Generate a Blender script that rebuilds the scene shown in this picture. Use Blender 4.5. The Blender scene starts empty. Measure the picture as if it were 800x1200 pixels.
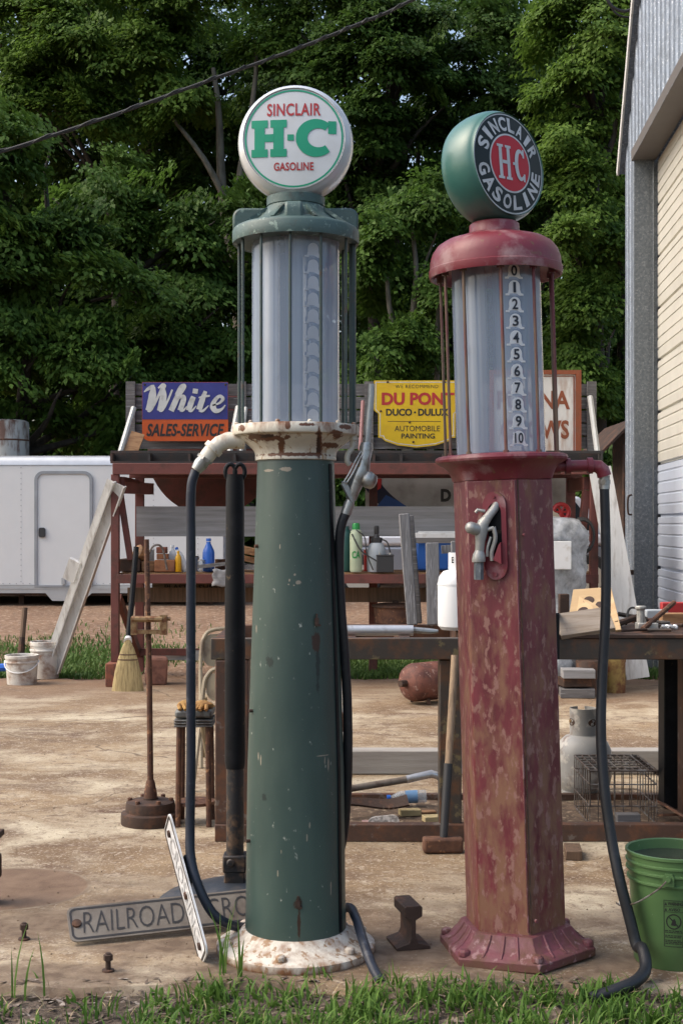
import bpy, math, random
import numpy as np
from mathutils import Vector, Matrix, Euler
random.seed(7); RNG = np.random.default_rng(11)
SC = bpy.context.scene; COL = SC.collection
PI = math.pi; R = math.radians
F = 1580.0; HZ = 615.0; EYE = 1.515
def P(x, y, Y):                      # a point of the place at distance Y from the tripod
    return Vector(((x-400)*Y/F, Y, EYE-(y-HZ)*Y/F))
def GY(y): return F*EYE/(y-HZ)       # distance of a ground point
def G(x, y):
    Y = GY(y); return Vector(((x-400)*Y/F, Y, 0))

# ------------------------------------------------------------------ mesh helper
class MB:
    def __init__(s): s.v=[]; s.f=[]; s.m=[]; s.cur=0
    def add(s, vs, fs):
        n=len(s.v); s.v += [Vector(v) for v in vs]
        for f in fs: s.f.append([i+n for i in f]); s.m.append(s.cur)
        return s
    def box(s, c, size, rot=None):
        a,b,d=[x/2 for x in size]; c=Vector(c)
        vs=[Vector((x,y,z)) for x in(-a,a) for y in(-b,b) for z in(-d,d)]
        if rot is not None:
            if not isinstance(rot, Matrix): rot=Euler(rot).to_matrix()
            vs=[rot@v for v in vs]
        return s.add([c+v for v in vs],[(0,1,3,2),(4,6,7,5),(0,4,5,1),(2,3,7,6),(0,2,6,4),(1,5,7,3)])
    def span(s, lo, hi):
        lo=Vector(lo); hi=Vector(hi); return s.box((lo+hi)/2, hi-lo)
    def beam(s, p0, p1, w, h, up=(0,0,1)):      # oriented box from p0 to p1, w across, h along up
        p0=Vector(p0); p1=Vector(p1); d=p1-p0; L=d.length; d=d/L; up=Vector(up)
        if abs(d.dot(up))>0.98: up=Vector((0,1,0))
        x=d.cross(up).normalized(); u=x.cross(d)
        M=Matrix((x,d,u)).transposed()
        return s.box((p0+p1)/2,(w,L,h),M)
    def tube(s, pts, r, n=10, cap=True, closed=False):
        pts=[Vector(p) for p in pts]; m=len(pts)
        rs=r if isinstance(r,(list,tuple)) else [r]*m
        t0=(pts[1]-pts[0]).normalized()
        u=t0.orthogonal().normalized(); vs=[]; pt=t0
        for i in range(m):
            if closed: t=(pts[(i+1)%m]-pts[i-1]).normalized()
            elif i==0: t=t0
            elif i==m-1: t=(pts[-1]-pts[-2]).normalized()
            else: t=((pts[i+1]-pts[i]).normalized()+(pts[i]-pts[i-1]).normalized())
            if t.length<1e-6: t=pt
            t=t.normalized(); q=pt.rotation_difference(t); u=q@u; u=(u-t*u.dot(t)).normalized(); w=t.cross(u); pt=t
            for k in range(n):
                a=2*PI*k/n; vs.append(pts[i]+(u*math.cos(a)+w*math.sin(a))*rs[i])
        fs=[]
        for i in range(m if closed else m-1):
            j=(i+1)%m
            for k in range(n):
                l=(k+1)%n; fs.append((i*n+k,i*n+l,j*n+l,j*n+k))
        if cap and not closed:
            fs.append(tuple(range(n))[::-1]); fs.append(tuple((m-1)*n+k for k in range(n)))
        return s.add(vs,fs)
    def lathe(s, prof, n=32, M=None, a0=0.0, cap=True, mod=None):   # prof: (r, z) from bottom to top
        if M is None: M=Matrix.Identity(4)
        elif isinstance(M,(tuple,list,Vector)): M=Matrix.Translation(Vector(M))
        vs=[]
        for i,(r,z) in enumerate(prof):
            for k in range(n):
                a=a0+2*PI*k/n; rr=r*(mod(a,i) if mod else 1)
                vs.append(M@Vector((rr*math.cos(a),rr*math.sin(a),z)))
        fs=[]
        for i in range(len(prof)-1):
            for k in range(n):
                l=(k+1)%n; fs.append((i*n+k,i*n+l,(i+1)*n+l,(i+1)*n+k))
        if cap:
            if prof[0][0]>1e-5: fs.append(tuple(range(n))[::-1])
            if prof[-1][0]>1e-5: fs.append(tuple((len(prof)-1)*n+k for k in range(n)))
        return s.add(vs,fs)
    def prism(s, poly, fn, d):     # poly: 2D outline (ccw), fn(u,v,w) -> point, thickness w from 0 to d
        n=len(poly)
        vs=[fn(u,v,0) for u,v in poly]+[fn(u,v,d) for u,v in poly]
        fs=[tuple(range(n))[::-1],tuple(range(n,2*n))]+[(i,(i+1)%n,n+(i+1)%n,n+i) for i in range(n)]
        return s.add(vs,fs)
    def flat(s, poly, fn): return s.add([fn(u,v,0) for u,v in poly],[tuple(range(len(poly)))])
    def ribbon(s, pts, ws, fn, w=0):          # brush stroke of varying width in a sheet
        n=len(pts); vs=[]
        for i,(x,y) in enumerate(pts):
            a=pts[max(i-1,0)]; b=pts[min(i+1,n-1)]
            dx,dy=b[0]-a[0],b[1]-a[1]; L=math.hypot(dx,dy) or 1
            h=ws[i]/2; vs.append(fn(x-dy/L*h,y+dx/L*h,w)); vs.append(fn(x+dy/L*h,y-dx/L*h,w))
        return s.add(vs,[(2*i,2*i+1,2*i+3,2*i+2) for i in range(n-1)])
    def build(s, name, mat, parent=None, smooth=35, bevel=0.0, rot=None, origin=None):
        root=parent
        off=Vector((0,0,0))
        if parent is not None:
            while root.parent is not None: root=root.parent
            off=Vector(root.get('_o',(0,0,0)))
        else:
            if origin is None:
                xs=[v.x for v in s.v]; ys=[v.y for v in s.v]; zs=[v.z for v in s.v]
                origin=((min(xs)+max(xs))/2,(min(ys)+max(ys))/2,min(zs))
            off=Vector(origin)
        me=bpy.data.meshes.new(name)
        me.from_pydata([tuple(v-off) for v in s.v],[],s.f)
        ms=mat if isinstance(mat,(list,tuple)) else [mat]
        for q in ms: me.materials.append(q)
        if len(ms)>1:
            for p,i in zip(me.polygons,s.m): p.material_index=i
        if smooth:
            me.polygons.foreach_set('use_smooth',[True]*len(me.polygons)); me.set_sharp_from_angle(angle=R(smooth))
        me.update()
        o=bpy.data.objects.new(name,me); COL.objects.link(o)
        if parent is not None: o.parent=parent
        else:
            o.location=off; o['_o']=tuple(off)
            if rot: o.rotation_euler=rot
        if bevel:
            b=o.modifiers.new('edge','BEVEL'); b.width=bevel; b.segments=2; b.limit_method='ANGLE'; b.angle_limit=R(40)
        return o
def tag(o, label, cat, group=None, kind=None):
    if label: o['label']=label
    if cat: o['category']=cat
    if group: o['group']=group
    if kind: o['kind']=kind
    return o
def thing(name, label, cat, loc=(0,0,0), group=None, rot=None):
    o=bpy.data.objects.new(name,None); COL.objects.link(o); o.empty_display_size=.1
    o.location=loc; o['_o']=tuple(loc)
    if rot: o.rotation_euler=rot
    return tag(o,label,cat,group)
def spline(pts, n=8):
    pts=[Vector(p) for p in pts]; q=[pts[0]*2-pts[1]]+pts+[pts[-1]*2-pts[-2]]; out=[]
    for i in range(1,len(q)-2):
        a,b,c,d=q[i-1:i+3]
        for k in range(n):
            t=k/n; out.append(.5*((2*b)+(c-a)*t+(2*a-5*b+4*c-d)*t*t+(3*b-a-3*c+d)*t**3))
    return out+[pts[-1]]
def spl2(pts,n=6): return [(v.x,v.y) for v in spline([(a,b,0) for a,b in pts],n)]
def rrect(x0,y0,x1,y1,r,n=5,corners=(1,1,1,1)):   # bl br tr tl
    out=[]
    for (cx,cy,a,on) in ((x0,y0,180,corners[0]),(x1,y0,270,corners[1]),(x1,y1,0,corners[2]),(x0,y1,90,corners[3])):
        rr=r if on else 0
        px=cx+(rr if cx==x0 else -rr); py=cy+(rr if cy==y0 else -rr)
        if rr==0: out.append((cx,cy)); continue
        for k in range(n+1):
            t=R(a+90*k/n); out.append((px+rr*math.cos(t),py+rr*math.sin(t)))
    return out
def text2d(s, offset=0.0, shear=0.0, space=1.0, res=3):
    cu=bpy.data.curves.new('t','FONT'); cu.body=s; cu.offset=offset; cu.shear=shear; cu.space_character=space
    cu.resolution_u=res; cu.fill_mode='FRONT'
    o=bpy.data.objects.new('t',cu); COL.objects.link(o)
    dg=bpy.context.evaluated_depsgraph_get(); dg.update()
    me=bpy.data.meshes.new_from_object(o.evaluated_get(dg))
    vs=[(v.co.x,v.co.y) for v in me.vertices]; fs=[tuple(p.vertices) for p in me.polygons]
    bpy.data.objects.remove(o); bpy.data.curves.remove(cu); bpy.data.meshes.remove(me)
    return vs,fs
def put_text(mb, s, box, fn, offset=0.0, shear=0.0, space=1.0, w=0, keep=False):   # fitted into box x0,y0,x1,y1
    vs,fs=text2d(s,offset,shear,space)
    if not vs: return
    xs=[a for a,b in vs]; ys=[b for a,b in vs]
    x0,y0,x1,y1=box; sx=(x1-x0)/(max(xs)-min(xs)); sy=(y1-y0)/(max(ys)-min(ys))
    if keep: sx=min(sx,sy); x0=(box[0]+box[2])/2-sx*(max(xs)-min(xs))/2
    mb.add([fn(x0+(a-min(xs))*sx,y0+(b-min(ys))*sy,w) for a,b in vs],fs)

# ------------------------------------------------------------------ materials
MATS={}
def mat(name, col, rough=.6, metal=0.0, col2=None, amt=.5, scale=6.0, stretch=(1,1,1), sharp=.08, col3=None, amt3=.4, scale3=25.0, stretch3=(1,1,1),
        var=.12, bump=.15, bscale=60.0, coat=0.0, rough2=None, spec=.5, wz=None, spots=()):
    """weathered surface: base colour, a second colour in blotches (rust, bare wood ...), a third in small specks"""
    if name in MATS: return MATS[name]
    m=bpy.data.materials.new(name); m.use_nodes=True; nt=m.node_tree; N=nt.nodes; L=nt.links
    b=N['Principled BSDF']; b.inputs['Roughness'].default_value=rough; b.inputs['Metallic'].default_value=metal
    b.inputs['Specular IOR Level'].default_value=spec
    if coat: b.inputs['Coat Weight'].default_value=coat; b.inputs['Coat Roughness'].default_value=.15
    tc=N.new('ShaderNodeTexCoord')
    def noise(sc, st, det=6, ro=.6):
        mp=N.new('ShaderNodeMapping'); mp.inputs['Scale'].default_value=st; L.new(tc.outputs['Object'],mp.inputs['Vector'])
        n=N.new('ShaderNodeTexNoise'); n.inputs['Scale'].default_value=sc; n.inputs['Detail'].default_value=det; n.inputs['Roughness'].default_value=ro
        L.new(mp.outputs[0],n.inputs['Vector']); return n.outputs['Fac']
    def mix(f,a,c):
        x=N.new('ShaderNodeMix'); x.data_type='RGBA'
        if hasattr(f,'is_linked') or not isinstance(f,float): L.new(f,x.inputs['Factor'])
        else: x.inputs['Factor'].default_value=f
        for sock,val in ((x.inputs[6],a),(x.inputs[7],c)):
            if isinstance(val,tuple): sock.default_value=(*val,1)
            else: L.new(val,sock)
        return x.outputs[2]
    def ramp(f,lo,hi):
        r=N.new('ShaderNodeMapRange'); r.inputs['From Min'].default_value=lo; r.inputs['From Max'].default_value=hi; L.new(f,r.inputs['Value']); return r.outputs[0]
    v=noise(scale*.6,stretch,4)
    c=mix(ramp(v,.3,.7),tuple(x*(1-var) for x in col),tuple(min(1,x*(1+var)) for x in col))
    f=None
    if col2 is not None:
        f=noise(scale,stretch,8,.62); th=.5+(.5-amt)*.42
        if wz:     # wear that grows towards one end: (z0, z1, shift at z0, shift at z1)
            sp=N.new('ShaderNodeSeparateXYZ'); L.new(tc.outputs['Object'],sp.inputs[0])
            r=N.new('ShaderNodeMapRange'); L.new(sp.outputs['Z'],r.inputs['Value'])
            for k,x in zip(('From Min','From Max','To Min','To Max'),wz): r.inputs[k].default_value=x
            ad=N.new('ShaderNodeMath'); ad.operation='ADD'; L.new(f,ad.inputs[0]); L.new(r.outputs[0],ad.inputs[1]); f=ad.outputs[0]
        f=ramp(f,th-sharp,th+sharp); c=mix(f,c,col2)
        if rough2 is not None:
            rr=N.new('ShaderNodeMapRange'); L.new(f,rr.inputs['Value']); rr.inputs['To Min'].default_value=rough; rr.inputs['To Max'].default_value=rough2
            L.new(rr.outputs[0],b.inputs['Roughness'])
    if col3 is not None:
        g=noise(scale3,stretch3,5,.6); th=.5+(.5-amt3)*.42; c=mix(ramp(g,th-.03,th+.03),c,col3)
    if spots:
        sx=N.new('ShaderNodeSeparateXYZ'); L.new(tc.outputs['Object'],sx.inputs[0]); nz=noise(55,(1,1,.6),6,.7)
        def mth(op,a,c_=None):
            x=N.new('ShaderNodeMath'); x.operation=op
            for k,vv in enumerate((a,c_)):
                if vv is None: continue
                if isinstance(vv,(int,float)): x.inputs[k].default_value=vv
                else: L.new(vv,x.inputs[k])
            return x.outputs[0]
        fr=ramp(sx.outputs['Y'],.02,-.02)
        for (x0,z0,rx,rz,cc) in spots:
            d=mth('SQRT',mth('ADD',mth('POWER',mth('ABSOLUTE',mth('DIVIDE',mth('SUBTRACT',sx.outputs['X'],x0),rx)),2.0),mth('POWER',mth('ABSOLUTE',mth('DIVIDE',mth('SUBTRACT',sx.outputs['Z'],z0),rz)),2.0)))
            d=mth('ADD',d,mth('MULTIPLY',mth('SUBTRACT',nz,.5),2.6)); c=mix(mth('MULTIPLY',ramp(d,1.0,.75),fr),c,cc)
    L.new(c,b.inputs['Base Color'])
    if bump:
        n=noise(bscale,stretch,5); bp=N.new('ShaderNodeBump'); bp.inputs['Strength'].default_value=bump; bp.inputs['Distance'].default_value=.01
        L.new(n,bp.inputs['Height']); L.new(bp.outputs[0],b.inputs['Normal'])
    MATS[name]=m; return m
RUST=(.16,.065,.03); DRUST=(.07,.03,.018)
def sp_(lst): return [((x-346.5)/328.5,(1113-y)/328.5,rx/328.5,ry/328.5,c) for x,y,rx,ry,c in lst]
DR=(.13,.05,.022); DK=(.045,.022,.014); TN=(.26,.23,.18); DG=(.018,.03,.028)
m_green=mat('green_enamel',(.041,.072,.063),.40,col2=(.062,.096,.080),amt=.34,scale=4,stretch=(1,1,.35),sharp=.16,col3=(.34,.36,.32),amt3=.02,scale3=48,stretch3=(1,1,.6),var=.22,bump=.06,rough2=.52,spots=sp_([(338,552,9,2.6,TN),(316,553,7,1.4,TN),(373,770,2.5,34,DG),(371,750,5,14,DK),(352,1066,2.2,26,DK),(351,1044,5,7,DK),(351,681,3.2,2.6,TN),(347,672,1.4,1.4,TN),(341,678,1,1.6,TN),(340,683,.9,1,TN),(346,684,1,.9,TN),(302,735,.9,5,TN),(378,878,8,.7,TN),(385,890,.8,8,TN),(381,884,.7,5,TN),(364,955,.9,4,TN),(361,968,.8,5,TN),(328,1010,1,4,TN),(332,985,.7,3,TN),(305,880,.7,5,TN),(308,884,.6,6,TN),(330,640,.8,3,TN),(318,770,5,7,DG),(345,1098,60,7,DG),(388,1030,.7,8,TN),(312,925,3,5,DG)]))
m_greencap=mat('green_cast_paint',(.060,.105,.097),.5,col2=(.05,.035,.025),amt=.12,scale=14,col3=(.2,.28,.24),amt3=.2,scale3=40,bump=.15)
m_whiter=mat('white_paint_rust',(.66,.62,.52),.5,col2=(.20,.075,.028),amt=.18,scale=13,stretch=(1,1,.45),sharp=.09,col3=(.40,.27,.15),amt3=.2,scale3=26,stretch3=(1,1,.35),bump=.15,rough2=.85,wz=(1.79,1.872,-.05,.12),spots=sp_([(318,517,26,3.5,DR),(312,515,20,2,DK),(332,526,4,16,DR),(375,522,4,17,DR),(386,524,14,3,DR),(374,524,2.2,12,DK),(345,535,46,2.2,DR),(395,512,7,5,DR),(300,515,8,4,DR),(340,504,4,6,DR),(287,505,5,4,DR),(362,503,12,2,DR),(405,504,8,3,DR)]))
m_whiteplinth=mat('white_plinth_rust',(.62,.58,.5),.55,col2=(.22,.10,.045),amt=.34,scale=15,stretch=(1.4,1.4,.6),sharp=.16,col3=(.30,.19,.11),amt3=.34,scale3=34,bump=.25,rough2=.85,wz=(0,.035,.20,-.02))
m_red=mat('oxide_red_paint',(.158,.032,.040),.40,col2=(.225,.105,.062),amt=.47,scale=17,stretch=(1.1,1.1,.4),sharp=.085,col3=(.28,.14,.115),amt3=.30,scale3=34,stretch3=(1.2,1.2,.55),var=.3,bump=.12,rough2=.7,wz=(.3,1.75,.05,-.11))
m_redcap=mat('red_cap_paint',(.185,.024,.036),.42,col2=(.34,.2,.2),amt=.27,scale=8,col3=(.17,.075,.04),amt3=.18,scale3=22,bump=.08,rough2=.6)
m_redplinth=mat('faded_red_plinth',(.16,.045,.058),.5,col2=(.12,.055,.035),amt=.38,scale=15,sharp=.12,col3=(.27,.15,.15),amt3=.26,scale3=20,bump=.25,rough2=.8,wz=(0,.04,.16,0))
m_redrod=mat('red_rod',(.14,.025,.035),.5,col2=(.17,.11,.07),amt=.55,scale=14,stretch=(1,1,.3),bump=.1)
m_greenrod=mat('green_rod',(.04,.065,.06),.45,col2=(.09,.05,.03),amt=.15,scale=20)
m_globewhite=mat('white_globe_glass',(.66,.68,.69),.2,var=.05,bump=0,coat=.5,col2=(.56,.56,.53),amt=.25,scale=5,sharp=.2)
m_globegreen=mat('teal_globe',(.028,.12,.098),.35,col2=(.06,.17,.145),amt=.35,scale=4,sharp=.2,bump=.02,coat=.15)
m_let_red=mat('red_letter',(.42,.03,.03),.4,bump=0,var=.05)
m_let_green=mat('green_letter',(.010,.32,.175),.4,bump=0,var=.05)
m_let_black=mat('black_letter',(.02,.018,.018),.5,bump=0,var=.05)
m_ring_dark=mat('dark_ring',(.010,.017,.016),.45,bump=0,var=.1,spec=.3)
m_disc_red=mat('red_disc',(.50,.016,.026),.4,bump=0,var=.06,spec=.3)
m_let_pale=mat('pale_letter',(.56,.57,.56),.4,bump=0,var=.12,col2=(.40,.40,.38),amt=.25,scale=14)
m_hose=mat('black_hose',(.012,.013,.016),.5,var=.2,bump=.12,bscale=90,col2=(.03,.03,.033),amt=.16,scale=20)
m_hoseblue=mat('blue_black_hose',(.015,.020,.034),.45,var=.2,bump=.1,col2=(.07,.08,.1),amt=.16,scale=20)
m_alu=mat('worn_aluminium',(.42,.43,.42),.38,.75,col2=(.25,.23,.2),amt=.35,scale=24,bump=.1)
m_alugrey=mat('dull_cast_grey',(.36,.36,.34),.45,.35,col2=(.5,.47,.42),amt=.3,scale=24,bump=.1)
m_brass=mat('brown_brass',(.3,.2,.1),.5,.5,col2=RUST,amt=.4,scale=30)
m_rust=mat('rusty_iron',(.13,.06,.034),.8,.1,col2=(.075,.036,.024),amt=.5,scale=14,col3=(.24,.12,.06),amt3=.22,scale3=34,bump=.3)
m_drust=mat('dark_rusty_iron',(.050,.029,.021),.75,.2,col2=(.12,.055,.03),amt=.3,scale=12,bump=.3)
m_brownsteel=mat('brown_steel',(.075,.042,.03),.6,.2,col2=(.14,.06,.03),amt=.35,scale=9,col3=(.15,.12,.10),amt3=.2,scale3=16,bump=.2)
m_greysteel=mat('grey_steel',(.062,.052,.044),.5,.3,col2=(.13,.065,.035),amt=.35,scale=8,col3=(.16,.13,.07),amt3=.2,scale3=12,bump=.15)
m_redsteel=mat('red_primer_steel',(.14,.042,.034),.6,col2=(.085,.034,.026),amt=.35,scale=7,bump=.15)
m_black=mat('black_paint',(.006,.007,.009),.5,col2=(.014,.015,.018),amt=.3,scale=8,col3=(.09,.065,.04),amt3=.02,scale3=12,bump=.08,spec=.2)
m_blackrust=mat('black_paint_rust',(.014,.014,.016),.5,col2=(.10,.06,.035),amt=.35,scale=20,bump=.25)
m_navy=mat('navy_cast_iron',(.02,.026,.036),.5,col2=(.05,.05,.055),amt=.35,scale=10,bump=.2)
m_wood=mat('grey_weathered_wood',(.155,.15,.15),.85,col2=(.085,.08,.08),amt=.45,scale=7,stretch=(.25,4,6),sharp=.15,col3=(.28,.28,.29),amt3=.22,scale3=12,stretch3=(.3,4,8),bump=.35,bscale=30)
m_woodv=mat('grey_weathered_wood_upright',(.22,.22,.225),.85,col2=(.11,.105,.105),amt=.45,scale=8,stretch=(6,4,.3),sharp=.15,col3=(.36,.36,.37),amt3=.25,scale3=12,stretch3=(8,4,.3),bump=.35,bscale=30)
m_lightboard=mat('pale_grey_board',(.30,.30,.31),.8,col2=(.20,.2,.2),amt=.45,scale=5,stretch=(.3,3,6),sharp=.15,bump=.2)
m_greytimber=mat('grey_timber',(.36,.35,.33),.85,col2=(.26,.24,.22),amt=.45,scale=6,stretch=(.3,2,4),sharp=.15,bump=.25)
m_ply=mat('plywood',(.50,.36,.20),.7,col2=(.42,.27,.13),amt=.45,scale=5,stretch=(.3,3,2),sharp=.15,bump=.1)
m_cutwood=mat('cut_wood',(.34,.19,.09),.75,col2=(.22,.11,.05),amt=.45,scale=12,stretch=(.4,3,3),bump=.2)
m_tanwood=mat('tan_handle_wood',(.32,.23,.15),.7,col2=(.2,.14,.09),amt=.4,scale=10,stretch=(6,6,.3),bump=.15)
m_darkwood=mat('dark_handle_wood',(.13,.08,.05),.75,col2=(.08,.05,.03),amt=.4,scale=10,stretch=(6,6,.3),bump=.15)
m_trailer=mat('white_trailer_skin',(.70,.72,.725),.3,var=.02,bump=.02,bscale=2)
m_trailtrim=mat('trailer_aluminium',(.5,.52,.54),.35,.5,var=.1,bump=.03)
m_white=mat('white_plastic',(.7,.71,.71),.4,var=.05,bump=.03,col2=(.5,.47,.42),amt=.2,scale=8)
m_dirtywhite=mat('dirty_white_plastic',(.62,.60,.55),.5,col2=(.22,.12,.07),amt=.3,scale=9,sharp=.12,bump=.05)
m_paint_white=mat('white_painted_board',(.60,.60,.58),.6,col2=(.4,.38,.35),amt=.3,scale=6,stretch=(3,3,.3),bump=.1)
m_bluesign=mat('blue_enamel',(.024,.026,.20),.3,bump=.03,var=.2,coat=.2,col2=(.04,.045,.24),amt=.4,scale=5,sharp=.2,col3=DRUST,amt3=.0,scale3=40)
m_orange=mat('orange_enamel',(.62,.10,.012),.3,bump=.03,var=.15,coat=.2,col2=(.5,.075,.012),amt=.35,scale=6,sharp=.2,col3=DRUST,amt3=.03,scale3=40)
m_yellow=mat('yellow_enamel',(.70,.47,.01),.35,col2=(.6,.36,.02),amt=.2,scale=6,sharp=.15,col3=(.14,.07,.02),amt3=-.08,scale3=40,bump=.02,coat=.1)
m_signrust=mat('white_enamel_rust_runs',(.66,.65,.62),.4,col2=(.36,.2,.12),amt=.22,scale=5,stretch=(2.2,2.2,.5),sharp=.14,bump=.05)
m_rustletter=mat('rust_orange_paint',(.25,.065,.025),.6,col2=(.22,.07,.03),amt=.4,scale=14,bump=.05)
m_greensteel=mat('galvanised',(.30,.33,.36),.5,.4,bump=.05)
m_wheel=mat('tyre_rubber',(.02,.02,.021),.8,bump=.1)
m_brick=mat('brick_red',(.22,.075,.045),.85,col2=(.12,.05,.035),amt=.4,scale=16,bump=.35)
m_brick2=mat('brick_orange',(.30,.13,.06),.85,col2=(.2,.08,.04),amt=.4,scale=16,bump=.35)
m_stone=mat('red_stone',(.26,.12,.085),.9,col2=(.16,.075,.055),amt=.4,scale=12,bump=.5,bscale=25)
m_bluepl=mat('blue_plastic',(.012,.11,.50),.3,var=.1,bump=.01,spec=.6)
m_yellowpl=mat('yellow_plastic',(.68,.36,.01),.35,var=.08,bump=.01)
m_coolblue=mat('cooler_blue',(.012,.09,.36),.4,var=.1,bump=.02)
m_greenpl=mat('green_bucket_plastic',(.088,.168,.062),.38,col2=(.07,.135,.052),amt=.4,scale=4,sharp=.2,bump=.03,col3=(.2,.27,.17),amt3=.05,scale3=20)
m_tealpl=mat('dark_teal_plastic',(.01,.07,.06),.4,bump=.02)
m_greentrans=mat('cloudy_green_plastic',(.42,.50,.36),.4,bump=.02)
m_greencaplid=mat('green_cap',(.012,.25,.05),.4,bump=.01)
m_greypl=mat('cloudy_grey_plastic',(.38,.42,.45),.4,bump=.02)
m_blackpl=mat('charcoal_plastic',(.03,.031,.034),.5,bump=.04)
m_straw=mat('broom_straw',(.42,.33,.16),.85,col2=(.25,.19,.09),amt=.45,scale=30,stretch=(3,3,.15),bump=.5,bscale=50)
m_propane=mat('old_grey_tank_paint',(.34,.34,.33),.5,col2=(.17,.085,.04),amt=.22,scale=7,stretch=(1,1,.7),sharp=.08,col3=(.5,.48,.44),amt3=.3,scale3=12,bump=.08)
m_tankwhite=mat('white_tank_paint',(.70,.72,.73),.4,var=.04,bump=.02)
m_airtank=mat('rusty_air_tank',(.16,.06,.042),.7,.1,col2=(.09,.035,.028),amt=.45,scale=12,col3=(.27,.17,.14),amt3=.22,scale3=26,bump=.2)
m_wire=mat('rusty_wire',(.10,.075,.06),.6,.4,bump=.1,col2=(.2,.19,.18),amt=.4,scale=20)
m_signface=mat('dull_shaded_sign_white',(.17,.15,.125),.6,col2=(.09,.07,.055),amt=.42,scale=9,sharp=.15,bump=.1)  # grimy lower blade; its shade is put into this darker face colour
m_signface2=mat('silver_sign_white',(.66,.67,.68),.45,col2=(.4,.39,.37),amt=.25,scale=10,bump=.1)
m_beige=mat('beige_chair_paint',(.30,.25,.17),.45,col2=(.2,.15,.1),amt=.3,scale=12,bump=.05)
m_glove=mat('yellow_leather',(.42,.24,.07),.8,col2=(.25,.12,.04),amt=.4,scale=20,bump=.3)
m_seat=mat('ribbed_grey_seat',(.16,.17,.165),.5,.3,col2=(.09,.08,.075),amt=.4,scale=14,bump=.1)
m_card=mat('cardboard',(.23,.17,.11),.85,bump=.05)
m_silver=mat('bright_tube',(.56,.57,.58),.3,.6,col2=(.36,.35,.33),amt=.25,scale=12,bump=.05)
m_cable=mat('black_cable',(.012,.012,.012),.6,bump=.1)
m_corr=mat('galvanised_sheet',(.22,.26,.32),.45,.45,col2=(.16,.185,.22),amt=.45,scale=26,stretch=(1,1,.5),sharp=.10,col3=(.40,.44,.49),amt3=.25,scale3=60,bump=.05)
m_galv=mat('spangled_galvanised',(.165,.185,.20),.5,.4,col2=(.12,.135,.15),amt=.5,scale=34,sharp=.08,col3=(.23,.25,.265),amt3=.26,scale3=50,bump=.05)
m_soffit=mat('grey_soffit',(.13,.12,.115),.6,bump=.05,var=.06)
m_cream=mat('cream_door_paint',(.53,.515,.455),.5,var=.05,bump=.03,bscale=8)
m_doorwhite=mat('cool_white_door_paint',(.46,.51,.60),.45,var=.05,bump=.03,bscale=8)
m_bark=mat('grey_bark',(.16,.145,.115),.9,col2=(.09,.08,.06),amt=.45,scale=3,stretch=(4,4,.6),bump=.5,bscale=12)
m_barkdark=mat('dark_bark',(.06,.05,.04),.9,col2=(.035,.03,.025),amt=.45,scale=3,stretch=(4,4,.6),bump=.5,bscale=12)
m_tank=mat('white_silo_rust',(.36,.36,.34),.6,col2=(.12,.06,.04),amt=.46,scale=5,stretch=(1,1,.3),sharp=.06,bump=.05)
m_truck=mat('silver_truck_paint',(.27,.29,.33),.3,.3,bump=0,var=.03,coat=.5)
m_truckwhite=mat('white_truck_paint',(.62,.65,.70),.3,bump=0,var=.03,coat=.5)
m_glassdark=mat('dark_window',(.02,.025,.03),.1,bump=0)
m_wrap=mat('crumpled_plastic_wrap',(.36,.38,.40),.25,col2=(.15,.16,.17),amt=.45,scale=9,sharp=.15,bump=.8,bscale=14)
m_paleblue=mat('pale_blue_enamel',(.12,.24,.42),.4,bump=.02)
m_scallop=mat('tan_scalloped_trim',(.30,.25,.19),.7,bump=.1)
m_dirtwater=mat('murky_water',(.035,.036,.028),.12,bump=.05)
m_litter=mat('dry_litter',(.17,.13,.10),.9,col2=(.075,.05,.035),amt=.5,scale=9,bump=0,col3=(.30,.26,.22),amt3=.25,scale3=30)
m_pink=mat('faded_red_pipe',(.27,.13,.13),.6,bump=.05)
m_brush=mat('brush_bristle',(.46,.42,.38),.85,col2=(.2,.18,.16),amt=.5,scale=60,bump=.5,bscale=90)
m_sponge=mat('yellowed_foam',(.42,.34,.18),.9,bump=.3)
m_navysign=mat('navy_enamel',(.012,.014,.045),.35,bump=.02)
m_cobalt=mat('cobalt_enamel',(.02,.08,.30),.35,bump=.02)
m_panelwhite=mat('old_white_panel',(.40,.40,.39),.5,col2=(.3,.29,.28),amt=.35,scale=4,bump=.05)

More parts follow.
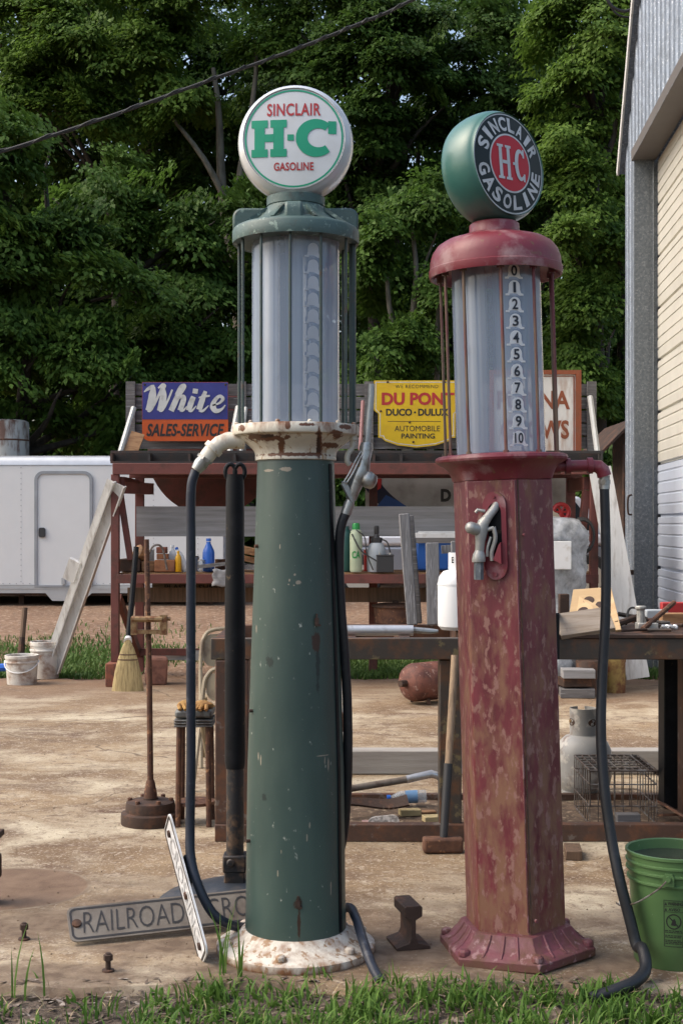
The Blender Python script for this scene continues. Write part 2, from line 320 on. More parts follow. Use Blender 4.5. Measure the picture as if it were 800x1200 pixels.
def glass_mat():
    m=bpy.data.materials.new('clouded_glass'); m.use_nodes=True; nt=m.node_tree; N=nt.nodes; L=nt.links
    b=N['Principled BSDF']; b.inputs['Roughness'].default_value=.13; b.inputs['Coat Weight'].default_value=.6; b.inputs['Coat Roughness'].default_value=.04
    tc=N.new('ShaderNodeTexCoord'); mp=N.new('ShaderNodeMapping'); mp.inputs['Scale'].default_value=(22,22,.35); L.new(tc.outputs['Object'],mp.inputs[0])
    n=N.new('ShaderNodeTexNoise'); n.inputs['Scale'].default_value=.7; n.inputs['Detail'].default_value=3; L.new(mp.outputs[0],n.inputs['Vector'])
    r=N.new('ShaderNodeValToRGB'); r.color_ramp.elements[0].position=.3; r.color_ramp.elements[0].color=(.27,.345,.475,1)
    r.color_ramp.elements[1].position=.7; r.color_ramp.elements[1].color=(.43,.515,.655,1)
    L.new(n.outputs['Fac'],r.inputs[0]); L.new(r.outputs[0],b.inputs['Base Color'])
    a=N.new('ShaderNodeMapRange'); a.inputs['From Min'].default_value=.3; a.inputs['From Max'].default_value=.7; a.inputs['To Min'].default_value=.42; a.inputs['To Max'].default_value=.62
    L.new(n.outputs['Fac'],a.inputs[0])
    lw=N.new('ShaderNodeLayerWeight'); lw.inputs['Blend'].default_value=.35; pw=N.new('ShaderNodeMath'); pw.operation='POWER'; pw.inputs[1].default_value=2.5; L.new(lw.outputs['Facing'],pw.inputs[0])
    ad=N.new('ShaderNodeMath'); ad.operation='MULTIPLY_ADD'; ad.inputs[1].default_value=.55; ad.use_clamp=True; L.new(pw.outputs[0],ad.inputs[0]); L.new(a.outputs[0],ad.inputs[2]); L.new(ad.outputs[0],b.inputs['Alpha'])
    return m
m_glass=glass_mat()
def clear_mat(name,col,alpha):
    m=bpy.data.materials.new(name); m.use_nodes=True; b=m.node_tree.nodes['Principled BSDF']
    b.inputs['Base Color'].default_value=(*col,1); b.inputs['Alpha'].default_value=alpha; b.inputs['Roughness'].default_value=.08; return m
m_clear=clear_mat('clear_plastic',(.6,.66,.7),.35)
def leaf_mat(name, dark, light, trans=.3):
    m=bpy.data.materials.new(name); m.use_nodes=True; nt=m.node_tree; N=nt.nodes; L=nt.links
    out=N['Material Output']; N.remove(N['Principled BSDF'])
    ge=N.new('ShaderNodeNewGeometry'); tc=N.new('ShaderNodeTexCoord')
    n=N.new('ShaderNodeTexNoise'); n.inputs['Scale'].default_value=.55; n.inputs['Detail'].default_value=2; L.new(tc.outputs['Object'],n.inputs['Vector'])
    ad=N.new('ShaderNodeMath'); ad.operation='MULTIPLY_ADD'; ad.inputs[1].default_value=.55; L.new(ge.outputs['Random Per Island'],ad.inputs[0])
    mr=N.new('ShaderNodeMapRange'); mr.inputs['From Min'].default_value=.3; mr.inputs['From Max'].default_value=.7; mr.inputs['To Max'].default_value=.5; L.new(n.outputs['Fac'],mr.inputs[0]); L.new(mr.outputs[0],ad.inputs[2])
    mx=N.new('ShaderNodeMix'); mx.data_type='RGBA'; mx.inputs[6].default_value=(*dark,1); mx.inputs[7].default_value=(*light,1); L.new(ad.outputs[0],mx.inputs['Factor'])
    p=N.new('ShaderNodeBsdfPrincipled'); p.inputs['Roughness'].default_value=.6; p.inputs['Specular IOR Level'].default_value=.22; L.new(mx.outputs[2],p.inputs['Base Color'])
    t=N.new('ShaderNodeBsdfTranslucent'); L.new(mx.outputs[2],t.inputs['Color'])
    ms=N.new('ShaderNodeMixShader'); ms.inputs[0].default_value=trans; L.new(p.outputs[0],ms.inputs[1]); L.new(t.outputs[0],ms.inputs[2]); L.new(ms.outputs[0],out.inputs['Surface'])
    return m
m_leaf=leaf_mat('broad_leaf',(.034,.076,.013),(.118,.215,.037),.42)
m_leaf_y=leaf_mat('yellow_green_leaf',(.050,.105,.016),(.155,.255,.042),.44)
m_leaf_d=leaf_mat('deep_green_leaf',(.026,.060,.012),(.092,.172,.032),.4)
m_grass=leaf_mat('fresh_grass',(.045,.115,.018),(.15,.25,.048),.3)
m_grass_far=leaf_mat('short_grass',(.045,.10,.020),(.12,.20,.05),.2)
# ------------------------------------------------------------------ ground
def ground_material():
    m=bpy.data.materials.new('orange_gravel'); m.use_nodes=True; nt=m.node_tree; N=nt.nodes; L=nt.links; b=N['Principled BSDF']; b.inputs['Roughness'].default_value=.95
    tc=N.new('ShaderNodeTexCoord')
    def nz(sc,det=6,ro=.6):
        n=N.new('ShaderNodeTexNoise'); n.inputs['Scale'].default_value=sc; n.inputs['Detail'].default_value=det; n.inputs['Roughness'].default_value=ro; L.new(tc.outputs['Object'],n.inputs['Vector']); return n.outputs['Fac']
    def mx(f,lo,hi,a,c):
        r=N.new('ShaderNodeMapRange'); r.inputs['From Min'].default_value=lo; r.inputs['From Max'].default_value=hi; L.new(f,r.inputs['Value'])
        x=N.new('ShaderNodeMix'); x.data_type='RGBA'; L.new(r.outputs[0],x.inputs['Factor'])
        for s,v in ((x.inputs[6],a),(x.inputs[7],c)):
            if isinstance(v,tuple): s.default_value=(*v,1)
            else: L.new(v,s)
        return x.outputs[2]
    c=mx(nz(.8),.35,.65,(.17,.095,.055),(.26,.16,.095))
    c=mx(nz(14,4),.52,.66,c,(.36,.27,.19)); c=mx(nz(22,4),.55,.68,c,(.07,.042,.028))
    sp=N.new('ShaderNodeSeparateXYZ'); L.new(tc.outputs['Object'],sp.inputs[0])
    c=mx(sp.outputs['Y'],5.5,5.0,c,mx(nz(30,6),.4,.62,(.045,.032,.022),(.13,.10,.075)))
    L.new(c,b.inputs['Base Color'])
    bp=N.new('ShaderNodeBump'); bp.inputs['Strength'].default_value=.8; bp.inputs['Distance'].default_value=.03; L.new(nz(25,6),bp.inputs['Height']); L.new(bp.outputs[0],b.inputs['Normal'])
    return m
def zg(x,y):
    if y<4.6: return -.03+.012*math.sin(x*7)*math.sin(y*9)
    if y<13.3: return -.06
    if y<21: return .27*((y-13.3)/7.7)-.02
    if y<60: return .25+.02*(y-21)
    return 1.03
mb=MB(); xs=[-140,-60,-30,-18,-12,-9]+[-8+.5*i for i in range(33)]+[9,12,18,30,60,140]
ys=[-30,-8,0,2.5]+[3.2+.1*i for i in range(15)]+[6,9,12,13.3,14,15,16,17,18,19,20,21,23,26,30,40,60,120,300]
mb.add([(x,y,zg(x,y)) for y in ys for x in xs],[(j*len(xs)+i,j*len(xs)+i+1,(j+1)*len(xs)+i+1,(j+1)*len(xs)+i) for j in range(len(ys)-1) for i in range(len(xs)-1)])
tag(mb.build('ground',ground_material(),origin=(0,0,0),smooth=60),'orange gravel yard with bare earth along the concrete edge','ground',kind='structure')

def slab_material():
    m=bpy.data.materials.new('stained_concrete'); m.use_nodes=True; nt=m.node_tree; N=nt.nodes; L=nt.links; b=N['Principled BSDF']; b.inputs['Roughness'].default_value=.85
    tc=N.new('ShaderNodeTexCoord')
    def nz(sc,st=(1,1,1),det=8,ro=.62,off=(0,0,0)):
        mp=N.new('ShaderNodeMapping'); mp.inputs['Scale'].default_value=st; mp.inputs['Location'].default_value=off; L.new(tc.outputs['Object'],mp.inputs[0])
        n=N.new('ShaderNodeTexNoise'); n.inputs['Scale'].default_value=sc; n.inputs['Detail'].default_value=det; n.inputs['Roughness'].default_value=ro; n.inputs['Distortion'].default_value=.4; L.new(mp.outputs[0],n.inputs['Vector']); return n.outputs['Fac']
    def rg(f,lo,hi):
        r=N.new('ShaderNodeMapRange'); r.inputs['From Min'].default_value=lo; r.inputs['From Max'].default_value=hi; L.new(f,r.inputs['Value']); return r.outputs[0]
    def mx(f,a,c):
        x=N.new('ShaderNodeMix'); x.data_type='RGBA'; L.new(f,x.inputs['Factor'])
        for s,v in ((x.inputs[6],a),(x.inputs[7],c)):
            if isinstance(v,tuple): s.default_value=(*v,1)
            else: L.new(v,s)
        return x.outputs[2]
    sp=N.new('ShaderNodeSeparateXYZ'); L.new(tc.outputs['Object'],sp.inputs[0])
    c=mx(rg(nz(1.1,(.8,1,1)),.40,.62),(.155,.096,.050),(.30,.215,.125))       # bare and dusty
    c=mx(rg(nz(1.5,(.75,1,1),off=(3,7,0)),.46,.64),c,(.52,.45,.325))          # pale worn patches
    c=mx(rg(nz(2.6,(.7,1,1),off=(9,2,0)),.53,.66),c,(.115,.064,.036))           # oily brown
    c=mx(rg(nz(9,(1,1,1),6),.54,.70),c,(.14,.085,.05))
    c=mx(rg(nz(16,(1,1,1),8,.7),.54,.66),c,(.43,.36,.27))
    c=mx(rg(nz(45,(1,1,1),4),.57,.68),c,(.12,.078,.048)); c=mx(rg(nz(70,(1,1,1),5,off=(5,5,5)),.56,.66),c,(.46,.39,.30)); c=mx(rg(nz(130,(1,1,1),3,off=(8,5,5)),.60,.70),c,(.07,.048,.032))
    # red dirt washed over the far side; darker brown patches towards the near edge
    ad=N.new('ShaderNodeMath'); ad.operation='MULTIPLY_ADD'; ad.inputs[1].default_value=2.6; L.new(nz(1.3,off=(1,1,4)),ad.inputs[0]); L.new(sp.outputs['Y'],ad.inputs[2])
    c=mx(rg(ad.outputs[0],11.8,14.8),c,(.19,.115,.068))
    f5=N.new('ShaderNodeMath'); f5.operation='MULTIPLY'; L.new(rg(ad.outputs[0],7.5,6.3),f5.inputs[0]); L.new(rg(nz(1.9,(.7,1.2,1),off=(4,4,0)),.60,.46),f5.inputs[1]); c=mx(f5.outputs[0],c,mx(rg(nz(12,det=8),.4,.62),(.115,.076,.048),(.20,.145,.098)))
    # the round rust ring left by a drum
    vm=N.new('ShaderNodeVectorMath'); vm.operation='DISTANCE'; vm.inputs[1].default_value=(-1.38,5.62,0); L.new(tc.outputs['Object'],vm.inputs[0])
    c=mx(rg(vm.outputs['Value'],.335,.315),c,mx(rg(nz(7),.35,.65),(.13,.08,.05),(.205,.135,.088)))
    rr=N.new('ShaderNodeMath'); rr.operation='ABSOLUTE'; sb=N.new('ShaderNodeMath'); sb.operation='SUBTRACT'; sb.inputs[1].default_value=.325; L.new(vm.outputs['Value'],sb.inputs[0]); L.new(sb.outputs[0],rr.inputs[0])
    c=mx(rg(rr.outputs[0],.013,.003),c,mx(rg(nz(8,off=(2,2,2)),.4,.6),(.27,.215,.15),(.17,.12,.08)))
    L.new(c,b.inputs['Base Color'])
    # cracks
    vo=N.new('ShaderNodeTexVoronoi'); vo.feature='DISTANCE_TO_EDGE'; vo.inputs['Scale'].default_value=.36
    mpv=N.new('ShaderNodeVectorMath'); mpv.operation='MULTIPLY_ADD'; nv=N.new('ShaderNodeTexNoise'); nv.inputs['Scale'].default_value=2.5; L.new(tc.outputs['Object'],nv.inputs['Vector'])
    L.new(nv.outputs['Color'],mpv.inputs[0]); mpv.inputs[1].default_value=(.5,.5,0); L.new(tc.outputs['Object'],mpv.inputs[2]); L.new(mpv.outputs[0],vo.inputs['Vector'])
    c2=mx(rg(vo.outputs['Distance'],.0030,.0008),c,(.14,.10,.065)); L.new(c2,b.inputs['Base Color'])
    bp=N.new('ShaderNodeBump'); bp.inputs['Strength'].default_value=.5; bp.inputs['Distance'].default_value=.012; L.new(nz(38,det=10,ro=.75),bp.inputs['Height']); L.new(bp.outputs[0],b.inputs['Normal'])
    return m
mb=MB(); nx=120; X0,X1=-9,9
front=[4.42+.035*math.sin(i*.9)+.03*random.random()-(.04 if i%13==0 else 0) for i in range(nx+1)]
rows=[(None,-.1),(None,-.025),(None,0),(5.0,0),(7,0),(9,0),(11,0),(13.2,0),(13.3,-.1)]
vs=[]
for k,(y,z) in enumerate(rows):
    for i in range(nx+1):
        yy=(front[i]+(-.012,-.012,.012)[k]) if y is None else y+(.12*math.sin(i*1.7) if y>13 else 0)
        vs.append((X0+(X1-X0)*i/nx,yy,z))
mb.add(vs,[(k*(nx+1)+i,k*(nx+1)+i+1,(k+1)*(nx+1)+i+1,(k+1)*(nx+1)+i) for k in range(len(rows)-1) for i in range(nx)])
tag(mb.build('concrete_slab',slab_material(),origin=(0,0,0)),'stained tan concrete slab under the pumps and the benches','slab',kind='structure')

# ------------------------------------------------------------------ pumps
K=1/328.5
def gz(y): return (1113-y)*K
def disc(mb, M, dome, r0, r1, w, n=64):
    prof=[(max(r0,1e-6)+(r1-r0)*t/6, dome(r0+(r1-r0)*t/6)+w) for t in range(7)]
    return mb.lathe(prof,n,M=M,cap=False)
# fn maps local coordinates of a pump to build(): build() subtracts the root's _o, so local meshes are given with root offset added
class LMB(MB):
    """mesh given in the pump's own coordinates"""
    def build(s,name,mat,parent,**k):
        r=parent
        while r.parent is not None: r=r.parent
        o=Vector(r.get('_o',(0,0,0))); s.v=[v+o for v in s.v]
        return MB.build(s,name,mat,parent,**k)
def globe_w(root,cz,yaw,tilt,rad,half,faceR,m_body):
    M=Matrix.Translation((0,0,cz))@Matrix.Rotation(yaw,4,'Z')@Matrix.Rotation(tilt,4,'X')@Matrix.Rotation(PI/2,4,'X')
    prof=[(1e-5,-half*1.02),(faceR*.6,-half),(faceR*.93,-half*.93)]
    for k in range(1,12):
        a=-PI/2+PI*k/12; prof.append((faceR*.95+(rad-faceR*.95)*math.cos(a)**.8, half*.93*math.sin(a)))
    prof+=[(faceR*1.01,half*.95),(faceR*.99,half*.86)]
    b=LMB().lathe(prof,64,M=M,cap=False); gb=b.build('globe',m_body,root,smooth=50)
    dome=lambda r: half*.88+.012*(1-(r/faceR)**2)
    def fn(u,v,w=0): return M@Vector((u,v,dome(math.hypot(u,v))+w))
    return gb,M,dome,fn

# ---- green pump
GP=P(346.5,1113,4.81); GP.z=0
gp=thing('gas_pump','tall dark green vintage gas pump with white globe and rusty white collar','gas pump',tuple(GP))
def L2(x,y,dy=0): return Vector(((x-346.5)*K,dy,gz(y)))
b=LMB(); b.lathe([(92*K,0),(93*K,.008),(92.5*K,.026),(88*K,.034),(78*K,.045),(69*K,.06),(63*K,.078),(60*K,.083),(56*K,.083)],64)
for k in range(6):
    a=R(20+60*k); q=Vector((82*K*math.cos(a),82*K*math.sin(a),.043)); b.lathe([(.018,-.004),(.018,.010),(.010,.016),(1e-4,.016)],10,M=q)
b.build('plinth',m_whiteplinth,gp)
b=LMB(); b.lathe([(58.5*K,gz(1091)),(59*K,gz(1084)),(58.3*K,gz(1060)),(56.5*K,gz(900)),(52*K,gz(760)),(48*K,gz(650)),(45*K,gz(545)),(44*K,gz(536))],64)
gc=b.build('column',m_green,gp)
b=LMB()          # access door edge on the right side and a few small fixings
for y0,y1,r0,r1 in ((1084,900,59,57),(900,545,57,45.3)):
    for a in (R(-28),):
        b.beam(Vector((r0*K*math.cos(a),r0*K*math.sin(a),gz(y0))),Vector((r1*K*math.cos(a),r1*K*math.sin(a),gz(y1))),.016,.007,up=(math.cos(a),math.sin(a),0))
b.build('door_strip',m_black,gp)
b=LMB()
for x,y,r in ((372,725,53),(351,1043,58.5)):
    u=(x-346.5)/r; q=Vector((u*r*K,-math.sqrt(1-u*u)*r*K,gz(y)+.0))
    b.box(q,(.014,.010,.022)); b.box(q+Vector((0,0,.018)),(.006,.008,.016)); b.box(q+Vector((.004,0,-.014)),(.02,.007,.006))
b.build('lock_hasp',m_drust,gp)
for y in (640,830,980):
    b=LMB(); a=R(-155); rr={640:48,830:54.5,980:58}[y]*K; b.tube([(rr*.98*math.cos(a),rr*.98*math.sin(a),gz(y)),(rr*1.07*math.cos(a),rr*1.07*math.sin(a),gz(y))],.006,8); b.build('bolt',m_drust,gp)
# collar: round neck, fluted flare, round table
fl=lambda a,i: 1+(.030*abs(math.cos(2*(a)))**.6 if 3<=i<=7 else 0)
b=LMB(); b.lathe([(44*K,gz(541)),(47.5*K,gz(540)),(47.5*K,gz(535)),(46*K,gz(534)),(47*K,gz(530)),(50*K,gz(526)),(56*K,gz(520.5)),(62*K,gz(516)),(66*K,gz(513)),(70*K,gz(512)),(73*K,gz(511)),(74*K,gz(509.5)),(74*K,gz(501)),(73*K,gz(499.5)),(40*K,gz(499))],72,mod=fl)
for k in range(12):
    a=R(15+30*k); b.lathe([(.006,-.006),(.008,0),(.008,.004),(.004,.008)],8,M=Vector((70*K*math.cos(a),70*K*math.sin(a),gz(499))))
co=b.build('collar',m_whiter,gp)
b=LMB(); b.tube([(-60*K,-.02,gz(517)),(-78*K,-.03,gz(517)),(-88*K,-.035,gz(521)),(-98*K,-.04,gz(530)),(-104*K,-.04,gz(538))],[10*K,10*K,9.5*K,9*K,9*K],14)
b.tube([(-93*K,-.038,gz(524.5)),(-97*K,-.04,gz(529))],[11.5*K]*2,14); b.build('outlet_elbow',m_whiter,gp)
b=LMB(); b.tube([(-102*K,-.04,gz(535)),(-110*K,-.04,gz(545)),(-115*K,-.04,gz(552))],[7.5*K,8.5*K,6.5*K],12); b.tube([(-104*K,-.04,gz(537)),(-106*K,-.04,gz(540))],10*K,8); b.build('hose_coupling',m_alu,gp)
b=LMB(); b.tube(spline([(66*K,-.03,gz(509)),(66.5*K,-.03,gz(520)),(66*K,-.03,gz(526)),(61*K,-.035,gz(533)),(60*K,-.035,gz(541)),(63*K,-.03,gz(545))],5),3.2*K,10); b.tube([(66*K,-.03,gz(509)),(66*K,-.03,gz(517))],6*K,8); b.build('drain_pipe',m_whiter,gp)
# glass and standpipes
b=LMB(); b.lathe([(51.3*K,gz(499)),(51.3*K,gz(276))],72,cap=False); gl=b.build('glass_cylinder',m_glass,gp)
b=LMB(); b.lathe([(50*K,gz(503)),(50*K,gz(499.0))],40); b.build('sump_plate',m_alugrey,gp)
b=LMB(); b.tube([(-28*K,.02,gz(500)),(-28*K,.02,gz(282))],9*K,16); b.tube([(14*K,.04,gz(500)),(14*K,.04,gz(278))],6*K,16); b.build('standpipe',m_silver,gp)
def bell(mb,ang,rad,z,sc=1.0):
    prof=[(-11,-8.5),(11,-8.5),(11,-6.5),(8,-6),(6.8,-2)]+[(6.8*math.cos(R(t)),2+6.8*math.sin(R(t))) for t in range(0,181,20)]+[(-6.8,-2),(-8,-6),(-11,-6.5)]
    def fn(u,v,w):
        a=-PI/2+ang+u*sc*K/rad; r=rad+.0012*1+w
        return Vector((r*math.cos(a),r*math.sin(a),z+v*sc*K))
    mb.prism(prof,fn,.0012)
    return fn
m_gauge=mat('gauge_white',(.84,.85,.85),.4,bump=0,var=.03); m_gaugedull=mat('gauge_dull',(.37,.40,.44),.5,bump=0); m_gaugenum=mat('gauge_numeral',(.02,.025,.04),.5,bump=0)
for k in range(11):
    b=LMB(); bell(b,R(24.5),51.3*K,gz(303+18.9*k),.95); b.build('gauge_plate',mat('gauge_back',(.55,.59,.64),.5,bump=0),gp)
b=LMB()
for k in range(11):
    a=-PI/2+R(20); z=gz(305+19.2*k); b.box((44*K*math.cos(a),44*K*math.sin(a),z),(.016+.006*math.sin(k*2.3),.004,.020+.008*math.sin(k*1.7)))
b.tube([(44*K*math.cos(-PI/2+R(20)),44*K*math.sin(-PI/2+R(20))+.004,gz(499)),(44*K*math.cos(-PI/2+R(20)),44*K*math.sin(-PI/2+R(20))+.004,gz(285))],.005,6)
b.build('gauge_strip',m_gaugenum,gp)  # dark second row of bars, drawn as the shadow of the gauge plates
for a,r in ((-34,1.7),(-3.5,1.7),(27,1.7),(62,1.7),(-64,1.7),(-92,1.7),(-128,1.7),(155,1.7),(124,1.7),(-160,1.7),(93,4.2)):
    q=-PI/2+R(a); x,y=66.5*K*math.cos(q),66.5*K*math.sin(q)
    b=LMB(); b.tube([(x,y,gz(500)),(x,y,gz(277))],r*K,8); b.tube([(x,y,gz(281)),(x,y,gz(277))],(r+2.2)*K,6); b.build('cage_rod',m_greenrod,gp)
# cap
b=LMB(); b.lathe([(40*K,gz(287)),(71*K,gz(286)),(73.5*K,gz(287)),(74*K,gz(284)),(74*K,gz(273)),(72*K,gz(270)),(69*K,gz(268.5)),(60*K,gz(266)),(48*K,gz(261)),(40*K,gz(254)),(35*K,gz(247)),(33*K,gz(243.5)),(34*K,gz(243)),(34*K,gz(233)),(31.5*K,gz(232)),(20*K,gz(232))],64)
for a in range(0,360,45):
    q=R(a+22.5-90); d=Vector((math.cos(q),math.sin(q),0)); b.beam(d*36*K+Vector((0,0,gz(248))),d*64*K+Vector((0,0,gz(267.5))),.012,.010)
cap=b.build('cap',m_greencap,gp)
for rotz in (0,PI/2):
    b=LMB(); po=rrect(-73.2*K,gz(272),73.2*K,gz(246),11*K,6,(0,0,1,1)); c,s_=math.cos(rotz),math.sin(rotz)
    if rotz==0: fn=lambda u,v,w:Vector((u,w-.03,v))
    else: fn=lambda u,v,w:Vector((w-.030,u*.94,v-.012))
    b.prism(po,fn,.06); b.build('cap_lobe',m_greencap,gp,bevel=.008)
# globe
gb,M,dome,fn=globe_w(gp,gz(170.5),R(-3),R(-2),67.5*K,27*K,58.5*K,m_globewhite)
b=LMB(); disc(b,M,dome,0,58*K,.001); fc=b.build('face',m_globewhite,gb,smooth=60)
b=LMB(); disc(b,M,dome,55*K,57*K,.0025); b.build('ring',m_let_green,gb,smooth=60)
S=K
def F1(u,v,w=0): return fn(u*S,v*S,.0028+w)
b=LMB(); put_text(b,'SINCLAIR',(-31,25.5,31,40.5),F1,offset=.02,space=1.06); b.build('lettering',m_let_red,gb,smooth=0)
b=LMB(); put_text(b,'GASOLINE',(-23,-38,23,-28.5),F1,offset=.025,space=1.06); b.build('lettering',m_let_red,gb,smooth=0)
b=LMB()
def rect(x0,y0,x1,y1): # split so that it follows the dome
    n=max(1,int((x1-x0)/6)); 
    for i in range(n):
        a=x0+(x1-x0)*i/n; c=x0+(x1-x0)*(i+1)/n; b.add([F1(a,y0),F1(c,y0),F1(c,y1),F1(a,y1)],[(0,1,2,3)])
hx0,hx1,hy0,hy1=-49,-8,-22,21; sh=9
for sx in (hx0+3.5,hx1-15.5): rect(sx,hy0+sh,sx+12,hy1-sh)
for y in (hy0,hy1-sh):
    rect(hx0,y,hx0+19,y+sh); rect(hx1-19,y,hx1,y+sh)
rect(hx0+15.5,-4.5,hx1-15.5,4.5); rect(-7.2,-3.6,.3,3.6)
pts=[]; n=26; cx=27; 
for i in range(n+1):
    a=R(48+(312-48)*i/n); pts.append((cx+16.5*math.cos(a)*1.08,-.5+16.5*math.sin(a)))
ws=[9+4.5*math.sin(PI*i/n) for i in range(n+1)]
b.ribbon(pts,ws,lambda u,v,w:F1(u,v,w+.0002)); 
rect(39.5,4,49,19)
b.build('lettering',m_let_green,gb,smooth=0)
# nozzle hanging at the right side
NZ=[(88.5,446),(86.5,470),(83.5,497),(80,518)]
nz_=LMB()
nz_.tube(spline([L2(88+346.5,452,-.05),L2(434,470,-.05),L2(432,492,-.05),L2(429,522,-.05)],5),[4.2*K]*16,12)
nz_.tube([L2(429,520,-.05),L2(428.5,526,-.05),L2(426,540,-.05),L2(424,550,-.05),L2(420,560,-.05),L2(414,575,-.05),L2(411,586,-.05)],[6.5*K,8*K,7.5*K,9*K,9.5*K,7.5*K,6*K],14)
nz_.lathe([(1e-4,-10*K),(7*K,-9*K),(10*K,-5*K),(10.5*K,2*K),(8*K,8*K),(1e-4,10*K)],16,M=Matrix.Translation(L2(431,563,-.05))@Matrix.Rotation(R(25),4,'Y'))
nz_.tube([L2(411,585,-.05),L2(408,594,-.05)],[5*K,6*K],12); nz_.tube([L2(409.5,590,-.05),L2(405,603,-.05)],[6.5*K,6.5*K],12)
noz=nz_.build('nozzle',m_alu,gp,smooth=50)
b=LMB()
for dx in (0,4.0): b.tube(spline([L2(425+dx-2,530,-.065),L2(417+dx,540,-.075),L2(409+dx,556,-.08),L2(402+dx,567,-.08)],5),1.1*K,6)
b.tube([L2(400,567,-.08),L2(407,567,-.08)],1.8*K,6)
b.beam(L2(402,567,-.08),L2(413,588,-.06),.012,.02); b.build('guard',m_alu,noz)
b=LMB(); b.tube(spline([L2(424,536,-.05),L2(419,545,-.06),L2(418,556,-.065),L2(414,570,-.06)],5),1.5*K,6); b.beam(L2(426,540,-.06),L2(420,549,-.065),.02,.012); b.build('lever',m_brass,noz)
# the hoses
hp=spline([L2(231,552,-.04),L2(225.5,575,-.04),L2(225,640,-.03),L2(224.5,760,-.02),L2(224,880,0),L2(223,960,.0),Vector((-122*K,-.02,gz(1010)+.02)),Vector((-112*K,-.05,.24)),Vector((-96*K,-.06,.15)),Vector((-78*K,-.03,.10)),Vector((-60*K,.10,.05)),Vector((-20*K,.24,.025)),Vector((30*K,.24,.025)),Vector((60*K,.14,.11)),Vector((70*K,-.02,.12)),Vector((78*K,-.16,.08)),Vector((87*K,-.26,.03)),Vector((96*K,-.34,0.0))],8)
b=LMB(); b.tube(hp,5.6*K,12); b.build('hose',m_hoseblue,gp,smooth=60)
hp=spline([L2(406,600,-.05),L2(401,612,-.05),L2(398,630,-.045),L2(397.5,670,-.03),L2(400,720,-.02),L2(404,770,-.01),L2(407,830,.0),L2(407.5,890,.01),L2(406,940,.03),L2(402,985,.06),L2(392,1020,.10),L2(372,1050,.16),Vector((10*K,.26,.04))],8)
b=LMB(); b.tube(hp,5.6*K,12); b.build('hose',m_hose,gp,smooth=60)

# ---- red pump
RP=P(604.5,1113,4.81); RP.z=0
rp=thing('gas_pump','faded rusty red six-sided vintage gas pump with teal globe','gas pump',tuple(RP),rot=(0,R(-1.75),0))
H0=R(-90+9)
b=LMB(); b.lathe([(91*K,0),(93*K,.004),(93*K,.030),(90*K,.036),(80*K,.052),(71*K,.078),(66*K,.100),(60*K,.104)],6,a0=H0)
pl_=b
for k in range(6):
    a=H0+R(60*k); a2=H0+R(60*k+60)
    for t in (.28,.52,.74):
        d0=Vector((math.cos(a),math.sin(a),0)).lerp(Vector((math.cos(a2),math.sin(a2),0)),t)
        b.tube([d0*89*K+Vector((0,0,.037)),d0*80*K+Vector((0,0,.052)),d0*71*K+Vector((0,0,.078)),d0*66*K+Vector((0,0,.099))],[.004,.006,.006,.005],6)
    q=Vector((math.cos(a)*84*K,math.sin(a)*84*K,.042)); b.lathe([(.022,-.006),(.021,.010),(.013,.016),(1e-4,.017)],8,M=q)
b.build('plinth',m_redplinth,rp,bevel=.003,smooth=20)
b=LMB(); b.lathe([(59.5*K,.098),(59.5*K,gz(563))],6,a0=H0); b.build('column',m_red,rp,bevel=.006,smooth=20)
b=LMB()
d=Vector((math.cos(H0),math.sin(H0),0)); b.box(d*59.3*K+Vector((0.004,.0,(.11+gz(564))/2)),(.005,.005,gz(564)-.11))
b.build('seam',m_drust,rp)
b=LMB(); b.box(d*59.2*K+Vector((-.006,.0,(.11+gz(564))/2)),(.006,.006,gz(564)-.115)); b.build('edge_bead',m_redplinth,rp,bevel=.002)
for z in (gz(627),gz(1063)):
    b=LMB(); q=d*58.5*K+Vector((.020,.001,z)); b.tube([q,q+Vector((.004,-.012,0))],.006,8); b.build('screw',m_redplinth,rp)
def fl2(a,i):
    if i<1 or i>5: return 1
    x=((a-H0)%(PI/3))/(PI/3); h=math.cos(PI/6)/math.cos((x-.5)*PI/3)   # hexagon radius
    t=(i-1)/4; return 1*(1-t)*h+t
b=LMB(); b.lathe([(52*K,gz(564)),(60.5*K,gz(563)),(61.5*K,gz(558)),(64*K,gz(552)),(68.5*K,gz(546.5)),(74*K,gz(542.5)),(76.5*K,gz(541)),(77.5*K,gz(538.5)),(76.5*K,gz(535.5)),(73*K,gz(534)),(48*K,gz(532))],72,mod=fl2)
b.build('collar',m_redcap,rp,smooth=30)
b=LMB(); b.lathe([(51.8*K,gz(532)),(51.8*K,gz(310))],72,cap=False); b.build('glass_cylinder',m_glass,rp)
b=LMB(); b.tube([(-27*K,.03,gz(532)),(-27*K,.03,gz(318))],8.5*K,16); b.build('standpipe',m_silver,rp)
b=LMB(); b.tube([(41*K,.02,gz(532)),(41*K,.02,gz(316))],2.5*K,8); b.build('drain_pipe',m_redrod,rp)
for k in range(11):
    ang=R(16.5); b=LMB(); f=bell(b,ang,51.8*K,gz(327.5+19.0*k),1.0); pl=b.build('gauge_plate',m_gauge,rp)
    b=LMB(); s_=str(k); wd=3.6 if k<10 and k!=1 else (1.6 if k==1 else 5.2)
    put_text(b,s_,(-wd,-5.4,wd,6.6),lambda u,v,w:f(u,v,.0022),offset=.02); b.build('numeral',m_gaugenum,pl,smooth=0)
b=LMB()
for k in range(11): 
    a=-PI/2+R(35); z=gz(330+19*k); b.box((44*K*math.cos(a),44*K*math.sin(a),z),(.02,.004,.012))
b.tube([(44*K*math.cos(-PI/2+R(38)),44*K*math.sin(-PI/2+R(38)),gz(531)),(44*K*math.cos(-PI/2+R(38)),44*K*math.sin(-PI/2+R(38)),gz(318))],.004,6)
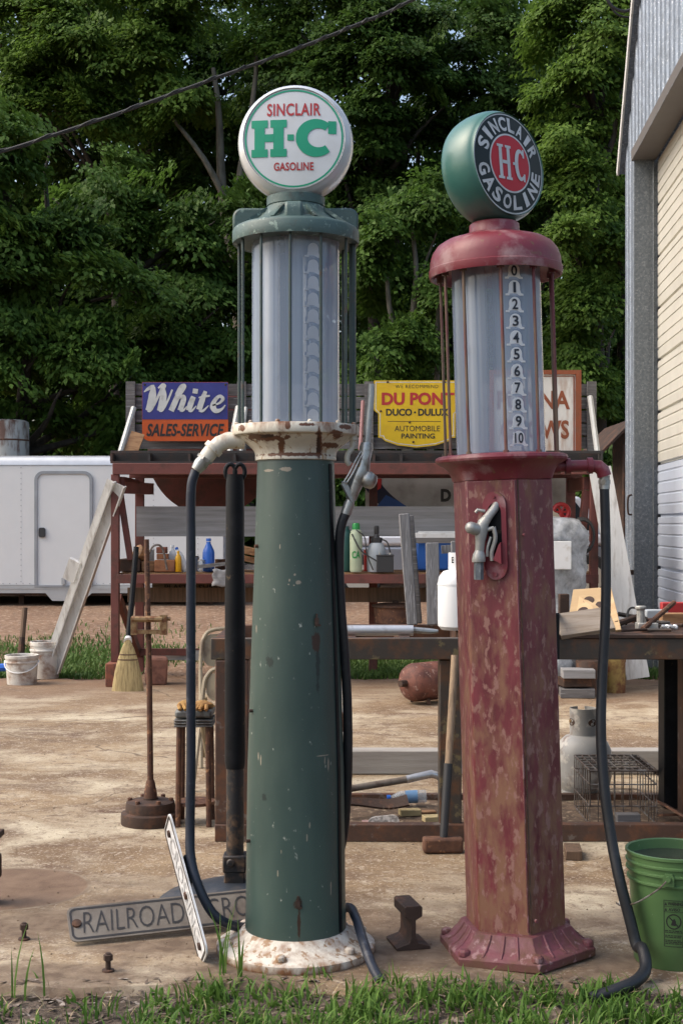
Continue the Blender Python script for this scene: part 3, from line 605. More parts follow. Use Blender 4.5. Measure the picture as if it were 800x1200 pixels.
b.build('gauge_strip',m_gaugedull,rp)
for a,r in ((-66,1.7),(-39.5,1.8),(-2,1.9),(32.5,1.8),(68,1.8),(100,2.0),(-110,1.7),(150,1.7),(-150,1.7)):
    q=-PI/2+R(a); x,y=67*K*math.cos(q),67*K*math.sin(q)
    b=LMB(); b.tube([(x,y,gz(534)),(x,y,gz(312))],r*K,8); b.tube([(x,y,gz(326)),(x,y,gz(318))],(r+2.5)*K,6); b.tube([(x,y,gz(534.5)),(x,y,gz(531))],(r+1.5)*K,6); b.build('cage_rod',m_redrod,rp)
b=LMB(); b.lathe([(40*K,gz(313)),(66*K,gz(314)),(72*K,gz(320)),(75*K,gz(325)),(77*K,gz(325)),(78*K,gz(321)),(78*K,gz(316)),(76.6*K,gz(315)),(76*K,gz(305)),(73*K,gz(296)),(67*K,gz(288)),(58*K,gz(282.5)),(46*K,gz(279)),(33*K,gz(277)),(30*K,gz(275.5)),(29.5*K,gz(274)),(29*K,gz(264)),(27*K,gz(262)),(10*K,gz(262))],72)
b.build('cap',m_redcap,rp,smooth=45)
b=LMB(); b.lathe([(34*K,gz(278)),(34*K,gz(275)),(30*K,gz(274.5))],40); b.build('cap_ring',m_redcap,rp)
# rust clumps by the globe
gb,M,dome,fn=globe_w(rp,gz(199),R(41),R(-3),66*K,28*K,59*K,m_globegreen)
b=LMB(); disc(b,M,dome,34.5*K,57*K,.001); fr=b.build('face',m_ring_dark,gb,smooth=60)
b=LMB(); disc(b,M,dome,0,32.5*K,.001); fi=b.build('disc',m_disc_red,gb,smooth=60)
b=LMB(); disc(b,M,dome,32.5*K,34.5*K,.0016); disc(b,M,dome,57*K,58.6*K,.0016); b.build('ring',m_let_pale,gb,smooth=60)
def F2(u,v,w=0): return fn(u*K,v*K,.003+w)
b=LMB()
def arc_text(s,rm,a0,a1,h,wid,flip):
    n=len(s)
    for i,ch in enumerate(s):
        a=R(a0+(a1-a0)*i/(n-1)); w_=wid*(.5 if ch=='I' else 1)
        def fn3(u,v,w,a=a):
            if flip: # bottom: letters stand towards the centre
                rr=rm-v; q=a+u/rm; return F2(rr*math.cos(q),rr*math.sin(q),w)
            rr=rm+v; q=a-u/rm; return F2(rr*math.cos(q),rr*math.sin(q),w)
        put_text(b,ch,(-w_/2,-h/2,w_/2,h/2),fn3,offset=.035)
arc_text('SINCLAIR',45.8,157,25,17,12.5,False)
arc_text('GASOLINE',45.8,195,345,17,13.5,True)
b.build('lettering',m_let_pale,gb,smooth=0)
b=LMB()
def rect2(x0,y0,x1,y1): b.add([F2(x0,y0),F2(x1,y0),F2(x1,y1),F2(x0,y1)],[(0,1,2,3)])
for sx in (-19.5,-6.5): rect2(sx,-17,sx+5,17)
for y in (-20,17): 
    rect2(-22,y,-12,y+3); rect2(-9,y,1,y+3)
rect2(-14.5,-2,-6.5,2); rect2(3,-1.6,6,1.6)
n=20; pts=[(16.5+7.5*math.cos(R(50+260*i/n)),0+16.5*math.sin(R(50+260*i/n))) for i in range(n+1)]
b.ribbon(pts,[3+3*math.sin(PI*i/n) for i in range(n+1)],lambda u,v,w:F2(u,v,w+.0002)); rect2(21,9,24,19); rect2(21,-19,24,-10)
b.build('lettering',m_let_pale,gb,smooth=0)
# outlet pipe, coupling, hose
def L3(x,y,dy=0):   # screen point near the pump -> its leaning local space
    X=(x-604.5)*K+ (1113-y)*K*math.tan(R(1.75)); return Vector((X,dy,gz(y)))
b=LMB(); b.tube([L3(640,549,-.01),L3(655,549,-.01)],[8.5*K]*2,14); b.tube([L3(650,549,-.01),L3(692,549,-.01),L3(700,550.5,-.01),L3(705,555,-.01),L3(707,562,-.01)],[7*K,7*K,8*K,8.3*K,8.3*K],14)
for x in (664,690): b.tube([L3(x-3,549,-.01),L3(x+3,549,-.01)],9.6*K,14)
b.build('outlet_pipe',m_redcap,rp,smooth=50)
b=LMB(); b.tube([L3(707,561,-.01),L3(707,577,-.01)],6.3*K,12); b.tube([L3(707,566,-.01),L3(707,571,-.01)],7.2*K,8); b.build('hose_coupling',m_alu,rp)
hp=spline([L3(707,575,-.01),L3(708,640,-.02),L3(706.5,720,-.04),L3(701,800,-.06),L3(698,860,-.09),L3(700,920,-.12),L3(706,975,-.15),L3(713,1020,-.19),L3(722,1058,-.21),L3(729,1088,-.23),Vector((.392,-.27,.075)),Vector((.385,-.34,.032)),Vector((.34,-.40,.012)),Vector((.27,-.44,.0)),Vector((.18,-.46,-.02))],8)
b=LMB(); b.tube(hp,[ (5.6+1.2*min(1,i/len(hp)*1.2))*K for i in range(len(hp))],12); b.build('hose',m_hose,rp,smooth=60)
# nozzle holder on the left front face
n1=Vector((math.cos(H0-R(30)),math.sin(H0-R(30)),0)); t1=Vector((0,0,1)).cross(n1); t1=-t1 if t1.x<0 else t1
ap=59.5*K*math.cos(R(30))
def HF(u,v,w=0): # u right on the face, v height, w out
    return n1*(ap+w)+t1*u+Vector((0,0,v))
cu=.012; zt,zb=gz(577),gz(677)
b=LMB(); w_=.041
out=[(cu+w_*math.cos(R(t)),zt-.05+.05*math.sin(R(t))) for t in range(0,181,15)]+[(cu-w_*math.cos(R(t)),zb+.05-.05*math.sin(R(t))) for t in range(0,181,15)]
inn=[(cu+.60*w_*math.cos(R(t)),zt-.075+.035*math.sin(R(t))) for t in range(0,181,15)]+[(cu-.60*w_*math.cos(R(t)),zb+.11-.03*math.sin(R(t))) for t in range(0,181,15)]
n=len(out); vs=[HF(u,v,.002) for u,v in out]+[HF(u,v,.012) for u,v in out]+[HF(u,v,.014) for u,v in inn]+[HF(u,v,.003) for u,v in inn]
fs=[]
for k in range(3):
    for i in range(n): j=(i+1)%n; fs.append((k*n+i,k*n+j,(k+1)*n+j,(k+1)*n+i))
b.add(vs,fs)
b.tube([HF(cu,zt-.018,.012),HF(cu,zt-.018,.018)],.005,8); b.tube([HF(cu,zb+.02,.012),HF(cu,zb+.02,.018)],.006,8)
b.prism([(cu-.004,zb+.07),(cu+.024,zb+.055),(cu+.024,zb+.13),(cu+.016,zb+.12)],lambda u,v,w:HF(u,v,.012+w),.02)
hol=b.build('nozzle_holder',m_redcap,rp)
b=LMB(); b.prism(inn,lambda u,v,w:HF(u,v,.0035+w),.001); b.build('recess',m_black,hol)
b=LMB()
def N3(x,y,w): # screen point at the holder face
    return HF((x-565.5)*K*1.28+cu,gz(y),w)
b.tube([N3(568,589,.0),N3(566,596,.012),N3(561,605,.028),N3(557,612,.036),N3(555,621,.04),N3(554,632,.04),N3(553,645,.04)],[4*K,4.8*K,5*K,6.5*K,7.6*K,5.6*K,5*K],16)
b.tube([N3(553,643,.04),N3(552.5,648,.04),N3(552,654,.04),N3(552,656,.04)],[5*K,7*K,7.8*K,7.4*K],16)
b.tube([N3(554,620,.04),N3(551,619,.056),N3(548,617,.068)],[6*K,7*K,6.8*K],14); b.lathe([(6.8*K,0),(6.6*K,3*K),(4.4*K,6*K),(1e-4,7*K)],14,M=Matrix.Translation(N3(548,617,.066))@n1.to_track_quat('Z','Y').to_matrix().to_4x4())
b.tube([N3(560,620,.036),N3(566,618,.032)],2.4*K,8); b.tube([N3(558,599,.024),N3(552,597,.032),N3(550,600,.032)],2.0*K,8)
no=b.build('nozzle',m_alugrey,rp,smooth=50)
b=LMB(); b.tube(spline([N3(566,617,.034),N3(567,630,.03),N3(563,646,.026),N3(563,655,.022)],5),[2.5*K]*16,8); b.tube(spline([N3(563,628,.03),N3(560,640,.034),N3(559,650,.03)],5),1.6*K,8); b.build('lever',m_alugrey,no)
b=LMB(); b.tube([N3(552,656,.04),N3(551.5,676,.04)],5.6*K,6); b.build('spout_end',m_galv,no)
# ------------------------------------------------------------------ steel rack with shelf, deck, plank wall and signs
YF,YB=12.75,13.75                       # front and back of the rack
def S(x,y,Y=YF): return P(x,y,Y)
rack=thing('steel_rack','large red primer steel rack with an upper deck and one shelf','rack',(P(410,800,13.2).x,13.2,0))
b=MB()
def part(name,m,parent=rack,**k):
    global b
    o=b.build(name,m,parent,**k); b=MB(); return o
zt=S(0,556).z; zs=S(0,673).z
for x in (135.5,695):
    X=S(x,0).x; b.box((X,YF,(zt+.22)/2),(.075,.075,zt-.22)); part('post',m_redsteel,bevel=.004)
for x in (164,437,668):
    X=P(x,0,YB).x; b.box((X,YB,zt/2),(.085,.085,zt)); part('post',m_redsteel,bevel=.004)
b.span((S(133,0).x,YF-.05,zt),(S(703,0).x,YF+.05,zt+.105)); part('deck_beam',m_redsteel,bevel=.004)
b.span((S(133,0).x,YB-.05,zt),(S(703,0).x,YB+.05,zt+.10)); part('deck_beam',m_redsteel,bevel=.004)
for x in (140,690): 
    X=S(x,0).x; b.span((X-.04,YF+.05,zt-.14),(X+.04,YB-.05,zt-.02)); part('side_beam',m_redsteel)
b.beam(S(137,571,YF+.06),S(176,573,YF+.55),.09,.11); part('outrigger',m_redsteel)
# dark channel tray above the beam
b.span((S(130,0).x,YF-.02,zt+.105),(S(706,0).x,YF+.02,zt+.125)); b.span((S(130,0).x,YF-.02,zt+.20),(S(706,0).x,YF+.03,zt+.225)); b.span((S(130,0).x,YF+.12,zt+.105),(S(706,0).x,YF+.14,zt+.21))
for x in (131,175,222,275,330,390,438,470,520,580,640,704): X=S(x,0).x; b.span((X-.012,YF-.018,zt+.125),(X+.012,YF+.12,zt+.2))
part('channel_tray',mat('dark_grey_steel',(.038,.036,.036),.6,.2,col2=(.075,.04,.03),amt=.3,scale=6,bump=.15))
b.span((S(132,0).x,YF+.14,zt+.105),(S(704,0).x,YB+.1,zt+.135)); part('deck_boards',m_wood)
b.span((S(138,0).x,YF-.04,zs-.085),(S(700,0).x,YF+.04,zs)); b.span((S(138,0).x,YB-.04,zs-.085),(S(700,0).x,YB+.04,zs)); part('shelf_beam',m_redsteel,bevel=.003)
for i in range(5):
    y0=YF+.045+i*.19; b.span((S(139,0).x,y0,zs-.03),(S(699,0).x,y0+.175,zs+.012+.004*(i%2)))
part('shelf_boards',m_cutwood)
b.beam(S(141,577,YF+.1),S(153,656,YF+.1),.05,.085); part('brace',m_redsteel)
b.beam(S(139,700,YF+.1),P(163,766,YB-.06),.05,.08); part('brace',m_redsteel)
b.beam(S(686,575,YF+.1),S(676,690,YF+.1),.06,.12); part('brace',m_redsteel)
b.beam(P(164,764,YB-.1),P(440,764,YB-.1),.04,.07); part('stretcher',m_redsteel)
for x0,x1 in ((163,360),):
    pass
b.span((S(127,0).x,YF-.16,0),(S(146,0).x,YF+.14,.22)); part('foot_block',m_brick,bevel=.01)
b.span((S(686,0).x,YF-.16,0),(S(706,0).x,YF+.14,.22)); part('foot_block',m_stone,bevel=.01)
# plank wall on the deck
wall=thing('plank_wall','wall of weathered grey planks standing on the rack deck behind the signs','plank wall',(P(423,545,13.4).x,13.4,zt+.135))
z0=zt+.14
ztop=P(0,449,13.45).z
hs=(ztop-z0)/6
for k in range(6):
    xl,xr=P(152,0,13.45).x,P(695,0,13.45).x; xs=[xl,xl+1.55,xr] if k%2 else [xl,xl+2.6,xr]
    for q in range(2):
        b.box(((xs[q]+xs[q+1])/2,13.45+.008*random.random(),z0+hs*(k+.5)),(xs[q+1]-xs[q]-.008,.035,hs-.018),(0,R(random.uniform(-.12,.12)),0)); part('plank',m_wood,wall)
for x in (153,283,432,693): X=P(x,0,13.4).x; b.span((X-.045,13.395,z0),(X+.045,13.43,ztop+.012)); part('batten',m_wood,wall)
m_conduit=mat('dull_conduit',(.40,.41,.40),.5,.3,bump=.05)
def conduit(x0,y0,Y0,x1,y1,Y1,m,label,r=.028,name='conduit_strut'):
    mb=MB(); mb.tube([P(x0,y0,Y0),P(x1,y1,Y1)],r,8); tag(mb.build(name,m),label,'pipe')
conduit(157,478,13.25,138,541,12.9,m_conduit,'pale metal tube leaning on the left end of the plank wall')
conduit(279,477,13.25,268,536,12.9,m_conduit,'pale metal tube propped against the planks right of the blue and orange sign')
conduit(288,478,13.3,281,541,12.92,m_conduit,'thin pale tube just behind the left rods of the green pump',.02)
conduit(425,470,13.2,421,545,12.9,m_pink,'faded pink rod leaning between the nozzle and the plank wall',.018,'painted_rod')
conduit(691,465,13.3,701,542,12.9,m_conduit,'pale metal tube leaning on the right end of the plank wall')
mb=MB(); mb.beam(P(162,508,13.1),P(149,541,12.95),.13,.03,up=(0,1,0)); tag(mb.build('broken_board',m_cutwood),'short splintered brown board leaning beside the left metal tube','board')
mb=MB(); mb.beam(S(182,540,13.0),S(232,539,13.0),.1,.05); tag(mb.build('iron_bar',m_redsteel),'short red iron bar on the deck below the blue and orange sign','bar')
mb=MB(); mb.beam(S(466,537,13.0),S(514,536,13.0),.1,.05); tag(mb.build('iron_bar',m_redsteel),'short red iron bar on the deck below the yellow sign','bar')

# signs on the wall
def sign_fn(x,y,Y,pxs=F): # sheet map in picture-like units (u right, v down) at distance Y
    def fn(u,v,w=0):
        p=P(u,v,Y); p.y-=w; return p
    return fn
YS=13.36
sg=thing('enamel_sign','blue and orange enamel sign with white script lettering','sign',tuple(P(217,517,YS)))
f=sign_fn(0,0,YS)
down=lambda pts:[(a,-c) for a,c in pts]
def fs_(u,v,w=0): return f(u,-v,w)
b.prism(rrect(167,-517,267.5,-448,9,6,(1,1,0,0)),fs_,.012); part('panel',m_orange,sg)
b.prism([(167.3,-491.5),(267.2,-491.5),(267.2,-448.3),(167.3,-448.3)],lambda u,v,w:fs_(u,v,.0125+w),.003); part('blue_field',m_bluesign,sg)
# script word: brush strokes drawn in a 440 x 185 sheet
def WT(u,v,w=0): return fs_(167+(u-212)*.2265, -(448+(v-85)*.2265)+0,.018+w)
def stroke(pts,ws,k):
    q=spl2(pts,7); m=len(pts)-1; W=[]
    for i in range(len(q)):
        t=min(i/7,m-1e-6); j=int(t); W.append(1.14*(ws[j]+(ws[j+1]-ws[j])*(t-j)))
    b.ribbon(q,W,WT,w=.0006*k)
for k,(pts,ws) in enumerate([
 ([(222,136),(240,122),(262,110),(276,108)],[4,14,18,16]),
 ([(270,108),(266,150),(258,190),(240,232)],[18,34,34,20]),
 ([(240,230),(256,230),(285,180),(318,108)],[14,12,12,12]),
 ([(296,116),(318,98),(330,104),(326,118)],[8,12,12,8]),
 ([(318,104),(322,150),(316,190),(300,234)],[14,30,32,20]),
 ([(300,232),(318,228),(345,180),(368,124)],[12,12,10,8]),
 ([(385,150),(410,110),(428,100),(434,112),(412,150)],[8,14,12,10,8]),
 ([(424,104),(404,140),(384,185),(362,234)],[14,24,26,26]),
 ([(382,196),(404,166),(424,160),(426,178),(408,232)],[8,12,18,24,24]),
 ([(408,230),(424,232),(444,210)],[12,10,4]),
 ([(478,160),(464,195),(452,232)],[22,26,24]),([(452,230),(468,234),(492,208)],[12,10,4]),
 ([(474,130),(500,134)],[22,22]),
 ([(540,132),(522,180),(506,228)],[16,26,26]),([(506,230),(526,234),(556,206)],[12,12,4]),
 ([(504,166),(530,160),(562,156)],[6,12,8]),
 ([(576,206),(610,194),(630,172),(612,158),(588,180),(578,212),(594,234),(622,226),(642,204)],[6,10,16,14,18,28,22,12,5]),
]): stroke(pts,ws,k)
part('lettering',m_let_pale,sg,smooth=0)
put_text(b,'SALES-SERVICE',(172,-511.5,263,-496.5),lambda u,v,w:fs_(u,v,.0145+w),offset=.03,shear=.25,space=1.05); part('lettering',m_let_black,sg,smooth=0)
for x,y in ((170,451),(264.5,451)): b.lathe([(.012,0),(.009,.006),(1e-4,.008)],8,M=Matrix.Translation(fs_(x,-y,.016))@Matrix.Rotation(PI/2,4,'X'))
part('mounting_screw',m_drust,sg)
sg=thing('enamel_sign','yellow shield sign with red and black paint lettering on the planks','sign',tuple(P(488,525,YS)))
def shield(i):
    L_,R_=438+i,538-i; T=446+i
    pts=[(L_,-T),(R_,-T),(R_,-(481-i*.4)),(R_-5,-(485)),(R_-5,-(513-i)),(R_-9,-(513-i))]
    bot=[(525,-(517-i)),(510,-(522-i)),(488,-(524.5-i)),(466,-(522-i)),(451,-(517-i))]
    pts+=bot+[(L_+9,-(513-i)),(L_+5,-(513-i)),(L_+5,-485),(L_,-(481-i*.4))]
    return pts[::-1]
b.prism(shield(0),fs_,.012); part('panel',m_yellow,sg)
o1,o2=shield(1.6),shield(2.6); n=len(o1); b.add([fs_(u,v,.0135) for u,v in o1]+[fs_(u,v,.0135) for u,v in o2],[(i,(i+1)%n,n+(i+1)%n,n+i) for i in range(n)]); part('border_line',m_let_pale,sg,smooth=0)
T_=lambda u,v,w:fs_(u,v,.014+w)
put_text(b,'DU PONT',(447,-475,532,-460),T_,offset=.04,space=1.0); part('lettering',m_let_red,sg,smooth=0)
put_text(b,'WE RECOMMEND',(463,-455,513,-451),T_,offset=.0,space=1.15); put_text(b,'DUCO',(452,-487.5,482.5,-479),T_,offset=.035); put_text(b,'DULUX',(489.5,-487.5,525,-479),T_,offset=.035)
b.flat(rrect(484.6,-484.5,487,-482.2,.9,3),lambda u,v,w:T_(u,v,0)); b.flat([(454,-494.2),(516,-494.2),(516,-493.6),(454,-493.6)],lambda u,v,w:T_(u,v,0))
put_text(b,'AUTOMOBILE',(462,-505.5,515,-499),T_,offset=.0); put_text(b,'PAINTING',(470,-514,509,-508),T_,offset=.02); part('lettering',m_let_black,sg,smooth=0)
for x,y in ((479.5,495),(484,518),(454,447.8),(521,447.8),(446,482)): b.lathe([(.012,0),(.009,.006),(1e-4,.008)],8,M=Matrix.Translation(fs_(x,-y,.0135))@Matrix.Rotation(PI/2,4,'X'))
part('mounting_screw',m_drust,sg)
sg=thing('metal_sign','rust stained white sign with brown lettering and raised rusty frame','sign',tuple(P(626,534,YS)))
b.prism([(574,-534),(679,-534),(679,-435),(574,-435)],fs_,.012); part('panel',m_signrust,sg)
for (a0,b0,a1,b1) in ((573,-535.5,680,-531.5),(573,-439,680,-434),(673.5,-531.5,680,-439),(573,-531.5,578,-439)): b.prism([(a0,b0),(a1,b0),(a1,b1),(a0,b1)],lambda u,v,w:fs_(u,v,.0125+w),.02)
for (a0,b0,a1,b1) in ((671,-530,672.3,-441),(580,-441.5,671,-440.5)): b.prism([(a0,b0),(a1,b0),(a1,b1),(a0,b1)],lambda u,v,w:fs_(u,v,.0125+w),.004)
part('frame',m_rustletter,sg)
put_text(b,'PURINA',(582,-480,667,-458),T_,offset=.03); put_text(b,'CHOWS',(586,-514.5,666,-492.5),T_,offset=.03); part('lettering',m_rustletter,sg,smooth=0)

# panels stored behind the rack
mb=MB(); Yd=13.95; c=P(232,508,Yd); mb.lathe([(.02,0),(.63,-.0),(.655,.015),(.655,.04),(.63,.05),(1e-4,.05)],56,M=Matrix.Translation(P(248,530,Yd))@Matrix.Rotation(PI/2,4,'X')); o=mb.build('round_metal_sign',m_redsteel); tag(o,'big brown red metal disc hanging edge down behind the left rack post','disc')
mb=MB(); mb.box(P(353,611,YF+.32)+Vector((0,0,0)),(P(541,0,YF+.3).x-P(155,0,YF+.3).x,.03,P(0,592,YF).z-P(0,628,YF).z)); tag(mb.build('long_board',m_lightboard),'long pale grey board fixed across the rack above the shelf','board')
sg=thing('painted_sign','large white painted panel with blue and red arcs behind the rack','sign panel',tuple(P(530,640,13.95)))
f2=sign_fn(0,0,13.95); 
def fp(u,v,w=0): return f2(u,-v,w)
b.prism([(428,-596),(668,-596),(668,-560),(428,-560)],fp,.02); part('panel',m_panelwhite,sg)
def arcband(cx,cy,r0,r1,w,lo,hi,n=40):
    pts=[]
    a=[lo+(hi-lo)*i/n for i in range(n+1)]
    vs=[fp(cx+r*math.cos(R(t)),cy+r*math.sin(R(t)),w) for t in a for r in (r0,r1)]
    b.add(vs,[(2*i,2*i+1,2*i+3,2*i+2) for i in range(n)])
# a roundel half hidden by the deck: dark rim, white field, red and blue waves
cxr,cyr=560,-502
def clip(pts): return pts
arcband(cxr-30,cyr,106,124,.0215,198,262); part('dark_arc',m_navysign,sg,smooth=0)
b.flat([(440,-595),(452,-580),(468,-588),(478,-595)],lambda u,v,w:fp(u,v,.0222)); part('blue_wave',m_cobalt,sg,smooth=0)
b.flat([(436,-561),(447,-561),(446,-572),(440,-576),(436,-572)],lambda u,v,w:fp(u,v,.0222)); part('red_wave',m_let_red,sg,smooth=0)
put_text(b,'D',(516,-588,528,-573),lambda u,v,w:fp(u,v,.022),offset=.05); part('lettering',m_let_black,sg,smooth=0)

# ------------------------------------------------------------------ things on the shelf
YI=12.95; sI=YI/F; zS=zs+.02
def base(x,Y=YI): return Vector(((x-400)*Y/F,Y,zS))
def bottle(name,x,wpx,hpx,m,label,cat,cap=None,Y=YI,prof=None,square=False,capname='cap'):
    r=wpx*Y/F/2; h=hpx*Y/F; p=base(x,Y)
    o_=MB(); pr=prof or [(r*.9,0),(r,h*.03),(r,h*.60),(r*.9,h*.72),(r*.45,h*.86),(r*.36,h*.9),(r*.36,h*.97)]
    t=thing(name,label,cat,tuple(p))
    if square: o_.lathe([(a*1.25,z) for a,z in pr],4,M=p,a0=PI/4+.2)
    else: o_.lathe(pr,20,M=p)
    o_.build('body',m,t,bevel=.006 if square else 0)
    if cap:
        c_=MB(); c_.lathe([(r*.42,h*.93),(r*.42,h*1.0),(r*.36,h*1.02)],14,M=p); c_.build(capname,cap,t)
    return t
bottle('plastic_bottle',244.5,14.5,38,m_bluepl,'translucent blue plastic jug standing alone on the shelf','bottle',m_bluepl,prof=[(.050,0),(.058,.01),(.058,.18),(.052,.205),(.035,.24),(.022,.268),(.022,.285)])
bottle('plastic_bottle',209,7.5,24,m_yellowpl,'small yellow bottle beside the bricks on the shelf','bottle',m_yellowpl,Y=12.85)
bottle('plastic_bottle',202,11,30,m_white,'white plastic jug behind the yellow bottle','bottle',m_white,Y=13.0,square=True)
t=bottle('plastic_bottle',218,9,30,m_white,'white bottle with a blue cap tilted beside the yellow bottle','bottle',m_bluepl,Y=12.92); t.rotation_euler=(0,R(-22),0)
def block(name,x0,y0,x1,y1,Y,d,m,label,cat,rz=0,bev=.008,zfix=None,parts=None):
    a=P(x0,y1,Y); c=P(x1,y0,Y); mb=MB(); z0_=zfix if zfix is not None else a.z
    mb.box(((a.x+c.x)/2,Y+d/2,(z0_+(c.z-a.z)/2)),(c.x-a.x,d,c.z-a.z),(0,0,R(rz))); o=mb.build(name,m,bevel=bev); return tag(o,label,cat)
zz=lambda n:zS+n
block('wood_block',140,658,164,673,12.85,.3,m_drust,'dark stacked timber block at the left end of the shelf','block',zfix=zS,bev=.006)
block('wood_block',181,659,205,673,12.82,.14,m_brick2,'orange brown block on the shelf under the small bricks','block',zfix=zS)
block('brick',183,652.5,197,659,12.86,.1,m_brick2,'lower of two small bricks on the orange block','brick',zfix=zS+.118,rz=6)
block('brick',183.5,645,195,652.5,12.86,.1,m_brick,'upper dark red brick on top of the small stack','brick',zfix=zS+.175,rz=-4)
block('wood_block',164,661,180,673,12.9,.16,m_cutwood,'rough wooden chunk between the dark timber and the orange block','block',zfix=zS,rz=12)
mb=MB(); mb.tube([base(161,12.92)+Vector((0,0,.19)),base(170,12.98)+Vector((0,0,.15))],[.075,.06],14); tag(mb.build('wood_log',m_cutwood),'short round log end lying on the dark timber block','log')
mb=MB(); mb.beam(base(234,12.85)+Vector((0,0,.05)),base(266,12.8)+Vector((0,0,.08)),.12,.035); tag(mb.build('weathered_board',m_wood),'short weathered board lying in front of the blue jug','board')
mb=MB(); mb.beam(base(268,12.95)+Vector((0,0,.16)),base(302,12.95)+Vector((0,0,.10)),.13,.05); tag(mb.build('split_board',m_cutwood),'split brown board on the shelf behind the black post','board')
mb=MB(); mb.beam(base(280,13.1)+Vector((0,0,.05)),base(304,12.85)+Vector((0,0,.04)),.1,.05); tag(mb.build('scrap_board',m_wood),'grey scrap board under the split brown board','board')
# green jugs, sprayers, battery, cooler on the right half of the shelf
t=bottle('chemical_jug',406,15,52,m_tealpl,'dark teal round jug beside the green pump','jug',m_tealpl,Y=12.95,prof=[(.058,0),(.064,.02),(.064,.33),(.05,.38),(.03,.40)])
t=thing('garden_sprayer','cloudy green sprayer bottle with a bright green cap and thin hose','sprayer',tuple(base(417,12.8)))
p=base(417,12.8); b.lathe([(.05,0),(.058,.015),(.060,.34),(.050,.39),(.028,.41)],20,M=p); part('body',m_greentrans,t)
b.lathe([(.036,.40),(.036,.45),(.028,.465)],16,M=p); part('cap',m_greencaplid,t)
b.tube(spline([p+Vector((.0,-.04,.40)),p+Vector((.08,-.06,.33)),p+Vector((.10,-.06,.18)),p+Vector((.16,-.06,.02))],6),.007,6); b.tube(spline([p+Vector((-.04,-.05,.36)),p+Vector((.05,-.08,.2)),p+Vector((.2,-.08,.1)),p+Vector((.25,-.08,.02))],6),.007,6); part('hose',m_blackpl,t)
put_text(b,'CA',(-.042,.13,.042,.20),lambda u,v,w:p+Vector((.062*math.sin(u/.062),-.062*math.cos(u/.062),v)),offset=.03); part('lettering',m_greencaplid,t,smooth=0)
t=thing('garden_sprayer','squat cloudy grey pump sprayer with black pump handle','sprayer',tuple(base(441,12.85)))
p=base(441,12.85); b.lathe([(.085,0),(.092,.02),(.092,.20),(.07,.26),(.04,.285)],20,M=p); part('body',m_greypl,t)
b.lathe([(.05,.275),(.055,.30),(.055,.325),(.03,.33),(.02,.36),(.024,.37),(.024,.43),(.015,.44)],14,M=p); part('pump_handle',m_blackpl,t)
b.tube(spline([p+Vector((.05,-.03,.31)),p+Vector((.10,-.06,.28)),p+Vector((.13,-.06,.18))],6),.008,6); part('hose',m_blackpl,t)
t=thing('car_battery','small black car battery on the shelf before the grey sprayer','battery',tuple(base(451,12.72))); p=base(451,12.72)
b.box(p+Vector((0,.05,.075)),(.16,.12,.15)); part('case',m_blackpl,t,bevel=.006); b.box(p+Vector((0,.05,.158)),(.168,.125,.016)); part('lid',m_blackpl,t,bevel=.004)
for dx in (-.05,.05): b.lathe([(.011,0),(.010,.018)],10,M=p+Vector((dx,.03,.166))); part('terminal',m_alugrey,t)
t=thing('cooler','blue picnic cooler with a white lid on the shelf','cooler',tuple(base(512,12.95))); p=base(512,12.95)
b.box(p+Vector((0,.1,.165)),(.40,.26,.31)); part('body',m_coolblue,t,bevel=.02)
b.box(p+Vector((0,.1,.345)),(.425,.28,.055)); b.box(p+Vector((0,.1,.378)),(.36,.22,.016)); part('lid',m_white,t,bevel=.012)
b.tube([p+Vector((-.2,-.06,.30)),p+Vector((-.2,-.055,.285)),p+Vector((.2,-.055,.285)),p+Vector((.2,-.06,.30))],.011,6); part('handle',m_white,t)
mb=MB(); mb.beam(base(470,12.7)+Vector((0,.0,.30)),base(540,12.72)+Vector((0,0,.30)),.03,.05); tag(mb.build('wooden_lath',m_wood),'thin grey slat in front of the blue cooler','slat')
# weathered stakes and the white gas bottle on the bench (the bench stands nearer)

# ------------------------------------------------------------------ things under and beside the rack
t=thing('cardboard_box','flattened cardboard carton with black printing under the shelf','carton',tuple(P(222,690,13.3)))
f3=sign_fn(0,0,13.25)
b.box(P(224,690,13.45)+Vector((0,0,0)),(.72,.4,.13)); part('carton',m_card,t)
put_text(b,'PLASTIC SHEET',(-.26,-.028,.31,.028),lambda u,v,w:P(224,690,13.248)+Vector((u,0,v+.015)),offset=.02); part('lettering',m_let_black,t,smooth=0)
mb=MB(); mb.beam(P(150,697,13.15),P(540,697,13.15),.05,.14); tag(mb.build('cross_plank',m_darkwood),'long brown plank fixed low across the rack under the shelf','plank')
mb=MB(); mb.beam(P(175,767,13.8),P(245,768,13.6),.05,.1); tag(mb.build('grey_plank',m_lightboard),'grey plank on the grass behind the broom','plank')
t=thing('rusty_pot','squat rusty iron pot with a flat lid under the rack','pot',tuple(G(457,752)))
p=Vector(G(462,742)); p.z=.25; p=Vector((P(463,0,13.0).x,13.0,P(0,733,13.0).z)); b.lathe([(.17,0),(.2,.03),(.205,.17),(.215,.18)],24,M=p); part('body',m_rust,t); b.lathe([(.225,.18),(.225,.2),(.15,.215),(.03,.22),(.03,.24),(1e-4,.245)],24,M=p); part('lid',m_drust,t); b.lathe([(.24,-.06),(.25,0)],20,M=p); part('stand',m_drust,t)
for x,lab,dx in ((176,'reddish stone block right of the broom',0),):
    g=G(178,803); mb=MB(); mb.box(g+Vector((.03,.1,.13)),(.2,.2,.26),(.05,.06,.2)); tag(mb.build('stone_block',m_stone,bevel=.02),lab,'stone')
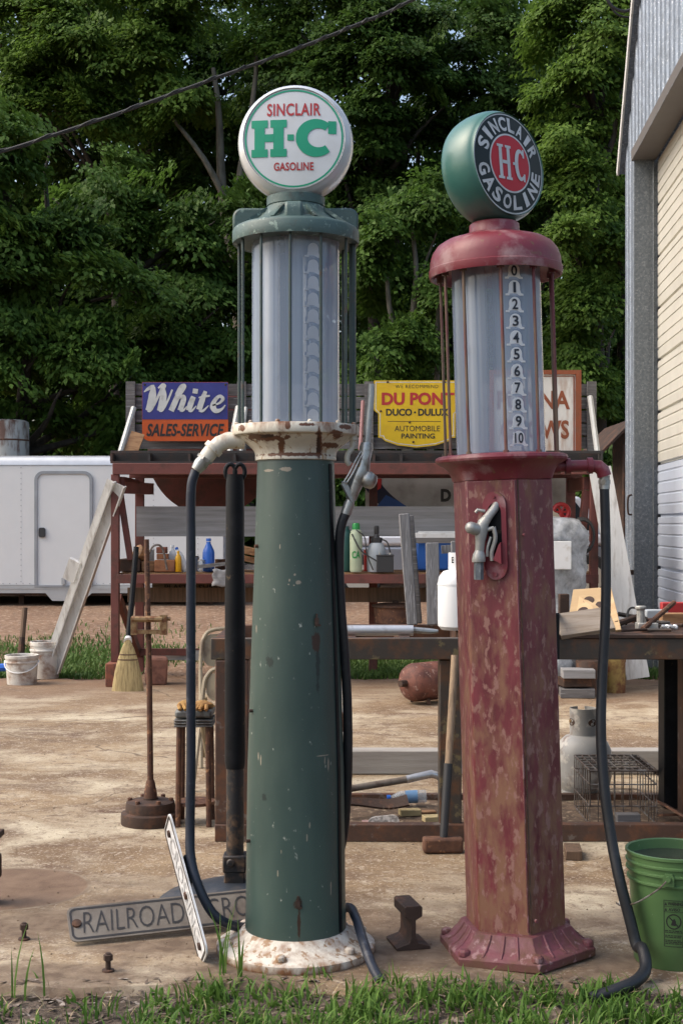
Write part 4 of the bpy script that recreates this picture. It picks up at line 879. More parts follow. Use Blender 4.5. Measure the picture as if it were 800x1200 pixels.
# broom
t=thing('straw_broom','worn straw broom standing bristles down against the rack post','broom',tuple(G(149,803)))
g=Vector((P(150,0,12.3).x,12.3,0)); k=12.3/F
top=P(160,641,12.55); nk=P(150.5,748,12.35)
pr=[(33,0),(31,8),(27,22),(20,38),(13,50),(8,56),(5,60)]
def bm(a,i): return 1
b.lathe([(r*.5*k*1.08*2*.53,z*k) for r,z in pr],26,M=Matrix.Translation(g)@Matrix.Diagonal((1,.36,1,1)),mod=lambda a,i:1+.05*math.sin(a*13)*(1 if i<4 else 0)); part('bristles',m_straw,t)
for z in (36,42): b.lathe([(21*k*.56*(1 if z<40 else .85),z*k),(21*k*.56*(1 if z<40 else .85),(z+1.4)*k)],24,M=Matrix.Translation(g)@Matrix.Diagonal((1,.40,1,1)))
part('stitching',m_darkwood,t)
b.tube([g+Vector((0,0,58*k)),nk],[.04,.032],12); part('collar',m_white,t)
b.tube([nk,P(155,700,12.45),top],.026,10); part('handle',m_black,t)
# buckets by the white beam
def bucket(x,ybot,wt,wb,h,m,name,label,handle=True):
    g=G(x,ybot); Y=g.y+.12; k=Y/F; g=Vector(((x-400)*k,Y,0)); t=thing(name,label,'bucket',tuple(g))
    rt,rb,hh=wt*k/2,wb*k/2,h*k
    b.lathe([(rb*.98,0),(rb,.01),(rb+(rt-rb)*.72,hh*.72),(rt*1.03,hh*.74),(rt*1.03,hh*.78),(rt*.98,hh*.80),(rt*1.0,hh*.88),(rt*1.04,hh*.89),(rt*1.04,hh*.99),(rt*1.0,hh),(rt*.95,hh*.99),(rb*.93,.03),(1e-4,.03)],32,M=g); part('body',m,t,smooth=40)
    if handle:
        pts=[g+Vector((rt*1.06*math.cos(R(a))*(1),-rt*.75+ -.04*math.sin(R(a)),hh*.82-(rt*1.0)*math.sin(R(a))*.55)) for a in range(180,361,15)]
        pts=[g+Vector((rt*1.05*math.cos(R(a)),-rt*1.0*abs(math.sin(R(a))),hh*.8-hh*.38*abs(math.sin(R(a))))) for a in range(180,361,15)]
        b.tube(pts,.006,6); part('handle',m_white,t)
    return t,g,hh,rt
bucket(26,803,38,34,34,m_dirtywhite,'plastic_bucket','short white bucket with brown splashes at the slab edge')
t,g,hh,rt=bucket(53.5,796,35,31,43,m_dirtywhite,'plastic_bucket','taller white bucket holding the foot of the white beam',False)
t=thing('channel_beam','long white painted steel channel slanting from a bucket up to the rack','beam',tuple(g+Vector((0,0,.06))))
a_=g+Vector((.06,0,.09)); c_=P(137,566,YF-.06); d=(c_-a_).normalized(); 
b.beam(a_,c_,.20,.012,up=(0,-1,.3)); part('web',m_paint_white,t)
side=d.cross(Vector((0,-1,.3))).normalized()
b.beam(a_+side*.09+Vector((0,-.03,0)),c_+side*.09+Vector((0,-.03,0)),.012,.07,up=(0,-1,.3)); b.beam(a_-side*.02+Vector((0,-.03,0)),c_-side*.02+Vector((0,-.03,0)),.014,.07,up=(0,-1,.3)); part('flange',m_paint_white,t)
q=a_.lerp(c_,.46)-side*.13; b.beam(q,q+d*.22,.12,.05,up=(0,-1,.3)); part('bracket',m_paint_white,t)
t=thing('iron_bar_tool','rusty bar with a wooden grip standing in the grass behind the buckets','tool',tuple(G(23,785)))
g=Vector((P(23,0,13.8).x,13.8,0)); b.tube([g+Vector((.0,0,0)),g+Vector((.02,.05,.36))],[.045,.03],8); part('shaft',m_drust,t); b.tube([g+Vector((.02,.05,.36)),g+Vector((.035,.1,.66))],.028,8); part('grip',m_darkwood,t)
t=thing('blue_hand_tool','blue tool handle lying in the grass at the left edge','tool',tuple(P(0,786,13.4)))
b.tube([P(-14,783,13.4),P(9,782,13.4)],.04,8); part('handle',m_bluepl,t)
# right end of the rack: leaning white board, wrapped machine, round sign, flowers
mb=MB(); mb.beam(P(747,795,12.4),P(702,548,12.72),.21,.03,up=(0,-1,0)); tag(mb.build('white_board',m_paint_white),'long white board leaning on the right end of the rack','board')
t=thing('wrapped_machine','machine wrapped in crumpled clear plastic behind the red pump','machine',tuple(P(652,806,12.3)))
W0=Vector((P(648,0,12.3).x,12.3,.12)); random.seed(3)
wp=spl2([(.27,.0),(.30,.1),(.25,.35),(.30,.55),(.26,.75),(.30,.95),(.28,1.15),(.31,1.3),(.22,1.44),(.01,1.47)],4)
b.lathe(wp,72,M=W0,mod=lambda a,i:1+.05*math.sin(a*5+i*.6)+.03*math.sin(a*11-i*1.1)+.025*math.sin(a*19+i*1.9)+.02*math.sin(a*3-i*2.3)); part('plastic_wrap',m_wrap,t,smooth=70)
b.span((W0.x-.2,11.93,W0.z+1.0),(W0.x+.10,11.95,W0.z+1.25)); part('white_panel',m_white,t,bevel=.005)
b.box(W0+Vector((-.02,-.1,.16)),(.42,.3,.2)); part('base',m_wood,t); b.box(W0+Vector((0,0,-.02)),(.5,.4,.2)); part('skid',m_drust,t)
t=thing('round_sign','pale blue round sign with a scalloped tan rim behind the wrapped machine','sign',tuple(P(632,700,12.6)))
cc=P(630,628,12.55); Mx=Matrix.Translation(cc)@Matrix.Rotation(PI/2,4,'X')
b.lathe([(1e-4,.02),(.22,.02),(.22,-.02),(1e-4,-.02)],40,M=Mx); part('disc',m_paleblue,t)
b.lathe([(.22,-.03),(.225,.035),(.27,.04),(.275,-.03)],72,M=Mx,mod=lambda a,i:1+.022*math.sin(a*24)*(1 if i>=2 else 0)); part('scalloped_rim',m_scallop,t)
b.box(cc+Vector((0,.03,-.75)),(.05,.04,1.2)); part('stake',m_redsteel,t)
t=thing('valve_wheel','red valve wheel on a stem behind the round sign','valve',tuple(P(657,640,13.0)))
cc=P(657,600,13.0); b.tube([cc+Vector((.075*math.cos(R(a)),0,.075*math.sin(R(a)))) for a in range(0,360,24)],.022,8,closed=True); b.tube([cc,cc+Vector((0,.02,-.3))],.02,8)
for a in (0,60,120): b.tube([cc+Vector((.07*math.cos(R(a)),0,.07*math.sin(R(a)))),cc-Vector((.07*math.cos(R(a)),0,.07*math.sin(R(a))))],.012,6)
b.lathe([(.05,-.4),(.05,-.3),(.03,-.28)],12,M=cc); part('wheel',m_let_red,t)
g=G(712,793)
for x,w,h,m,lab in ((692,24,30,m_rust,'rusty iron drum standing behind the bench'),):
    pass
mb=MB(); p=Vector((P(690,0,12.0).x,12.0,0)); mb.lathe([(.12,0),(.12,.30),(.115,.31),(1e-4,.31)],20,M=p); tag(mb.build('iron_drum',m_drust),'low rusty drum on the slab left of the black hose','drum')
mb=MB(); p=Vector((P(720,0,12.2).x,12.2,0)); mb.lathe([(.09,0),(.095,.02),(.095,.27),(.1,.28),(.1,.36),(.05,.37)],16,M=p); tag(mb.build('yellow_bollard',mat('chipped_yellow',(.34,.24,.08),.7,col2=RUST,amt=.5,scale=9)),'chipped yellow pipe stub behind the bench','pipe stub')
# air tank
t=thing('air_tank','rusty brown air tank lying on its side behind the bench','air tank',tuple(G(487,822)))
cc=P(482,800,11.35); ax=Vector((.75,.62,0)).normalized(); Mx=Matrix.Translation(cc)@ax.to_track_quat('Z','Y').to_matrix().to_4x4()
r=.163; b.lathe([(1e-4,-.07),(.06,-.062),(.11,-.045),(.145,-.015),(r,.03),(r,.62),(.14,.67),(.08,.70),(1e-4,.71)],36,M=Mx,); part('shell',m_airtank,t,smooth=50)
b.tube([cc-ax*.06,cc-ax*.13],.03,8); part('valve',m_drust,t)
for s in (.1,.5):
    for q in (-1,1): b.box(cc+ax*s+Vector((-ax.y,ax.x,0))*q*.1+Vector((0,0,-.155)),(.03,.03,.05)); 
part('foot',m_drust,t)
# ------------------------------------------------------------------ steel bench
YW=6.45; YR=7.45
def B(x,y,Y=YW): return P(x,y,Y)
bench=thing('steel_bench','long brown steel work bench frame behind the two pumps','bench',(B(540,0).x,7.0,0))
zt_=B(0,748).z; zb_=B(0,773).z
b=MB()
def part(name,m,parent=bench,**k):
    global b
    o=b.build(name,m,parent,**k); b=MB(); return o
XL,XR=B(247,0).x,B(880,0).x
b.span((XL,YW,zb_),(XR,YW+.06,zt_)); part('front_beam',m_greysteel,bevel=.004)
b.span((XL,YR-.06,zb_),(XR,YR,zt_-.006)); part('back_beam',m_brownsteel,bevel=.004)
for x in (249,405,470,545,655,720,800): X=B(x,0).x; b.span((X,YW+.065,zb_+.01),(X+.05,YR-.065,zt_-.008)); part('cross_member',m_brownsteel)
XT=B(650,0).x; b.span((XT,YW-.01,zt_+.002),(XR,YR+.02,zt_+.016)); part('top_plate',m_drust)
b.span((B(252,0).x,YW+.0,.01),(B(291,0).x,YW+.16,zb_-.003)); part('leg',m_brownsteel,bevel=.006)
b.span((B(515,0).x,YW+.02,.01),(B(541,0).x,YW+.13,zb_-.003)); part('leg',m_greysteel,bevel=.006)
X0_=P(775,0,7.2).x; b.span((X0_,7.15,.01),(X0_+.14,7.29,zb_-.003)); part('leg',m_black,bevel=.006)
X0_=P(797,0,6.9).x; b.span((X0_,6.85,.0),(X0_+.16,6.97,zb_-.003)); part('leg',m_brownsteel,bevel=.006)
for x in (300,): X=P(x,0,YR).x; b.span((X,YR-.1,.01),(X+.1,YR,zb_-.003)); part('leg',m_brownsteel)
b.span((B(252,0).x,YW-.01,.002),(XR,YW+.055,.082)); b.span((B(252,0).x,YW+.055,.002),(XR,YW+.15,.014)); part('bottom_rail',m_brownsteel,bevel=.003)
b.span((B(290,0).x,YR-.05,.002),(XR,YR,.035)); part('bottom_rail',m_brownsteel)
# dirt swept under the bench
mb=MB()
n=60; x0,x1=B(300,0).x,B(850,0).x
mb.add([(x0+(x1-x0)*i/n,YW+.16+(.0 if k==0 else .78+.06*math.sin(i*1.1)+.04*random.random()),.005) for k in (0,1) for i in range(n+1)],[(i,i+1,n+2+i,n+1+i) for i in range(n)])
tag(mb.build('swept_dirt',mat('swept_dirt',(.15,.10,.065),.95,col2=(.075,.048,.03),amt=.5,scale=9,bump=.5,col3=(.28,.21,.14),amt3=.3,scale3=26)),'dark dirt and dust swept under the bench','dirt',kind='stuff')
# on the bench
t=thing('roller_tube','long silver tube with a thinner threaded end lying on the bench','tube',tuple(B(450,740)))
zt2=zt_+.05
b.tube([Vector((P(402,0,6.6).x,6.6,zt_+.026)),Vector((P(484,0,6.6).x,6.6,zt_+.026))],.026,16); part('barrel',m_silver,t)
b.tube([Vector((P(484,0,6.6).x,6.6,zt_+.028)),Vector((P(504,0,6.6).x,6.6,zt_+.022)),Vector((P(513,0,6.6).x,6.6,zt_+.022))],[.016,.014,.008],10); part('threaded_end',m_alu,t)
t=thing('gas_bottle','white gas bottle standing on the bench edge left of the red pump','gas bottle',(P(537,0,6.9).x,6.9,zt_))
p=Vector((P(537,0,6.95).x,6.95,zt_+.004)); k=6.95/F
b.lathe([(20*k,0),(24*k,4*k),(24.5*k,10*k),(24.5*k,54*k),(23*k,62*k),(18*k,68*k),(8*k,71*k),(6*k,72*k)],32,M=p); part('tank',m_tankwhite,t)
b.lathe([(24.9*k,52*k),(24.9*k,54*k)],32,M=p,cap=False); part('weld_seam',m_tankwhite,t)
pts=[(12*k*math.cos(R(a)),12*k*math.sin(R(a))) for a in range(-70,251,20)]
b.prism(pts+[(x*.9,y*.9) for x,y in pts[::-1]],lambda u,v,w:p+Vector((u,v,70*k+w)),20*k); part('collar',m_tankwhite,t)
put_text(b,'E',(-2.2*k,78*k,.4*k,85*k),lambda u,v,w:p+Vector((u-7*k,-.9*12*k*1.02,v)),offset=.03); part('lettering',m_let_black,t,smooth=0)
def stake(pts,w,d,m,label,name='weathered_stake'):
    mb=MB(); mb.beam(pts[0],pts[1],w,d,up=(0,-1,0)); o=mb.build(name,m,bevel=.006); return tag(o,label,'plank')
stake([Vector((P(483,0,7.3).x,7.3,zt_+.0)),P(473,602,7.35)],.058,.03,m_woodv,'tall ragged grey plank standing on the bench right of the black battery')
stake([Vector((P(489,0,7.4).x,7.4,zt_+.0)),P(479,604,7.43)],.05,.03,m_wood,'narrow dark grey plank right behind the tall ragged one')
stake([Vector((P(508,0,7.3).x,7.3,zt_+.0)),P(506,636,7.35)],.072,.03,m_woodv,'broad grey plank standing between the cooler and the white gas bottle')
mb=MB(); mb.beam(P(517,644,7.4),P(545,642,7.4),.03,.045); tag(mb.build('grey_crosspiece',m_woodv),'grey crosspiece joining the broad plank above the white gas bottle','board')
stake([Vector((P(531,0,7.35).x,7.35,zt_+.0)),P(531,634,7.38)],.03,.03,m_woodv,'thin upright grey batten behind the white gas bottle')
t=thing('plywood_sheet','pale plywood sheet with two oval holes lying tilted on the bench','plywood',tuple(B(700,735)))
pa,pb,pc,pd=[Vector(v) for v in ((P(663,748,6.75)),(P(728,740,6.6)),(P(716,690,7.15)),(P(672,693,7.15)))]
u_=(pb-pa); v_=(pd-pa)
def PF(u,v,w=0): 
    q=pa+u_*u+v_*v*(1)+(pc-pb-v_)*u*v; nrm=u_.cross(v_).normalized(); return q+nrm*w
b.prism([(0,0),(1,0),(1,1),(0,1)],PF,.012); part('sheet',m_ply,t)
for (cu_,cv_,a_,h_) in ((.42,.72,.13,.09),(.30,.50,.12,.08),(.66,.55,.10,.12)): b.prism([(cu_+a_*math.cos(R(q)),cv_+h_*math.sin(R(q))) for q in range(0,360,20)],lambda u,v,w:PF(u,v,.0125+w),.001); part('hole',m_drust,t)
mb=MB(); mb.beam(B(653,736,6.5)+Vector((0,0,.006)),B(716,728,6.5)+Vector((0,0,.01)),.16,.028,up=(0,-.75,1)); o=mb.build('weathered_board',mat('grey_brown_board',(.27,.23,.19),.8,col2=(.2,.16,.12),amt=.4,scale=8,stretch=(.3,4,4),bump=.2),bevel=.003); tag(o,'grey brown board lying over the front of the plywood','board')
mb=MB(); mb.box((P(660,0,6.8).x,6.8,zt_+.105),(.05,.05,.18)); tag(mb.build('iron_stub',m_drust,bevel=.004),'upright dark iron stub beside the plywood','iron bar')
def rod(name,p0,p1,r,m,label,n=8):
    mb=MB(); mb.tube([p0,p1],r,n); return tag(mb.build(name,m),label,'rod')
zz_=zt_+.02
rod('iron_rod',Vector((P(722,0,6.7).x,6.7,zz_+.03)),Vector((P(752,0,6.9).x,6.9,zz_+.06)),.016,m_drust,'thick dark rod lying beside the plywood')
rod('iron_rod',Vector((P(752,0,6.6).x,6.6,zz_+.01)),Vector((P(789,0,6.9).x,6.9,zz_+.125)),.013,m_rust,'rusty rod tilted up towards the garage')
rod('steel_tube',Vector((P(724,0,7.0).x,7.0,zz_+.06)),Vector((P(757,0,7.05).x,7.05,zz_+.03)),.012,m_greysteel,'grey tube behind the thick dark rod')
b.box((P(757,0,6.7).x,6.7,zz_+.02),(.10,.08,.035)); b.lathe([(.02,0),(.02,.07),(.028,.075),(.028,.09)],10,M=Vector((P(750,0,6.7).x,6.7,zz_+.03))); o=b.build('iron_fitting',m_alugrey,bevel=.004); b=MB(); tag(o,'grey pipe fitting under the tilted rusty rod','fitting')
b.box((P(789,0,7.0).x,7.0,zz_+.03),(.14,.08,.07)); o=b.build('wood_block',m_cutwood,bevel=.004); b=MB(); tag(o,'orange brown wood block lying on the bench by the garage','block')
for k,(x,lab) in enumerate(((779,'left of the two bright metal clips by the wood block'),(788,'right of the two bright metal clips by the wood block'))):
    q=Vector((P(x,0,6.62).x,6.62,zz_+.008)); b.tube([q+Vector((.018*math.cos(R(a)),.010*math.sin(R(a)),.012+.008*math.sin(R(a*2)))) for a in range(0,360,30)],.007,6,closed=True); o=b.build('metal_clip',m_silver); b=MB(); tag(o,lab,'clip','metal clips on the bench')
b.tube(spline([Vector((P(733,0,6.8).x,6.8,zz_+.02)),Vector((P(736,0,6.85).x,6.85,zz_+.09)),Vector((P(744,0,6.85).x,6.85,zz_+.10)),Vector((P(753,0,6.8).x,6.8,zz_+.07)),Vector((P(757,0,6.75).x,6.75,zz_+.02))],6),.006,6); o=b.build('cable_loop',m_cable); b=MB(); tag(o,'loop of thin black cable on the bench before the garage post','cable')
b.box((P(768,0,7.3).x,7.3,zz_+.035),(.12,.06,.06)); o=b.build('plastic_tray',m_greypl,bevel=.008); b=MB(); tag(o,'small grey plastic tray on the back of the bench','tray')
b.box((P(795,0,7.38).x,7.38,zz_+.05),(.20,.05,.10)); o=b.build('red_box',m_let_red,bevel=.006); b=MB(); tag(o,'red metal box at the right end of the bench','box')
t=thing('iron_hook','black iron bracket hanging on the bench beam by the red pump','bracket',tuple(B(650,750,6.42)))
b.beam(B(651,720,6.42),B(651,772,6.42),.03,.016,up=(0,1,0)); b.beam(B(651,720,6.42),B(651,720,6.6),.03,.014); part('hook',m_black,t)

# ------------------------------------------------------------------ leaning and lying things
t=thing('sledgehammer','long sledgehammer with a tan handle and black grip leaning on the bench','sledgehammer',tuple(G(518,1003)))
hd=G(519,1001); hd.z=.036; hy=hd.y+.03
b.box((hd.x,hy,.037),(.185,.07,.07),(0,R(1),R(4))); part('head',m_rust,t,bevel=.012)
a_=Vector((P(519,0,hy).x,hy,.04)); c_=P(533,768,6.40)
b.tube([a_,a_.lerp(c_,.05),a_.lerp(c_,.42)],[.016,.019,.021],12); part('grip',m_blackpl,t)
b.tube([a_.lerp(c_,.42),a_.lerp(c_,.7),c_],[.017,.018,.019],12); part('handle',m_tanwood,t)
# railroad crossbuck
t=thing('crossbuck_sign','fallen white cross shaped rail crossing sign with raised black lettering','road sign',tuple(G(215,1090)))
A0=Vector(((83-400)*4.84/F,4.84,.012)); dA=Vector((.617,.20,.012)).normalized(); up_=Vector((0,.15,.098)).normalized(); up_=(up_-dA*up_.dot(dA)).normalized(); nA=dA.cross(up_)   # towards the viewer
if nA.y>0: nA=-nA
def FA(u,v,w=0): return A0+dA*u+up_*v+nA*w
LA,WA=.94,.158
b.prism(rrect(0,0,LA,WA,.028,5),FA,.006); part('blade',m_signface,t)
o_=rrect(.008,.008,LA-.008,WA-.008,.024,5); i_=rrect(.016,.016,LA-.016,WA-.016,.018,5); n=len(o_)
b.add([FA(u,v,.0075) for u,v in o_]+[FA(u,v,.0075) for u,v in i_],[(i,(i+1)%n,n+(i+1)%n,n+i) for i in range(n)])
put_text(b,'RAILROAD',(.050,.032,.425,.128),lambda u,v,w:FA(u,v,.0085),offset=-.014,shear=.16); put_text(b,'CROSSING',(.51,.032,.90,.128),lambda u,v,w:FA(u,v,.0085),offset=-.014,shear=.16); part('lettering',m_let_black,t,smooth=0)
for u in (.03,.91): b.lathe([(.018,0),(.017,.008),(1e-4,.010)],10,M=Matrix.Translation(FA(u,WA/2,.006))@nA.to_track_quat('Z','Y').to_matrix().to_4x4()); part('bolt',m_drust,t)
p0=Vector((P(241,0,4.66).x,4.66,.012)); p1=P(197,962,4.93); dB=(p1-p0).normalized(); wB=Vector((.36,-1,.10)).normalized(); wB=(wB-dB*wB.dot(dB)).normalized(); nB=dB.cross(wB)
if nB.x>0: nB=-nB
def FB(u,v,w=0): return p0+dB*u+wB*v+nB*w
LB=(p1-p0).length; WB=.17
b.prism(rrect(0,-WB/2,LB,WB/2,.03,5),FB,.006); part('blade',m_signface2,t)
o_=rrect(.006,-WB/2+.006,LB-.006,WB/2-.006,.026,5); i_=rrect(.016,-WB/2+.016,LB-.016,WB/2-.016,.018,5); n=len(o_)
b.add([FB(u,v,.0075) for u,v in o_]+[FB(u,v,.0075) for u,v in i_],[(i,(i+1)%n,n+(i+1)%n,n+i) for i in range(n)])
part('border',m_let_black,t,smooth=0)
put_text(b,'CROSSING',(.07,-.045,LB-.07,.045),lambda u,v,w:FB(LB-u,v,.0085),offset=.0,shear=.1); part('lettering',mat('embossed_white',(.50,.51,.52),.5,bump=0),t,smooth=0)
for u in (.05,LB*.45,LB-.05): b.lathe([(.014,0),(.013,.008),(1e-4,.010)],10,M=Matrix.Translation(FB(u,0,.006))@nB.to_track_quat('Z','Y').to_matrix().to_4x4()); part('bolt',m_drust,t)
q=P(222,1007,4.86); b.lathe([(1e-4,-.022),(.02,-.016),(.026,0),(.02,.014),(1e-4,.022)],14,M=q); b.tube([q,q+Vector((.003,0,-.07))],.017,10); b.tube([q+Vector((.003,0,-.05)),q+Vector((.0,-.02,-.10))],.010,8); part('clamp_knob',m_black,t)
# floor polisher like iron stand
t=thing('iron_stand','rusty pole on a heavy round iron base with a clamp half way up','stand',(P(176.5,0,6.85).x,6.85,0))
g=Vector((P(176.5,0,6.85).x,6.85,0)); k=6.85/F
b.lathe([(34*k,0),(34.5*k,.01),(34*k,.055),(29*k,.062),(29*k,.085),(28*k,.11),(22*k,.118),(9*k,.122),(9*k,.13),(1e-4,.13)],48,M=g); part('base',m_drust,t)
for a in range(0,360,60): b.lathe([(.012,.11),(.012,.128),(1e-4,.132)],8,M=g+Vector((24*k*math.cos(R(a)),24*k*math.sin(R(a)),0))); part('bolt',m_rust,t)
b.lathe([(.034,.12),(.034,.15),(.026,.19),(.022,.21),(.018,.22)],16,M=g); part('socket',m_rust,t)
b.tube([g+Vector((0,0,.2)),g+Vector((-.006,0,.75)),g+Vector((-.02,0,P(0,632,6.85).z))],[.0155,.0145,.013],10); part('pole',m_rust,t)
cz=P(0,733,6.85).z; c=g+Vector((-.01,-.02,cz))
b.box(c+Vector((.0,0,-.03)),(.16,.03,.02)); b.box(c+Vector((-.07,0,0)),(.03,.035,.09)); b.box(c+Vector((.08,0,.005)),(.035,.04,.1)); b.tube([c+Vector((-.08,-.01,.035)),c+Vector((.075,-.01,.035))],.016,10); b.tube([c+Vector((.08,0,.035)),c+Vector((.115,0,.035))],.010,8); part('clamp',m_brass,t)
# ribbed stool with gloves
t=thing('shop_stool','old shop stool with ribbed grey seat and rusty pipe legs','stool',(P(229,0,6.85).x,6.85,0))
g=Vector((P(229,0,6.85).x,6.85,0)); zs_=P(0,834,6.7).z
b.span((g.x-.093,g.y-.10,zs_-.04),(g.x+.093,g.y+.10,zs_)); part('seat',m_seat,t,bevel=.012)
for i in range(3): b.span((g.x-.097,g.y-.104,zs_-.085+.014*i),(g.x+.097,g.y+.104,zs_-.076+.014*i))
part('ribbed_skirt',m_seat,t,bevel=.003)
for sx,sy in ((-1,-1),(1,-1),(-1,1),(1,1)): b.tube([g+Vector((.072*sx,.075*sy,zs_-.06)),g+Vector((.078*sx,.09*sy,.0))],.014,10); part('leg',m_rust,t)
b.lathe([(.095,.10),(.10,.10),(.10,.115),(.095,.115)],24,M=g); 
for a in (0,90): b.beam(g+Vector((.09*math.cos(R(a+45)),.09*math.sin(R(a+45)),.11)),g-Vector((.09*math.cos(R(a+45)),.09*math.sin(R(a+45)),-.11)),.02,.012)
part('foot_ring',m_rust,t)
t=thing('work_gloves','crumpled yellow leather work gloves lying on the stool seat','gloves',tuple(g+Vector((0,0,zs_))))
random.seed(5)
for cx_,cy_,s in ((-.045,0,1),(.035,-.02,1.1)):
    pts=[]; 
    b.lathe([(.045*s,0),(.052*s,.008),(.045*s,.024),(.022*s,.036),(1e-4,.038)],18,M=Matrix.Translation(g+Vector((cx_,cy_,zs_+.001)))@Matrix.Diagonal((1,1.3,1,1)),mod=lambda a,i:1+.16*math.sin(a*3+i)+.10*math.sin(a*7+2*i))
    for f_ in range(4): q=g+Vector((cx_-.03+.02*f_,cy_-.05,zs_+.016)); b.tube([q,q+Vector((random.uniform(-.01,.01),-.03,.006)),q+Vector((random.uniform(-.02,.02),-.055,-.012))],[.011,.011,.009],8)
part('glove',m_glove,t)
# folding chairs
def chair(x,Y,ytop,rz,label):
    g=Vector((P(x,0,Y).x,Y,0)); t=thing('folding_chair',label,'chair',tuple(g),group='beige folding chairs behind the bench leg'); zt=P(0,ytop,Y).z; c,s=math.cos(rz),math.sin(rz)
    def Q(u,v,z): return g+Vector((u*c-v*s,u*s+v*c,z))
    pts=spline([Q(-.22,-.18,0),Q(-.215,.02,zt*.55),Q(-.21,.08,zt*.82),Q(-.19,.1,zt*.94),Q(-.12,.11,zt),Q(.12,.11,zt),Q(.19,.1,zt*.94),Q(.21,.08,zt*.82),Q(.215,.02,zt*.55),Q(.22,-.18,0)],5)
    b.tube(pts,.013,8); part('frame',m_beige,t)
    b.prism(rrect(-.195,zt*.72,.195,zt*.965,.06,5),lambda u,v,w:Q(u,.085+w+(v-zt*.72)*.1,v),.012); part('backrest',m_beige,t)
    b.prism(rrect(-.19,-.16,.19,.2,.05,4),lambda u,v,w:Q(u,v,.43+w+v*-.04),.02); part('seat',m_beige,t)
    for q in (-1,1): b.tube([Q(.19*q,.22,0),Q(.19*q,-.12,.44)],.012,8); part('leg',m_beige,t)
chair(275,8.6,739,R(8),'beige folding chair behind the bench leg, taller of the two backrests'); chair(277,7.8,786,R(-6),'beige folding chair in front of the other, lower backrest just above the stool')
# black cylinder post
t=thing('hydraulic_post','tall black hydraulic cylinder standing on a dark base left of the green pump','hydraulic cylinder',(P(275,0,5.42).x,5.42,0))
g=Vector((P(275.5,0,5.42).x,5.42,0)); k=5.42/F; zf=lambda y:P(0,y,5.42).z
b.lathe([(11*k,zf(900)),(12*k,zf(893)),(12*k,zf(690)),(11*k,zf(668)),(10.8*k,zf(570)),(10*k,zf(560)),(10*k,zf(556))],28,M=g); part('barrel',m_black,t)
b.lathe([(10.3*k,zf(1012)),(10.3*k,zf(900))],24,M=g); part('ram',m_blackrust,t)
for dx in (-5.5,5.5): 
    c=g+Vector((dx*k,0,zf(553))); b.tube([c+Vector((6*k*math.cos(R(a)),0,9*k*math.sin(R(a)))) for a in range(0,360,30)],2.6*k,8,closed=True)
part('lifting_eye',m_black,t)
b.box((g.x,g.y,zf(1010)),(27*k,27*k,20*k)); b.box((g.x,g.y,zf(1030)),(24*k,24*k,22*k)); b.tube([(g.x-4*k,g.y-16*k,zf(1008)),(g.x-4*k,g.y-10*k,zf(1008))],5*k,12); b.lathe([(16*k,zf(1047)),(15*k,zf(1040)),(11*k,zf(1038))],20,M=g); part('foot_clevis',m_blackrust,t,bevel=.006)
b.lathe([(.31,0),(.31,.014),(.28,.035),(.2,.055),(.12,.075),(.07,.085),(1e-4,.085)],40,M=g+Vector((.02,0,0)),mod=lambda a,i:1+(.05*math.cos(4*a) if i<5 else 0)); part('base',m_navy,t)
# rail piece
t=thing('rail_section','short rusty section of railway rail standing on the slab','rail',tuple(G(484,1113)))
g=Vector((P(483,0,4.86).x,4.86,0)); 
pf=[(-.062,0),(.062,0),(.062,.010),(.016,.024),(.0085,.04),(.0085,.105),(.032,.118),(.033,.150),(.026,.156),(-.026,.156),(-.033,.150),(-.032,.118),(-.0085,.105),(-.0085,.04),(-.016,.024),(-.062,.010)]
c,s=math.cos(R(13)),math.sin(R(13))
b.prism(pf,lambda u,v,w:g+Vector((u*c-(w-.06)*s-.012,u*s+(w-.06)*c,v)),.15); part('rail',m_drust,t,bevel=.002)
mb=MB(); mb.box((P(672,0,6.13).x,6.16,.022),(.075,.16,.042),(0,0,R(-6))); tag(mb.build('wood_offcut',m_darkwood,bevel=.004),'small dark wood offcut on the slab between red pump and hose','offcut')
# anchor bolts
for x,y,lab in ((28.5,1101,'anchor bolt sticking out of the slab far left of the fallen sign'),(127,1138,'anchor bolt sticking out of the slab below the fallen sign')):
    g=G(x,y); t=thing('anchor_bolt',lab,'bolt',tuple(g),group='anchor bolts in the slab'); h=.062
    b.tube([g,g+Vector((0,0,h))],.009,10); part('shank',m_drust,t); b.lathe([(.016,h*.6),(.016,h*.9),(.010,h*.95)],6,M=g); part('nut',m_drust,t); b.lathe([(.022,0),(.021,.006),(.01,.007)],14,M=g); part('washer',m_drust,t)
t=thing('machine_edge','rusty iron machine corner at the left picture edge above the round stain','machine part',(P(-12,0,5.4).x,5.4,0))
g=Vector((P(-14,0,5.4).x,5.4,0)); b.lathe([(.05,.1),(.055,.11),(.055,.19),(.045,.2)],16,M=g); b.box(g+Vector((-.02,0,.05)),(.1,.1,.1)); part('hub',m_drust,t,bevel=.008); b.box(g+Vector((.0,0,.275)),(.11,.1,.025)); b.box(g+Vector((-.03,0,.23)),(.03,.03,.1)); part('plate',m_drust,t,bevel=.004)
